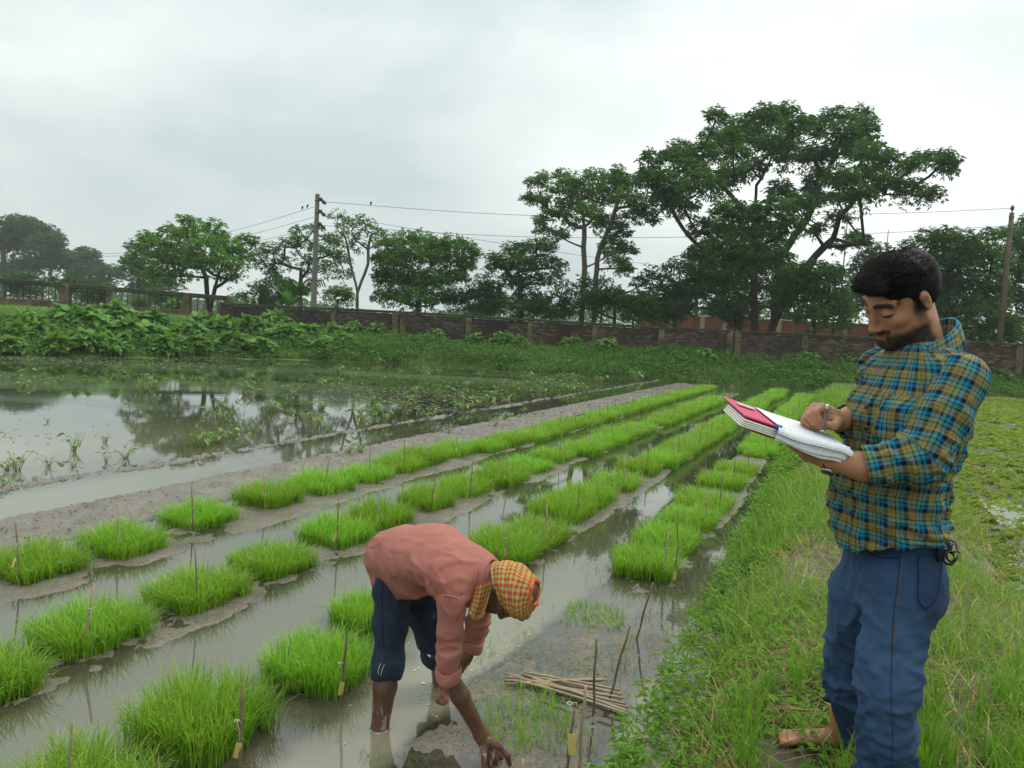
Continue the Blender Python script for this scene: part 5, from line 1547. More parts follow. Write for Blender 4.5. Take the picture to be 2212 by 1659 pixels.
# ================================================================ the standing man with the notebook
BA = math.radians(10)
BF = np.array([-math.cos(BA), -math.sin(BA), 0]); BL = np.array([math.sin(BA), -math.cos(BA), 0]); UP = np.array([0, 0, 1.0])
Sc = D(1978, 808, 2.15); Ls = Sc + 0.175 * BL; Rs = Sc - 0.142 * BL
Hem = D(1916, 1178, 2.15); Bel = D(1916, 1055, 2.15); Che = D(1962, 905, 2.15); Nb = D(1998, 752, 2.16)
Pel = D(1922, 1250, 2.16)
Le, Lcf, Lw = D(1992, 988, 1.94), D(1868, 1008, 1.98), D(1798, 996, 2.04)
Re, Rcf, Rw = D(1893, 950, 2.36), D(1838, 905, 2.24), D(1812, 909, 2.17)
HS = 1.037
def hframe(b, P, ro):
    h = np.array([-math.cos(b), -math.sin(b), 0]); f = math.cos(P) * h - math.sin(P) * UP; u = math.cos(P) * UP + math.sin(P) * h
    l = np.cross(u, f)
    return np.array([math.cos(ro) * l + math.sin(ro) * u, f, math.cos(ro) * u - math.sin(ro) * l])
HM = hframe(math.radians(9.6), math.radians(33), math.radians(-14)); HC = D(1943.5, 640, 2.15)
LH, LK, LA = D(1948, 1265, 2.06), D(1916, 1470, 2.04), D(1908, 1790, 2.05)
RH, RK, RA = D(1858, 1275, 2.27), D(1838, 1430, 2.36), D(1822, 1580, 2.48)
foot_xy = D(1740, 1605, 2.5)
lo = np.array([0.62, 1.75, 0.08]); hi = np.array([Ls[0] + 0.2, 2.72, 1.95])
f = Field(lo, hi, 0.0042)
hp = head(f, HC, HM, HS)
f.cone(hp(0, -.03, -.05), Nb + (0, 0, -.03), .056, .062, .03)
f.econe(Che + BF * .0, Sc - UP * .05, (.13, .085), (.14, .07), BL, BF, .03)
f.econe(Pel, Che, (.13, .09), (.13, .085), BL, BF, .03)
f.chain([Ls, Le, Lcf, Lw], [.045, .042, .038, .028], .02); f.chain([Rs, Re, Rcf, Rw], [.045, .042, .036, .028], .02)
f.chain([LH, LK, LA], [.075, .055, .045], .03); f.chain([RH, RK, RA], [.075, .055, .045], .03)
# feet
for an, toe, yy in ((RA, D(1695, 1592, 2.5), 0), (LA, LA + BF * 0.19 - UP * 0.07, 0)):
    toe = np.array(toe); gzt = 0
    heel = an - BF * 0.03 - UP * 0.02
    mid = (heel + toe) / 2
    f.cone(an, heel - UP * .01, .04, .034, .02); f.econe(heel, toe, (.034, .03), (.042, .017), BL, UP, .02)
    for j, (o_, r_) in enumerate(((-.034, .013), (-.016, .0105), (0, .010), (.014, .0095), (.027, .009))):
        sgn = 1 if an is RA else -1
        q = toe + BL * o_ * -sgn + BF * (.028 - .012 * j * .6)
        f.cone(toe + BL * o_ * -sgn * .8 - BF * .02, q, r_ * 1.1, r_, .008)
# writing hand
mcp = [D(1774, 881, 2.105), D(1760, 881, 2.125), D(1750, 888, 2.145), D(1744, 897, 2.165)]
pip = [D(1760, 892, 2.075), D(1747, 899, 2.095), D(1738, 906, 2.12), D(1736, 914, 2.145)]
dip = [D(1770, 908, 2.07), D(1759, 914, 2.085), D(1749, 918, 2.11), D(1748, 923, 2.135)]
tip = [D(1778, 917, 2.072), D(1774, 924, 2.082), D(1765, 927, 2.105), D(1762, 929, 2.13)]
for a, r_ in zip(mcp, (.0135, .0135, .013, .0115)):
    f.cone(Rw, a, .022, r_ * 1.15, .012)
f.cone(Rw, D(1790, 905, 2.13), .026, .028, .02)
f.cone(D(1790, 905, 2.13), D(1765, 897, 2.125), .026, .02, .015)
for a, b, c_, d_, r_ in zip(mcp, pip, dip, tip, (.0102, .0104, .0098, .0086)):
    f.chain([a, b, c_, d_], [r_ * 1.2, r_ * 1.08, r_ * .95, r_ * .82], .004)
f.chain([Rw + UP * -.005, D(1808, 912, 2.09), D(1803, 919, 2.068), D(1790, 917, 2.066)], [.02, .0135, .0115, .0095], .008)
# supporting hand, palm up below the notebook
lp = D(1748, 974, 2.08)
f.cone(Lw, lp, .028, .03, .02); f.econe(lp, D(1712, 958, 2.10), (.02, .036), (.016, .034), UP, np.array([0, 1.0, 0]), .015)
for j in range(4):
    y_ = 2.065 + j * .022
    kn = D(1712 - j * 1.5, 957, y_)
    mid_ = D(1685 - j * 1 + (4 if j == 3 else 0), 944, y_ + .004); tp_ = D(1662 + (6 if j in (0, 3) else 0), 934, y_ + .006)
    f.chain([kn, mid_, tp_], [.0115, .0102, .0082], .004)
f.chain([Lw + UP * .0, D(1765, 982, 2.05), D(1738, 972, 2.035), D(1718, 962, 2.04)], [.022, .015, .012, .009], .008)
V, F = f.mesh()
V = relax(V, F, 1, 0.35)
beard, lip = head_masks(V, HC, HM, HS)
M_skinA = skin_mat('tan_skin', (0.33, 0.158, 0.08), (0.385, 0.192, 0.104), (0.012, 0.009, 0.008))
px0 = np.array([LA[0], LA[1], 0.2])
man = obj('person', V - px0, F, M_skinA, attrs=dict(beard=beard, lip=lip), loc=px0)
tag(man, 'standing man in plaid shirt and blue jeans looking down, writing in a notebook', 'person')
# hair
f = Field(HC - .2, HC + .2, 0.004)
P_ = lambda *q: HC + HS * (np.array(q) @ HM)
f.ell(P_(0, -.012, .052), np.array([.080, .102, .074]) * HS, HM, .01)
f.ell(P_(0, -.035, .02), np.array([.0795, .083, .085]) * HS, HM, .02)
f.ell(P_(0, .054, .085), np.array([.055, .047, .031]) * HS, HM, .03)
f.ell(P_(.02, .080, .073), np.array([.038, .026, .019]) * HS, HM, .02)
f.ell(P_(-.02, .078, .075), np.array([.038, .026, .019]) * HS, HM, .02)
# hairline
f.ell(P_(0, .118, -.035), np.array([.135, .078, .103]) * HS, HM, .006, 's')
for g_ in (-1, 1):
    f.ell(P_(g_ * .078, .048, -.012), np.array([.03, .036, .048]) * HS, HM, .004, 's')
    f.ell(P_(g_ * .082, -.012, -.012), np.array([.03, .022, .036]) * HS, HM, .004, 's')
f.plane(P_(0, -.05, -.062), -HM[2] * .92 + HM[1] * .4)
V, F = f.mesh(); N = normals(V, F)
q = ((V - HC) @ HM.T) / HS
V = V + N * (0.0018 * fbm(q * np.array([60, 22, 60]), 3, 8) + 0.006 * fbm(q * 22, 2, 4) * sstep(.03, .09, q[:, 2]))[:, None]
g = Mat('black_hair')
col = g.ramp(g.noise(40, 3, 0.6, g.pos()), [(0.35, (0.004, 0.0035, 0.003)), (0.7, (0.010, 0.008, 0.007))])
M_hair = g.done(g.bsdf(col, 0.6, 0.18, g.bump(g.noise(260, 2, 0.5, g.pos()), 0.4, 0.003)))
# loose strands
pick = rng.choice(len(V), 15000)
pv, pn, pq = V[pick], N[pick], q[pick]
grow = unit(HM[1] * 0.9 + pn * 0.30 + HM[2] * 0.2 * np.sign(pq[:, 2:3] - 0.03) + rng.normal(0, 0.22, (15000, 3)))
ln = np.where(pq[:, 2] > 0.05, rng.uniform(.006, .015, 15000) * np.where(pq[:, 1] > .06, .6, 1.0), rng.uniform(.002, .005, 15000))
sd = unit(np.cross(grow, pn + 0.01)) * 0.00045
Vs = np.stack([pv - sd - pn * .002, pv + sd - pn * .002, pv + grow * ln[:, None] * .6 + sd * .6, pv + grow * ln[:, None] + np.array([0, 0, -.25]) * ln[:, None]], 1).reshape(-1, 3)
b = (np.arange(15000) * 4)[:, None]
Vh, Fh = join([(V, F), (Vs, np.concatenate([b + np.array([0, 1, 2]), b + np.array([0, 2, 3])]))])
parented('hair', Vh, Fh, M_hair, man)
# short beard strands
P0, Fm = None, None
bm = np.where((beard > 0.6))[0]
bodyV = np.array([v.co[:] for v in man.data.vertices]) + px0
bodyN = np.array([n_.vector[:] for n_ in man.data.vertex_normals]) if hasattr(man.data, 'vertex_normals') else None
bm = np.where(beard > 0.85)[0]
pick = rng.choice(bm, 4200)
pv, pn = bodyV[pick], bodyN[pick]
gr = unit(pn * .55 - HM[2] * .8 + rng.normal(0, .35, (4200, 3))); ln = rng.uniform(.003, .0075, 4200)
pv = pv + rng.normal(0, .0018, (4200, 3))
sd = unit(np.cross(gr, pn + .01)) * .0005
Vs = np.stack([pv - sd, pv + sd, pv + gr * ln[:, None]], 1).reshape(-1, 3)
parented('beard', Vs, (np.arange(4200) * 3)[:, None] + np.array([0, 1, 2]), M_hair, man)

# plaid shirt
g = Mat('plaid_cotton')
pu, pv_ = g.attr('pu'), g.attr('pv')
W_ = [(0.0, (0.175, 0.148, 0.05)), (0.17, (0.04, 0.04, 0.03)), (0.195, (0.175, 0.148, 0.05)), (0.35, (0.004, 0.006, 0.02)), (0.56, (0.006, 0.15, 0.27)), (0.71, (0.004, 0.006, 0.02)), (0.77, (0.075, 0.19, 0.14)), (0.93, (0.01, 0.012, 0.02))]
wz = g.math('MULTIPLY', g.math('SUBTRACT', g.noise(9, 2, 0.5, g.pos()), 0.5), 0.006)
fu = g.math('FRACT', g.math('MULTIPLY', g.math('ADD', pu, wz), 1 / 0.054)); fv = g.math('FRACT', g.math('MULTIPLY', g.math('ADD', pv_, wz), 1 / 0.054))
cu, cv = g.ramp(fu, W_, 'CONSTANT'), g.ramp(fv, W_, 'CONSTANT')
col = g.mix(0.5, cu, cv)
col = g.n('HueSaturation', Saturation=1.05, Value=1.2, Color=col)
M_plaid = g.done(g.bsdf(col, 0.85, 0.2, g.n('Bump', Strength=0.4, Distance=0.045, Height=g.math('MINIMUM', g.math('ABSOLUTE', g.math('SUBTRACT', g.noise(8, 2, 0.5, g.pos(), dist=1.1), 0.5)), 0.12)), Sheen__Weight=0.02))
f = Field(np.minimum(Hem, Sc) - .33, np.maximum(Hem, Sc) + .33, 0.006)
tax = [(Hem, (.186, .132)), (Bel, (.172, .115)), (Che, (.180, .118)), (Sc - UP * .055, (.158, .098))]
for (a, wa), (b, wb) in zip(tax[:-1], tax[1:]):
    f.econe(a, b, wa, wb, BL, BF, .05)
f.cone(Ls - UP * .012 - BL * .012, Rs - UP * .012, .056, .058, .05)
f.cone(Sc - UP * .02, Sc + (Nb - Sc) * .3, .1, .07, .05)
f.cone(Sc + (Nb - Sc) * .45 - BF * .015, Ls - BL * .02 + UP * .004, .062, .055, .05)
f.cone(Sc + (Nb - Sc) * .45 - BF * .015, Rs + BL * .02 + UP * .004, .062, .055, .05)
f.cone(Che + BF * .06 + BL * .08, Che + BF * .06 - BL * .08, .065, .065, .06)
f.plane(Hem + UP * .018, -UP)
V, F = f.mesh(); F = open_end(V, F, Hem + UP * .018, -UP, .3)
hemw = sstep(.06, 0, V[:, 2] - (Hem[2] + .018))
N = normals(V, F)
lowb = sstep(Bel[2] + .12, Hem[2] + .05, V[:, 2])
dsp = .015 * folds(V, (0.25, 0.1, -1), 13, 3, .3) * (0.35 + .8 * lowb) + .014 * folds(V, (0.8, -.3, -.45), 13, 9, .25) * sstep(Che[2] + .1, Bel[2], V[:, 2])
dsp = dsp + .006 * folds(V, (-.5, 0, -.8), 14, 14, .2) + .012 * folds(V, (.75, -.25, -.55), 14, 19, .13, .35, True) * sstep(Che[2] + .05, Bel[2], V[:, 2]) + .008 * folds(V, (-.6, .1, -.75), 17, 23, .13, .35, True)
V = V + N * dsp[:, None]
# curved tails: the hem dips at front and back, rises at the sides
ang_ = np.arctan2((V - Hem) @ BF, (V - Hem) @ BL)
V[:, 2] += hemw * (.028 * np.cos(2 * ang_) * 1.0 - .0) + hemw * .006 * fbm(V * 9, 2, 2)
axp = np.array([np.interp(V[:, 2], [Hem[2], Bel[2], Che[2], Sc[2]], [q[i] for q in (Hem, Bel, Che, Sc)]) for i in (0, 1)]).T
uu = np.arctan2(((V[:, :2] - axp) @ BF[:2]) / .75, (V[:, :2] - axp) @ BL[:2])
uu = np.where(uu < -PI * .5, uu + 2 * PI, uu)
shirt = parented('shirt', V, F, M_plaid, man, attrs=dict(pu=uu * .165, pv=V[:, 2] + .1 * (V[:, 0] - Hem[0]) * 0))
def sleeve(par, a, b, c, r, ref, seed, cuff_len=.055):
    lo_ = np.minimum(np.minimum(a, b), c) - .16; hi_ = np.maximum(np.maximum(a, b), c) + .16
    f = Field(lo_, hi_, 0.0052)
    f.chain([a + (a - b) * .02, a + (b - a) * .5, b], [r[0], r[1], r[2]], .02)
    e = b + (c - b) * (1 - cuff_len / np.linalg.norm(c - b))
    f.chain([b, e], [r[2], r[3]], .03)
    f.cone(e, c, r[3] + .004, r[3] + .005, .002)
    f.plane(c, unit(c - b))
    V, F = f.mesh(); F = open_end(V, F, c, unit(c - b)); N = normals(V, F)
    t1 = (V - b) @ unit(b - a); near_e = np.exp(-(np.linalg.norm(V - b, axis=1) / .13) ** 2)
    pl = unit(np.cross(b - a, c - b))
    d_ = .016 * near_e * folds(V, pl + .3 * unit(a - b), 17, seed, .14, .35, True) + .008 * near_e * folds(V, pl - .4 * unit(a - b), 15, seed + 8, .16) + .010 * folds(V, unit(b - a) + .6 * pl, 12, seed + 3, .25)
    V = V + N * d_[:, None]
    incuff = ((V - c) @ unit(c - b)) > -cuff_len
    w = sstep(-.02, .02, (V - b) @ unit((b - a) / np.linalg.norm(b - a) - 0 * c) )
    u1, v1 = bone_uv(V, a, b, ref, r[1]); u2, v2 = bone_uv(V, b, c, ref, r[2])
    fore = ((V - b) @ (unit(c - b) - unit(a - b))) > 0
    return V, F, np.where(fore, u2, u1), np.where(fore, v2 + np.linalg.norm(b - a), v1)
V, F, u_, v_ = sleeve(man, Ls, Le, Lcf, (.066, .064, .060, .052), BF, 21)
parented('sleeve', V, F, M_plaid, shirt, attrs=dict(pu=u_, pv=v_))
V, F, u_, v_ = sleeve(man, Rs, Re, Rcf, (.075, .066, .058, .050), BF, 31)
parented('sleeve', V, F, M_plaid, shirt, attrs=dict(pu=u_, pv=v_))
from mathutils.bvhtree import BVHTree
def bvh_of(V, F):
    return BVHTree.FromPolygons([tuple(q) for q in V], [tuple(int(i) for i in q) for q in F])
def world_mesh(o):
    V = np.zeros(len(o.data.vertices) * 3, np.float32); o.data.vertices.foreach_get('co', V)
    return V.reshape(-1, 3).astype(float) + wloc(o), [tuple(p_.vertices) for p_ in o.data.polygons]
def cast(bvh, org, d):
    h = bvh.ray_cast(Vector(org), Vector(unit(d)))
    return (np.array(h[0]), np.array(h[1])) if h[0] is not None else (None, None)
def on_surface(bvh, pts, lift=.002):
    """points of the surface lying behind these photo positions"""
    out = []
    for x, y in pts:
        p_, n_ = cast(bvh, _C, ray(x, y))
        if p_ is not None: out.append(p_ + n_ * lift * (1 if n_ @ ray(x, y) < 0 else -1))
    return np.array(out)
# collar
Cb = D(2003, 747, 2.145)
na_ = 40
phs = np.radians(np.linspace(30, 330, na_))
rows_ = []
for ph in phs:
    d_ = math.cos(ph) * BF * .95 + math.sin(ph) * BL
    z0 = -.052 * math.cos(ph) - .004
    fr_ = min(ph, 2 * PI - ph)
    tp_ = math.exp(-((fr_ - .5) / .42) ** 2)
    rows_.append([Cb + d_ * .068 + UP * (z0 - .012), Cb + d_ * .067 + UP * (z0 + .034), Cb + d_ * .072 + UP * (z0 + .038), Cb + d_ * (.080 + .006 * tp_) + UP * (z0 + .030 - .008 * tp_),
                  Cb + d_ * (.094 + .018 * tp_) + UP * (z0 - .008 - .022 * tp_), Cb + d_ * (.102 + .026 * tp_) + UP * (z0 - .026 - .048 * tp_), Cb + d_ * (.099 + .024 * tp_) + UP * (z0 - .025 - .047 * tp_), Cb + d_ * .078 + UP * (z0 + .02)])
Vc = np.array(rows_).reshape(-1, 3); k_ = 8
i_, j_ = np.meshgrid(np.arange(na_ - 1), np.arange(k_ - 1), indexing='ij')
Fc = np.stack([i_ * k_ + j_, i_ * k_ + j_ + 1, (i_ + 1) * k_ + j_ + 1, (i_ + 1) * k_ + j_], -1).reshape(-1, 4)
parented('collar', Vc, Fc, M_plaid, shirt, attrs=dict(pu=np.repeat(phs * .09, k_), pv=np.tile([0, .03, .035, .045, .075, .095, .095, .05], na_)))
# button strip, buttons, chest pocket
SV, SF = world_mesh(shirt); sb = bvh_of(SV, SF)
def torso_front(z, side, lift=.003):
    ax_ = np.array([np.interp(z, [Hem[2], Bel[2], Che[2], Sc[2]], [q[i] for q in (Hem, Bel, Che, Sc)]) for i in (0, 1)] + [z])
    p_, n_ = cast(sb, ax_ + BF * .5 + BL * side, -BF)
    return None if p_ is None else p_ + BF * lift
rowsP = []
zs = np.linspace(Hem[2] + .012, Sc[2] - .045, 46)
for z in zs:
    r_ = [torso_front(z, s_, l_) for s_, l_ in ((.002, -.002), (.004, .004), (.017, .0045), (.030, .004), (.032, -.002))]
    if all(q is not None for q in r_): rowsP.append(r_)
Vp = np.array(rowsP).reshape(-1, 3); n_ = len(rowsP)
i_, j_ = np.meshgrid(np.arange(n_ - 1), np.arange(4), indexing='ij')
Fp = np.stack([i_ * 5 + j_, i_ * 5 + j_ + 1, (i_ + 1) * 5 + j_ + 1, (i_ + 1) * 5 + j_], -1).reshape(-1, 4)
parented('button_strip', Vp, Fp, M_plaid, shirt, attrs=dict(pu=np.tile([.0, .001, .015, .029, .03], n_), pv=Vp[:, 2]))
M_button = plain('dark_button', (0.01, 0.012, 0.02), None, 5, 0.3, 0.5)
for z in np.linspace(Hem[2] + .10, Sc[2] - .10, 6):
    p_ = torso_front(z, .017, .006)
    V, F = tube([p_ - BF * .001, p_ + BF * .0025], .0058, 10); parented('button', V, F, M_button, shirt)
pk = []
pz = np.linspace(Che[2] + .075, Che[2] - .045, 9); px_ = np.linspace(.055, .155, 8)
for i, z in enumerate(pz):
    for s_ in px_:
        dz = -.015 * (1 - abs((s_ - .105) / .05)) * (1 if i == 8 else 0)
        q = torso_front(z + dz, s_, .0045); pk.append(q if q is not None else pk[-1])
pk = np.array(pk); i_, j_ = np.meshgrid(np.arange(8), np.arange(7), indexing='ij')
Fp = np.stack([i_ * 8 + j_, i_ * 8 + j_ + 1, (i_ + 1) * 8 + j_ + 1, (i_ + 1) * 8 + j_], -1).reshape(-1, 4)
parented('chest_pocket', pk, Fp, M_plaid, shirt, attrs=dict(pu=np.tile(px_, 9) + .012, pv=pk[:, 2] + .006))
# jeans
g = Mat('denim')
p = g.pos()
col = g.ramp(g.noise(7, 5, 0.6, p), [(0.3, (0.006, 0.019, 0.055)), (0.55, (0.011, 0.034, 0.088)), (0.75, (0.021, 0.055, 0.13))])
col = g.mix(g.math('MULTIPLY', g.noise(420, 2, 0.5, g.n('Mapping', Vector=p, Scale=(1, 1, 0.25))), 0.3), col, (0.032, 0.058, 0.11))
col = g.mix(g.math('MULTIPLY', g.attr('fade'), 0.75), col, (0.05, 0.105, 0.205))
M_denim = g.done(g.bsdf(col, 0.85, 0.2, g.n('Bump', Strength=0.3, Distance=0.05, Height=g.math('MINIMUM', g.math('ABSOLUTE', g.math('SUBTRACT', g.noise(6, 2, 0.45, p, dist=0.9), 0.5)), 0.12)), Sheen__Weight=0.02))
f = Field(np.minimum(LA, RA) - (.25, .3, .2), np.maximum(Pel, LH) + (.3, .25, .25), 0.0065)
f.econe(Pel + UP * .13, Pel - UP * .02, (.158, .106), (.166, .108), BL, BF, .04)
f.cone(Pel - BF * .025 + BL * .07 - UP * .01, Pel - BF * .025 - BL * .07 - UP * .01, .08, .08, .05)
f.chain([LH, LK, LA + UP * .06, LA + UP * .02], [.094, .077, .074, .078], .045)
f.chain([RH, RK, RA + UP * .03, RA - UP * .015], [.094, .075, .070, .076], .03)
f.plane(RA - UP * .03, -UP)
V, F = f.mesh(); F = open_end(V, F, RA - UP * .03, -UP, .2); N = normals(V, F)
kn = sum(np.exp(-(np.linalg.norm(V - q, axis=1) / .16) ** 2) for q in (LK - UP * .05, RK - UP * .03)); cr = np.exp(-(np.linalg.norm(V - (Pel - UP * .09 + BF * .05), axis=1) / .14) ** 2)
an_ = sum(np.exp(-((V[:, 2] - q[2] - .1) / .13) ** 2) * (np.hypot(V[:, 0] - q[0], V[:, 1] - q[1]) < .2) for q in (LA, RA))
dsp = (.020 * kn + .024 * an_) * folds(V, (1, .2, .35), 15, 40, .2, .35, True) + .010 * kn * folds(V, (1, .1, -.5), 19, 42, .2, .35, True) + .018 * cr * folds(V, (-.7, -.4, .5), 17, 44, .2, .35, True) + .006 * folds(V, (.15, .1, 1), 10, 47, .2) + .004 * folds(V, (.6, .2, .7), 17, 51, .25)
V = V + N * dsp[:, None]
fade = np.exp(-(((V - (LH * .45 + LK * .55)) @ BF - .05) / .07) ** 2) * np.exp(-((V[:, 2] - (LH[2] * .5 + LK[2] * .5)) / .2) ** 2) + .6 * kn
jeans = parented('jeans', V, F, M_denim, man, attrs=dict(fade=np.clip(fade, 0, 1)))
jb = bvh_of(V, F)
M_stitch = plain('dark_seam', (0.007, 0.02, 0.052), None, 5, 0.9, 0.1)
M_thread = plain('copper_thread', (0.16, 0.10, 0.05), None, 5, 0.8, 0.2)
M_denim2 = cloth_mat('denim_patch', (0.013, 0.031, 0.075), (0.022, 0.048, 0.105))
def seam(name, pts, r, mat, par, b=None, lift=.001):
    pts = [tuple(q) for q in smooth_path(np.array([(x, y, 0) for x, y in pts], float), 60)[:, :2]]
    P = on_surface(b or jb, pts, lift)
    if len(P) > 2:
        V, F = tube(P, r, 5); parented(name, V, F, mat, par)
seam('side_seam', [(1946, 1196), (1938, 1270), (1930, 1330), (1926, 1420), (1925, 1500), (1928, 1580), (1927, 1655)], .0007, M_stitch, jeans)
seam('side_seam', [(1950, 1205), (1942, 1275), (1934, 1332), (1930, 1420)], .0009, M_thread, jeans)
pocket = [(1984, 1200), (2000, 1200), (2015, 1201), (2030, 1202), (2030, 1230), (2026, 1262), (2020, 1290), (1998, 1314), (1982, 1296), (1983, 1260), (1984, 1200)]
P = on_surface(jb, pocket, .003)
if len(P) > 8:
    c_ = P.mean(0) + 0.0
    Vp = np.concatenate([P[:-1], [c_ + unit(_C - c_) * .006]]); m_ = len(P) - 1
    parented('back_pocket', Vp, np.array([[i, (i + 1) % m_, m_] for i in range(m_)]), M_denim2, jeans)
    seam('pocket_seam', pocket, .0009, M_stitch, jeans, lift=.004)
seam('pocket_seam', [(1880, 1196), (1900, 1203), (1920, 1206), (1941, 1203)], .0016, M_stitch, jeans)
if 0: seam('inner_seam', [(1858, 1330), (1866, 1400), (1868, 1470), (1866, 1540), (1858, 1610)], .0016, M_stitch, jeans)
# looped black cord in the back pocket
M_cord = plain('black_rubber', (0.008, 0.008, 0.009), None, 5, 0.35, 0.5)
cc_ = on_surface(jb, [(2022, 1196)], .01)
cc_ = cc_[0] if len(cc_) else D(2022, 1196, 2.08)
lps = []
for (x, y, rx, ry, t_) in ((2052, 1180, 17, 13, .5), (2058, 1194, 13, 20, .2), (2050, 1206, 12, 14, -.5), (2040, 1172, 14, 9, .9)):
    a_ = np.linspace(0, 2 * PI, 26)
    pts = [D(x + rx * math.cos(q) * math.cos(t_) - ry * math.sin(q) * math.sin(t_), y + rx * math.cos(q) * math.sin(t_) + ry * math.sin(q) * math.cos(t_), cc_[1] + .02 * math.sin(q * 2 + x)) for q in a_]
    lps.append(tube(pts, .0032, 6))
lps.append(tube([cc_ - UP * .02, D(2030, 1180, cc_[1]), D(2040, 1175, cc_[1])], .006, 6))
V, F = join(lps)
c0 = V.mean(0)
tag(obj('cord', V - c0, F, M_cord, loc=c0), 'black looped rubber cord sticking out of the jeans back pocket', 'cord')
# wristwatch and wristband
def band(c, ax, r, w, t, mat, name, par):
    ax = unit(ax); x = unit(np.cross(ax, UP)); y = np.cross(ax, x); a_ = np.arange(24) / 24 * 2 * PI
    V = np.concatenate([c + ax * o_ + (r + q) * (np.cos(a_)[:, None] * x + np.sin(a_)[:, None] * y) for o_, q in ((-w / 2, 0), (-w / 2, t), (w / 2, t), (w / 2, 0))])
    i = np.arange(24); F = np.concatenate([np.stack([k * 24 + i, k * 24 + (i + 1) % 24, ((k + 1) % 4) * 24 + (i + 1) % 24, ((k + 1) % 4) * 24 + i], -1) for k in range(4)])
    return parented(name, V, F, mat, par)
wd = Lw - Lcf; wc = Lw + unit(wd) * .004
M_strap = plain('brown_leather', (0.02, 0.012, 0.009), (0.035, 0.022, 0.016), 20, 0.6, 0.3)
M_steel = plain('steel', (0.45, 0.44, 0.42), None, 5, 0.25, 0.5, metal=1.0)
M_dial = plain('dark_dial', (0.02, 0.03, 0.02), None, 5, 0.15, 0.5)
wt_ = band(wc, wd, .0295, .018, .003, M_strap, 'wristwatch', man)
dn_ = unit(np.array([-.1, -.55, -.8])); dn_ = unit(dn_ - unit(wd) * (dn_ @ unit(wd)))
V, F = tube([wc + dn_ * .029, wc + dn_ * .037], .019, 20); parented('watch_case', V, F, M_steel, wt_)
V, F = tube([wc + dn_ * .0365, wc + dn_ * .0378], .0162, 20); parented('watch_dial', V, F, M_dial, wt_)
band(Rw + (Rw - Rcf) * -.05, Rw - Rcf, .0285, .012, .003, plain('blue_band', (0.02, 0.05, 0.22), None, 5, 0.5, 0.4), 'wristband', man)
# ---------------------------------------------------------------- notebook, papers, pen
N0, N1 = D(1842, 984, 2.0), D(1610, 905, 2.0)
e1 = N1 - N0; LB = np.linalg.norm(e1); e1 = unit(e1)
e2 = unit(np.array([.02, 1, .125])); e2 = unit(e2 - e1 * (e1 @ e2)); e3 = unit(np.cross(e2, e1)); e3 = e3 if e3[2] > 0 else -e3
BR = np.array([e1, e2, e3])
bp = lambda a, b, c: N0 + e1 * a + e2 * b + e3 * c
M_pink = plain('pink_folder', (0.55, 0.03, 0.10), (0.62, 0.05, 0.14), 6, 0.35, 0.5)
M_page = plain('page_edges', (0.55, 0.53, 0.46), (0.66, 0.64, 0.58), 120, 0.8, 0.2)
nbk = empty('notebook', bp(LB / 2, .1, 0))
tag(nbk, 'pink folder and white notebook with loose sheets held by the standing man', 'notebook')
V, F = bbox_bevel((0, 0, 0), (LB + .004, .245, .006), .002); parented('pink_folder', V @ BR + bp(LB / 2 - .002, .132, .006), F, M_pink, nbk, smooth=False)
for i in range(4):
    V, F = bbox_bevel((0, 0, 0), (.20, .19, .0042), .0012); parented('page_block', V @ BR + bp(LB - .098 + .003 * i, .095 - .003 * i, -.004 - .0052 * i), F, M_page, nbk, smooth=False)
V, F = bbox_bevel((0, 0, 0), (.17, .19, .003), .001); parented('back_cover', V @ BR + bp(LB - .115, .1, -.0265), F, plain('tan_cover', (0.22, 0.12, 0.05), (0.28, 0.16, 0.07), 9, 0.6, 0.3), nbk, smooth=False)
V, F = bbox_bevel((0, 0, 0), (.05, .035, .004), .001)
parented('clip', V @ BR @ np.array([[1, 0, 0], [0, 1, 0], [0, 0, 1]]) + bp(LB - .045, .17, .013), F, plain('pale_clip', (0.5, 0.47, 0.40), None, 8, 0.4, 0.5), nbk, smooth=False)
V, F = tube([bp(.226, -.002, .008), bp(.212, -.004, .008)], .0075, 12); parented('blue_cap', V, F, plain('blue_plastic', (0.0, 0.09, 0.35), None, 5, 0.3, 0.5), nbk)
g = Mat('written_paper')
uvx, uvy = g.attr('pu'), g.attr('pv')
ln_ = g.math('LESS_THAN', g.math('ABSOLUTE', g.math('SUBTRACT', g.math('FRACT', g.math('MULTIPLY', uvy, 1 / .014)), 0.5)), 0.16)
cv3 = g.n('CombineXYZ', X=uvx, Y=uvy, Z=0.0)
wr = g.math('GREATER_THAN', g.noise(260, 2, 0.5, g.n('Mapping', Vector=cv3, Scale=(1, .5, 1))), 0.5)
msk = g.math('MULTIPLY', g.math('MULTIPLY', ln_, wr), g.math('GREATER_THAN', g.noise(26, 1, 0.5, cv3), 0.45))
M_paper = g.done(g.bsdf(g.mix(g.math('MULTIPLY', msk, .4), (0.74, 0.76, 0.80), (0.16, 0.17, 0.24)), 0.75, 0.2))
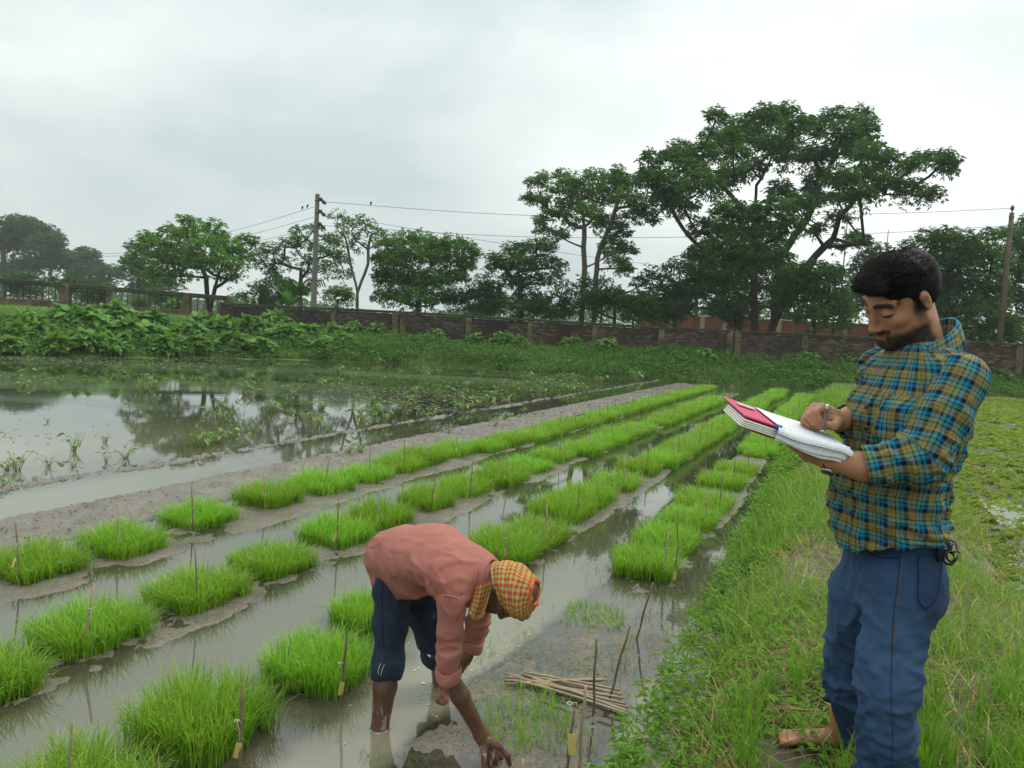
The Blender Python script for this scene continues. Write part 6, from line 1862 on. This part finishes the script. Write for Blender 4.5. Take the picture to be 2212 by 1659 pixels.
for k, (x0, x1, out, dr, lift) in enumerate(((.006, .222, .026, .016, .0135), (.010, .22, .018, .028, .0118), (.016, .218, .012, .030, .0102))):
    nu, nv = 24, 22
    Vv, pu_, pv2 = [], [], []
    for i in range(nu):
        for j in range(nv):
            a_ = x0 + (x1 - x0) * i / (nu - 1); s_ = .225 - (.225 + out + dr) * j / (nv - 1)
            # lies flat, then bends down over the near edge
            wv = .004 * math.sin(a_ * 28 + k) + .010 * max(0, 1 - (a_ - x0) / .06) * (s_ < .03)
            if s_ > 0: b_, c_ = s_, lift + wv * .3
            else:
                t_ = -s_ / (out + dr); b_ = -out * math.sin(min(1, t_ * 1.1) * PI / 2) * .8; c_ = lift + wv - dr * t_ ** 1.6 * 1.1 - .004 * k * t_
            curl = max(0, (.05 - (a_ - x0)) / .05) ** 2
            Vv.append(bp(a_, b_, c_ - curl * .012 * (s_ < .02)))
            pu_.append(a_); pv2.append(s_)
    Vv = np.array(Vv); i_, j_ = np.meshgrid(np.arange(nu - 1), np.arange(nv - 1), indexing='ij')
    Fp = np.stack([i_ * nv + j_, i_ * nv + j_ + 1, (i_ + 1) * nv + j_ + 1, (i_ + 1) * nv + j_], -1).reshape(-1, 4)
    parented('sheet', Vv, Fp, M_paper, nbk, attrs=dict(pu=pu_, pv=pv2))
pt, pe = D(1780.5, 934, 2.066), D(1787, 875, 1.985)
pd_ = pe - pt
pen = empty('pen', pt); tag(pen, 'slim pen with a clear cap end gripped in the writing hand', 'pen')
V, F = tube([pt, pt + pd_ * .1], [.0008, .0038], 10); parented('tip', V, F, plain('copper_tip', (0.45, 0.2, 0.1), None, 5, 0.35, 0.5), pen)
V, F = tube([pt + pd_ * .1, pt + pd_ * .9], [.0031, .0031], 10); parented('barrel', V, F, plain('grey_barrel', (0.12, 0.125, 0.15), None, 5, 0.25, 0.5), pen)
V, F = tube([pt + pd_ * .9, pe], [.0042, .004], 10); parented('end_cap', V, F, plain('white_cap', (0.75, 0.75, 0.76), None, 5, 0.3, 0.5), pen)
# ================================================================ the stooping man in the coral shirt
TF = unit(np.array([.74, -.66, -.10])); TL = unit(np.array([.66, .75, 0]))           # along the back towards the head / to his left
TB = np.cross(TF, TL); TB = TB if TB[2] > 0 else -TB                              # out of the back
Pc, Mb, Sh = D(872, 1207, 2.94), D(925, 1200, 2.85), D(1003, 1238, 2.70)
RS, LS = D(972, 1303, 2.58), D(1058, 1238, 2.86)
RE, RWr = D(968, 1455, 2.585), D(1040, 1588, 2.62)
LE, LWr = D(1022, 1385, 2.92), D(966, 1482, 2.90)
RHp, RKn, RAn = D(850, 1250, 2.88), D(838, 1432, 2.84), D(819, 1584, 2.80)
LHp, LKn, LAn = D(898, 1250, 3.02), D(955, 1398, 3.12), D(952, 1482, 3.2)
hu = unit(np.array([.86, -.48, .08])); hf = np.array([.05, -.22, -.97]); hf = unit(hf - hu * (hu @ hf)); hl = np.cross(hu, hf)
KM = np.array([hl, hf, hu]); KC = D(1106, 1280, 2.62); KS = 0.85
rd_ = unit(RAn - RKn); ld_ = unit(LAn - LKn)
f = Field(np.array([-.75, 2.25, -.17]), np.array([.35, 3.5, 1.0]), 0.0046)
hp = head(f, KC, KM, KS)
f.cone(hp(0, -.03, -.05), Sh + TB * .02, .052, .06, .03)
f.econe(Pc, Sh, (.13, .085), (.14, .08), TL, TB, .03)
f.chain([RS, RS + (RE - RS) * .5, RE, RE + (RWr - RE) * .35, RWr], [.034, .026, .030, .034, .024], .012); f.chain([LS, LS + (LE - LS) * .5, LE, LE + (LWr - LE) * .35, LWr], [.034, .026, .030, .033, .025], .012)
f.chain([RHp, (RHp + RKn) / 2, RKn, RKn + rd_ * .09, RAn + rd_ * .0, RAn + rd_ * .1], [.055, .042, .040, .045, .034, .034], .02)
f.chain([LHp, LKn, LKn + ld_ * .08, LAn, LAn + ld_ * .1], [.055, .045, .048, .036, .034], .02)
for an in (RAn + rd_ * .1, LAn + ld_ * .1):
    f.econe(an, an + np.array([.16, -.05, -.03]), (.036, .03), (.042, .015), TL, UP, .02)
# right hand: palm down, fingers reaching into the mud
pal = D(1060, 1622, 2.615)
f.econe(RWr, pal, (.03, .02), (.040, .017), unit(np.array([.7, .65, 0])), unit(np.array([.45, -.55, .7])), .02)
hx = [(1046, 1634, 2.575), (1058, 1640, 2.59), (1070, 1640, 2.61), (1080, 1636, 2.64)]
hm = [(1047, 1660, 2.56), (1062, 1668, 2.58), (1078, 1666, 2.605), (1092, 1656, 2.645)]
ht = [(1053, 1685, 2.57), (1072, 1695, 2.59), (1090, 1692, 2.615), (1104, 1678, 2.655)]
for a, b, c_ in zip(hx, hm, ht):
    f.cone(RWr + (pal - RWr) * .4, D(*a), .016, .0125, .012)
    f.chain([D(*a), D(*b), D(*c_)], [.0118, .0102, .0085], .004)
f.chain([RWr + (pal - RWr) * .3, D(1081, 1612, 2.585), D(1096, 1632, 2.575), D(1101, 1652, 2.58)], [.018, .0135, .0115, .0092], .008)
# left hand, half closed
lp = D(958, 1500, 2.895)
f.cone(LWr, lp, .026, .024, .015)
for j in range(4):
    a = D(953, 1500 + j * 2, 2.87 + j * .02); b = D(945, 1507 + j * 2, 2.865 + j * .02); c_ = D(952, 1516 + j, 2.865 + j * .02)
    f.chain([a, b, c_], [.0115, .0105, .009], .004)
f.chain([lp, D(964, 1512, 2.86), D(958, 1520, 2.855)], [.014, .0115, .0095], .006)
V, F = f.mesh(); V = relax(V, F, 1, 0.35)
beard, lip = head_masks(V, KC, KM, KS)
palm = np.exp(-(np.linalg.norm(V - D(952, 1508, 2.88), axis=1) / .05) ** 2)
mudm = sstep(.17, .03, V[:, 2])
M_skinB = skin_mat('dark_skin', (0.085, 0.038, 0.022), (0.118, 0.055, 0.033), (0.008, 0.006, 0.006), (0.30, 0.13, 0.09), 0.06)
wb = np.array([RAn[0], RAn[1], -.1])
man2 = obj('person', V - wb, F, M_skinB, attrs=dict(beard=beard * .8, lip=lip, palm=palm, mud=mudm), loc=wb)
tag(man2, 'barefoot man in coral shirt and checked headcloth bending over the seedbed', 'person')
# ring of foam where the shins enter the water
parts_ = []
for an, dr_, r_ in ((RAn, rd_, .038), (LAn, ld_, .040)):
    c_ = an - dr_ * (an[2] / dr_[2]); 
    a_ = np.linspace(0, 2 * PI, 40)
    parts_.append(tube([(c_[0] + (r_ + .003 * math.sin(5 * q) + .002 * math.sin(11 * q)) * math.cos(q), c_[1] + (r_ + .003 * math.cos(4 * q)) * math.sin(q), .002) for q in a_], .0022 + .0012 * np.sin(a_ * 7), 5))
V, F = join(parts_)
tag(obj('foam_ring', V, F, plain('foam_rim', (0.45, 0.44, 0.38), (0.58, 0.57, 0.5), 30, .5, .4)), 'thin foam rims where the stooping man\'s shins enter the water', 'foam', kind='stuff')
# coral shirt
M_coral = cloth_mat('coral_cotton', (0.295, 0.108, 0.084), (0.36, 0.142, 0.112), 0.85, 600, 0.2, 0.04)
f = Field(np.array([-.78, 2.3, .28]), np.array([.25, 3.35, 1.0]), 0.0062)
f.econe(Pc - TF * .01 + TB * .008, Mb, (.165, .122), (.165, .112), TL, TB, .05)
f.econe(Mb, Sh, (.165, .112), (.155, .092), TL, TB, .05)
f.cone(RS + (Sh - RS) * .25 + TB * .02, LS + (Sh - LS) * .25, .058, .058, .06)
f.cone(Sh + TB * .01, Sh + (KC - Sh) * .35 + TB * .02, .085, .06, .04)
f.cone(Mb - TB * .09 - TL * .05, Pc - TB * .07 + TF * .03 - TL * .06, .07, .07, .06)      # cloth hanging at the belly
f.plane(Pc - TF * .085 - TB * .02, unit(-TF * .86 - TB * .42))
V, F = f.mesh(); F = open_end(V, F, Pc - TF * .085 - TB * .02, unit(-TF * .86 - TB * .42), .3); N = normals(V, F)
al = (V - Pc) @ TF
dsp = .014 * folds(V, unit(TF * .5 - TB * .8 + TL * .2), 13, 60, .13, .35, True) * sstep(.1, -.12, (V - Mb) @ TB) + .008 * folds(V, unit(TL * .6 - TB * .7 + TF * .35), 9, 63, .12) + .015 * folds(V, unit(TL + .5 * TF), 15, 66, .15, .35, True) * np.exp(-(np.linalg.norm(V - RS, axis=1) / .17) ** 2) + .003 * folds(V, TF + .35 * TL, 11, 70, .2) * sstep(-.02, .1, (V - Mb) @ TB)
V = V + N * dsp[:, None]
shirt2 = parented('shirt', V, F, M_coral, man2)
s2b = bvh_of(V, F)
def plain_sleeve(a, b, c, r, seed):
    f = Field(np.minimum(np.minimum(a, b), c) - .15, np.maximum(np.maximum(a, b), c) + .15, .005)
    f.chain([a, a + (b - a) * .5, b, c], list(r), .02)
    f.plane(c, unit(c - b))
    V, F = f.mesh(); F = open_end(V, F, c, unit(c - b)); N = normals(V, F)
    ax = unit(b - a); pl = unit(np.cross(ax, (0.3, -1, 0)))
    near_b = np.exp(-((V - b) @ ax / .09) ** 2)
    V = V + N * (.013 * near_b * folds(V, pl + .15 * ax, 19, seed, .13, .35, True) + .008 * folds(V, pl + .8 * ax, 12, seed + 2, .2))[:, None]
    return V, F
V, F = plain_sleeve(RS + (Sh - RS) * .12, RE - (RE - RS) * .2, RE + UP * .012, (.058, .045, .042, .041), 80)
sl2 = parented('sleeve', V, F, M_coral, shirt2)
def roll_cuff(c, ax, r, t, h, mat, par, seed, name='cuff'):
    """thick rolled hem round a limb"""
    ax = unit(ax); x = unit(np.cross(ax, (0.2, 1, .1))); y = np.cross(ax, x); na, nb = 48, 12
    a = np.arange(na) / na * 2 * PI; V = []
    for q in a:
        d_ = math.cos(q) * x + math.sin(q) * y
        for k in range(nb):
            w_ = k / nb * 2 * PI
            V.append(c + d_ * (r + t * math.cos(w_)) + ax * (h * math.sin(w_) + .006 * math.sin(q * 2 + seed)))
    V = np.array(V); V = V + .007 * (np.stack([vnoise(V * 28, seed + i) for i in range(3)], -1) - .5)
    i, j = np.meshgrid(np.arange(na), np.arange(nb), indexing='ij')
    F = np.stack([i * nb + j, ((i + 1) % na) * nb + j, ((i + 1) % na) * nb + (j + 1) % nb, i * nb + (j + 1) % nb], -1).reshape(-1, 4)
    return parented(name, V, F, mat, par)
roll_cuff(RE - UP * .004, RE - RS, .0425, .0055, .026, M_coral, shirt2, 5)
V, F = plain_sleeve(LS + (Sh - LS) * .12, LE - (LE - LS) * .2, LE + (LE - LS) * .05, (.058, .046, .043, .041), 90)
parented('sleeve', V, F, M_coral, shirt2)
roll_cuff(LE + (LE - LS) * .05, LE - LS, .0425, .0055, .026, M_coral, shirt2, 8)
M_seam2 = cloth_mat('coral_seam', (0.46, 0.18, 0.14), (0.50, 0.2, 0.16))
seam('shoulder_seam', [(944, 1292), (952, 1287), (965, 1286), (980, 1289), (992, 1294)], .0018, M_seam2, shirt2, s2b, .002)
if 0: seam('hem_seam', [(818, 1222), (828, 1238), (845, 1252), (868, 1263)], .0016, M_seam2, shirt2, s2b, .002)
seam('collar_seam', [(1040, 1206), (1033, 1222), (1028, 1240), (1024, 1255)], .0022, M_seam2, shirt2, s2b, .002)
# shirt collar round the neck
ca = unit(KC - Sh); nk = Sh + (KC - Sh) * .42 + TB * .02
roll_cuff(nk, ca, .066, .008, .02, M_coral, shirt2, 11, 'collar')
# rolled trousers
M_navy = cloth_mat('navy_denim', (0.014, 0.024, 0.042), (0.024, 0.038, 0.062), 0.85, 700, .25, .03)
f = Field(np.minimum(np.minimum(RKn, LKn), Pc) - .22, np.maximum(np.maximum(RHp, LHp), Pc) + .25, .0062)
f.econe(Pc - TF * .02, (RHp + LHp) / 2, (.135, .088), (.138, .088), TL, TF, .05)
f.chain([RHp + UP * .03, (RHp + RKn) / 2, RKn, RKn + rd_ * .03], [.080, .063, .056, .056], .04)
f.chain([LHp + UP * .03, (LHp + LKn) / 2, LKn, LKn + ld_ * .02], [.098, .085, .085, .083], .04)
f.plane(RKn + rd_ * .035, rd_ * .7 + ld_ * .3)
V, F = f.mesh(); N = normals(V, F)
V = V + N * (.009 * folds(V, (.6, -.2, -.5), 12, 100, .2) + .007 * folds(V, (0.1, 0, 1), 11, 104, .2) + .009 * folds(V, (1, 0, -.3), 17, 108, .2) * np.exp(-(np.linalg.norm(V - RHp, axis=1) / .16) ** 2))[:, None]
trs = parented('trousers', V, F, M_navy, man2)
tb2 = bvh_of(V, F)
c1 = roll_cuff(RKn + rd_ * .02, rd_, .0575, .008, .038, M_navy, trs, 3)
roll_cuff(LKn + ld_ * .02, ld_, .084, .010, .034, M_navy, trs, 4)
cv1, cf1 = world_mesh(c1); cb = bvh_of(cv1, cf1)
M_white = plain('white_thread', (0.5, 0.5, 0.52), None, 5, 0.8, 0.2)
seam('stitch', [(824, 1431), (820, 1440), (817, 1450), (818, 1456)], .0012, M_white, trs, cb, .001)
seam('stitch', [(831, 1434), (827, 1443), (824, 1453), (823, 1459)], .0012, M_white, trs, cb, .001)
seam('side_seam', [(829, 1240), (825, 1290), (826, 1340), (828, 1400)], .0015, plain('navy_seam', (0.008, 0.014, 0.026), None, 5, .9, .1), trs, tb2)
# ---------------------------------------------------------------- headcloth
g = Mat('checked_cloth')
K2 = [(0.0, (0.43, 0.038, 0.025)), (0.5, (0.33, 0.36, 0.11))]
fu = g.math('FRACT', g.math('MULTIPLY', g.attr('pu'), 1 / .0165)); fv = g.math('FRACT', g.math('MULTIPLY', g.attr('pv'), 1 / .0165))
col = g.mix(.5, g.ramp(fu, K2, 'CONSTANT'), g.ramp(fv, K2, 'CONSTANT'))
col = g.mix(g.attr('redend'), col, (0.55, 0.035, 0.03))
M_check = g.done(g.bsdf(col, .9, .15, g.bump(g.noise(900, 2, .5, g.pos()), .2, .001)))
kp = lambda *q: KC + KS * (np.array(q) @ KM)
# the wrap: layers wound round the crown, open at the top
nu, nv = 96, 44
Vv, pu_, pv2, red = [], [], [], []
for i in range(nu):
    th = i / nu * 2 * PI                                     # from the front (face side) round to the left
    for j in range(nv):
        v = j / (nv - 1)
        z = -.012 + .125 * v + (.030 * math.cos(th) - .035 * (1 - math.cos(th)) * .8) * (1 - v)
        prof = .006 + .012 * math.sin(PI * min(1, v * 1.02)) ** .7
        shrink = 1 - .50 * max(0, (v - .45) / .55) ** 1.8
        ridge = abs(math.sin(v * 9.5 + 1.6 * math.sin(th + .8) + .9 * math.sin(2 * th))) ** .5
        rr = prof + .012 * ridge - .004
        rx, ry = (.073 + rr) * shrink, (.095 + rr) * shrink
        if v > .97: rx, ry = rx * .93, ry * .93
        if v < .02: rx, ry = rx - .008, ry - .008
        Vv.append(kp(rx * math.sin(th), -.012 + ry * math.cos(th), z))
        pu_.append(th * .085 + .02 * math.sin(2 * th) * v); pv2.append(v * .16 + .03 * math.sin(th + .8)); red.append(.85 * max(0, (v - .9) / .1))
Vv = np.array(Vv); Vv = Vv + .004 * (np.stack([vnoise(Vv * 45, q) for q in (1, 2, 3)], -1) - .5)
i_, j_ = np.meshgrid(np.arange(nu), np.arange(nv - 1), indexing='ij')
Fp = np.stack([i_ * nv + j_, ((i_ + 1) % nu) * nv + j_, ((i_ + 1) % nu) * nv + j_ + 1, i_ * nv + j_ + 1], -1).reshape(-1, 4)[:, ::-1]
pu_ = np.array(pu_)
wrap = parented('headcloth', Vv, Fp, M_check, man2, attrs=dict(pu=pu_, pv=pv2, redend=red))
# rolled edge round the opening
rows_, u3, v3 = [], [], []
for i in range(60):
    th = i / 60 * 2 * PI
    for k in range(10):
        w_ = k / 10 * 2 * PI
        rr = .009 + .003 * math.sin(th * 5)
        rows_.append(kp((.040 + rr * math.cos(w_)) * math.sin(th), -.014 + (.049 + rr * math.cos(w_)) * math.cos(th), .107 + rr * math.sin(w_) + .004 * math.sin(th * 3))); u3.append(th * .06); v3.append(w_ * .012)
i_, j_ = np.meshgrid(np.arange(60), np.arange(10), indexing='ij')
Fp = np.stack([i_ * 10 + j_, ((i_ + 1) % 60) * 10 + j_, ((i_ + 1) % 60) * 10 + (j_ + 1) % 10, i_ * 10 + (j_ + 1) % 10], -1).reshape(-1, 4)[:, ::-1]
tw = np.array(u3)
parented('twisted_edge', np.array(rows_), Fp, M_check, wrap, attrs=dict(pu=np.array(u3) + np.array(v3), pv=np.array(v3) - .5 * np.array(u3), redend=np.clip(.8 * np.sin(tw * 40) ** 2, 0, 1)))
# black hair in the opening and at the nape
f = Field(KC - .17, KC + .17, .005)
f.ell(kp(0, -.016, .034), (.058, .073, .056), KM, .01)
f.ell(kp(0, .11, -.04), (.12, .07, .10), KM, .004, 's')
f.plane(kp(0, 0, -.035), -KM[2])
V, F = f.mesh(); parented('hair', V, F, M_hair, man2)
# hanging end of the cloth beside the neck
nu, nv = 22, 26
Vv, pu_, pv2 = [], [], []
A0, A1 = D(1062, 1246, 2.56), D(1040, 1262, 2.56)
for i in range(nu):
    a = i / (nu - 1)
    for j in range(nv):
        v = j / (nv - 1)
        top = np.array((1018 + 38 * a + 6, 1266 - 14 * a)); bot = np.array((1011 + 35 * a, 1320 + 12 * math.sin(a * PI) + 3 * a))
        q = top * (1 - v) + bot * v
        Vv.append(D(q[0] + 3 * math.sin(v * 3), q[1], 2.535 + .012 * math.sin(a * 9 + v * 2.5) + .02 * v * (1 - a))); pu_.append(a * .075 * (1 + .2 * v)); pv2.append(v * .115)
Vv = np.array(Vv); i_, j_ = np.meshgrid(np.arange(nu - 1), np.arange(nv - 1), indexing='ij')
Fp = np.stack([i_ * nv + j_, i_ * nv + j_ + 1, (i_ + 1) * nv + j_ + 1, (i_ + 1) * nv + j_], -1).reshape(-1, 4)
tail = parented('cloth_tail', Vv, Fp, M_check, wrap, attrs=dict(pu=pu_, pv=pv2, redend=np.zeros(len(Vv))))
bm_ = Vv.reshape(nu, nv, 3)[:, -1]
n_ = 130
ii = rng.uniform(0, nu - 1.001, n_); i0 = ii.astype(int)
fb = bm_[i0] + (bm_[i0 + 1] - bm_[i0]) * (ii - i0)[:, None]
V, F = blades(fb, rng.uniform(0, 2 * PI, n_), rng.uniform(.006, .016, n_), .0012, PI - rng.uniform(0, .4, n_), 0, 2)
parented('fringe', V, F, plain('fringe', (0.5, 0.42, 0.12), (0.55, 0.2, 0.08), 60, .9, .1), wrap)
# ---------------------------------------------------------------- dog and birds
q = D(547, wall_topy(547), wall_depth(547) - .05)
c = np.array([q[0], q[1], q[2] - .0])
X = np.array([-1, .12, 0]); X = unit(X); Yv = np.array([-X[1], X[0], 0])
lp_ = lambda a, b, z: c + X * a + Yv * b + UP * z
f = Field(c - (.5, .25, .05), c + (.5, .25, .65), .011)
f.chain([lp_(.17, 0, .37), lp_(.05, 0, .36), lp_(-.08, 0, .385), lp_(-.19, 0, .385)], [.092, .085, .066, .072], .03)
f.chain([lp_(.18, 0, .41), lp_(.27, 0, .44), lp_(.34, 0, .40)], [.068, .055, .05], .03)
f.ell(lp_(.36, 0, .38), (.065, .05, .052), np.array([X, Yv, UP]), .02)
f.chain([lp_(.39, 0, .36), lp_(.455, 0, .30)], [.036, .024], .02)
for g_ in (-1, 1):
    f.cone(lp_(.335, g_ * .04, .42), lp_(.30, g_ * .055, .44), .02, .012, .01)
    f.chain([lp_(.16, g_ * .05, .34), lp_(.15, g_ * .055, .18), lp_(.165 + .02 * g_, g_ * .055, .035), lp_(.19 + .02 * g_, g_ * .055, .018)], [.045, .026, .019, .02], .02)
    f.chain([lp_(-.18, g_ * .05, .35), lp_(-.13 - .02 * g_, g_ * .055, .22), lp_(-.215 - .02 * g_, g_ * .055, .13), lp_(-.195 - .02 * g_, g_ * .055, .03), lp_(-.16 - .02 * g_, g_ * .055, .018)], [.06, .036, .022, .018, .02], .02)
f.chain([lp_(-.22, 0, .42), lp_(-.27, 0, .47), lp_(-.28, .0, .53), lp_(-.24, 0, .56), lp_(-.215, 0, .52)], [.022, .022, .024, .024, .018], .01)
V, F = f.mesh()
a_ = (V - c) @ X; z_ = V[:, 2] - c[2]
blk = sstep(.3, .33, a_ + .04 * fbm(V * 14, 2, 3)) * sstep(.455, .43, a_) + sstep(.06, .03, np.hypot((a_ + .06) * .7, z_ - .44) - .03 + .02 * fbm(V * 12, 2, 5))
g = Mat('dog_fur')
M_dog = g.done(g.bsdf(g.mix(g.attr('black'), g.ramp(g.noise(9, 3, .5, g.pos()), [(.3, (.48, .42, .34)), (.7, (.62, .58, .5))]), (.012, .011, .01)), .9, .15))
tag(obj('dog', V - c, F, M_dog, attrs=dict(black=np.clip(blk, 0, 1)), loc=c), 'white dog with black patches and curled tail standing on the brick wall', 'dog')
M_bird = plain('bird_feather', (0.012, 0.012, 0.013), (0.03, 0.028, 0.026), 20, 0.7, 0.2)
for (x, y, d, lab) in ((653, 452, 39.7, 'small dark bird on the wire, farther from the square pole'), (664, 448.5, 39.4, 'small dark bird on the wire, close beside the square pole'), (801, 442.5, 38.8, 'lone small dark bird on the wire right of the square pole')):
    c = D(x, y, d) + UP * .03
    f = Field(c - .17, c + .17, .009)
    f.ell(c + UP * .05, (.05, .04, .07), np.eye(3), .02); f.ell(c + UP * .115 + (.02, 0, 0), (.034, .03, .032), np.eye(3), .02)
    f.cone(c + UP * .02, c + (-.05, 0, -.06), .022, .012, .015); f.cone(c + UP * .115 + (.05, 0, 0), c + UP * .11 + (.075, 0, 0), .01, .004, .004)
    V, F = f.mesh()
    tag(obj('bird', V - c, F, M_bird, loc=c), lab, 'bird', 'birds on the wires')
# ---------------------------------------------------------------- air
hz = bpy.data.materials.new('haze_air'); hz.use_nodes = True
hz.node_tree.nodes.clear()
_ho = hz.node_tree.nodes.new('ShaderNodeOutputMaterial'); _hv = hz.node_tree.nodes.new('ShaderNodeVolumePrincipled')
_hv.inputs['Color'].default_value = (0.86, 0.93, 0.95, 1); _hv.inputs['Density'].default_value = 0.0007
hz.node_tree.links.new(_hv.outputs[0], _ho.inputs['Volume'])
V, F = box((0, 700, 8.5), (5000, 5000, 21))
tag(obj('haze', V, F, hz, smooth=False), 'thin pale humid air over the fields', kind='stuff')
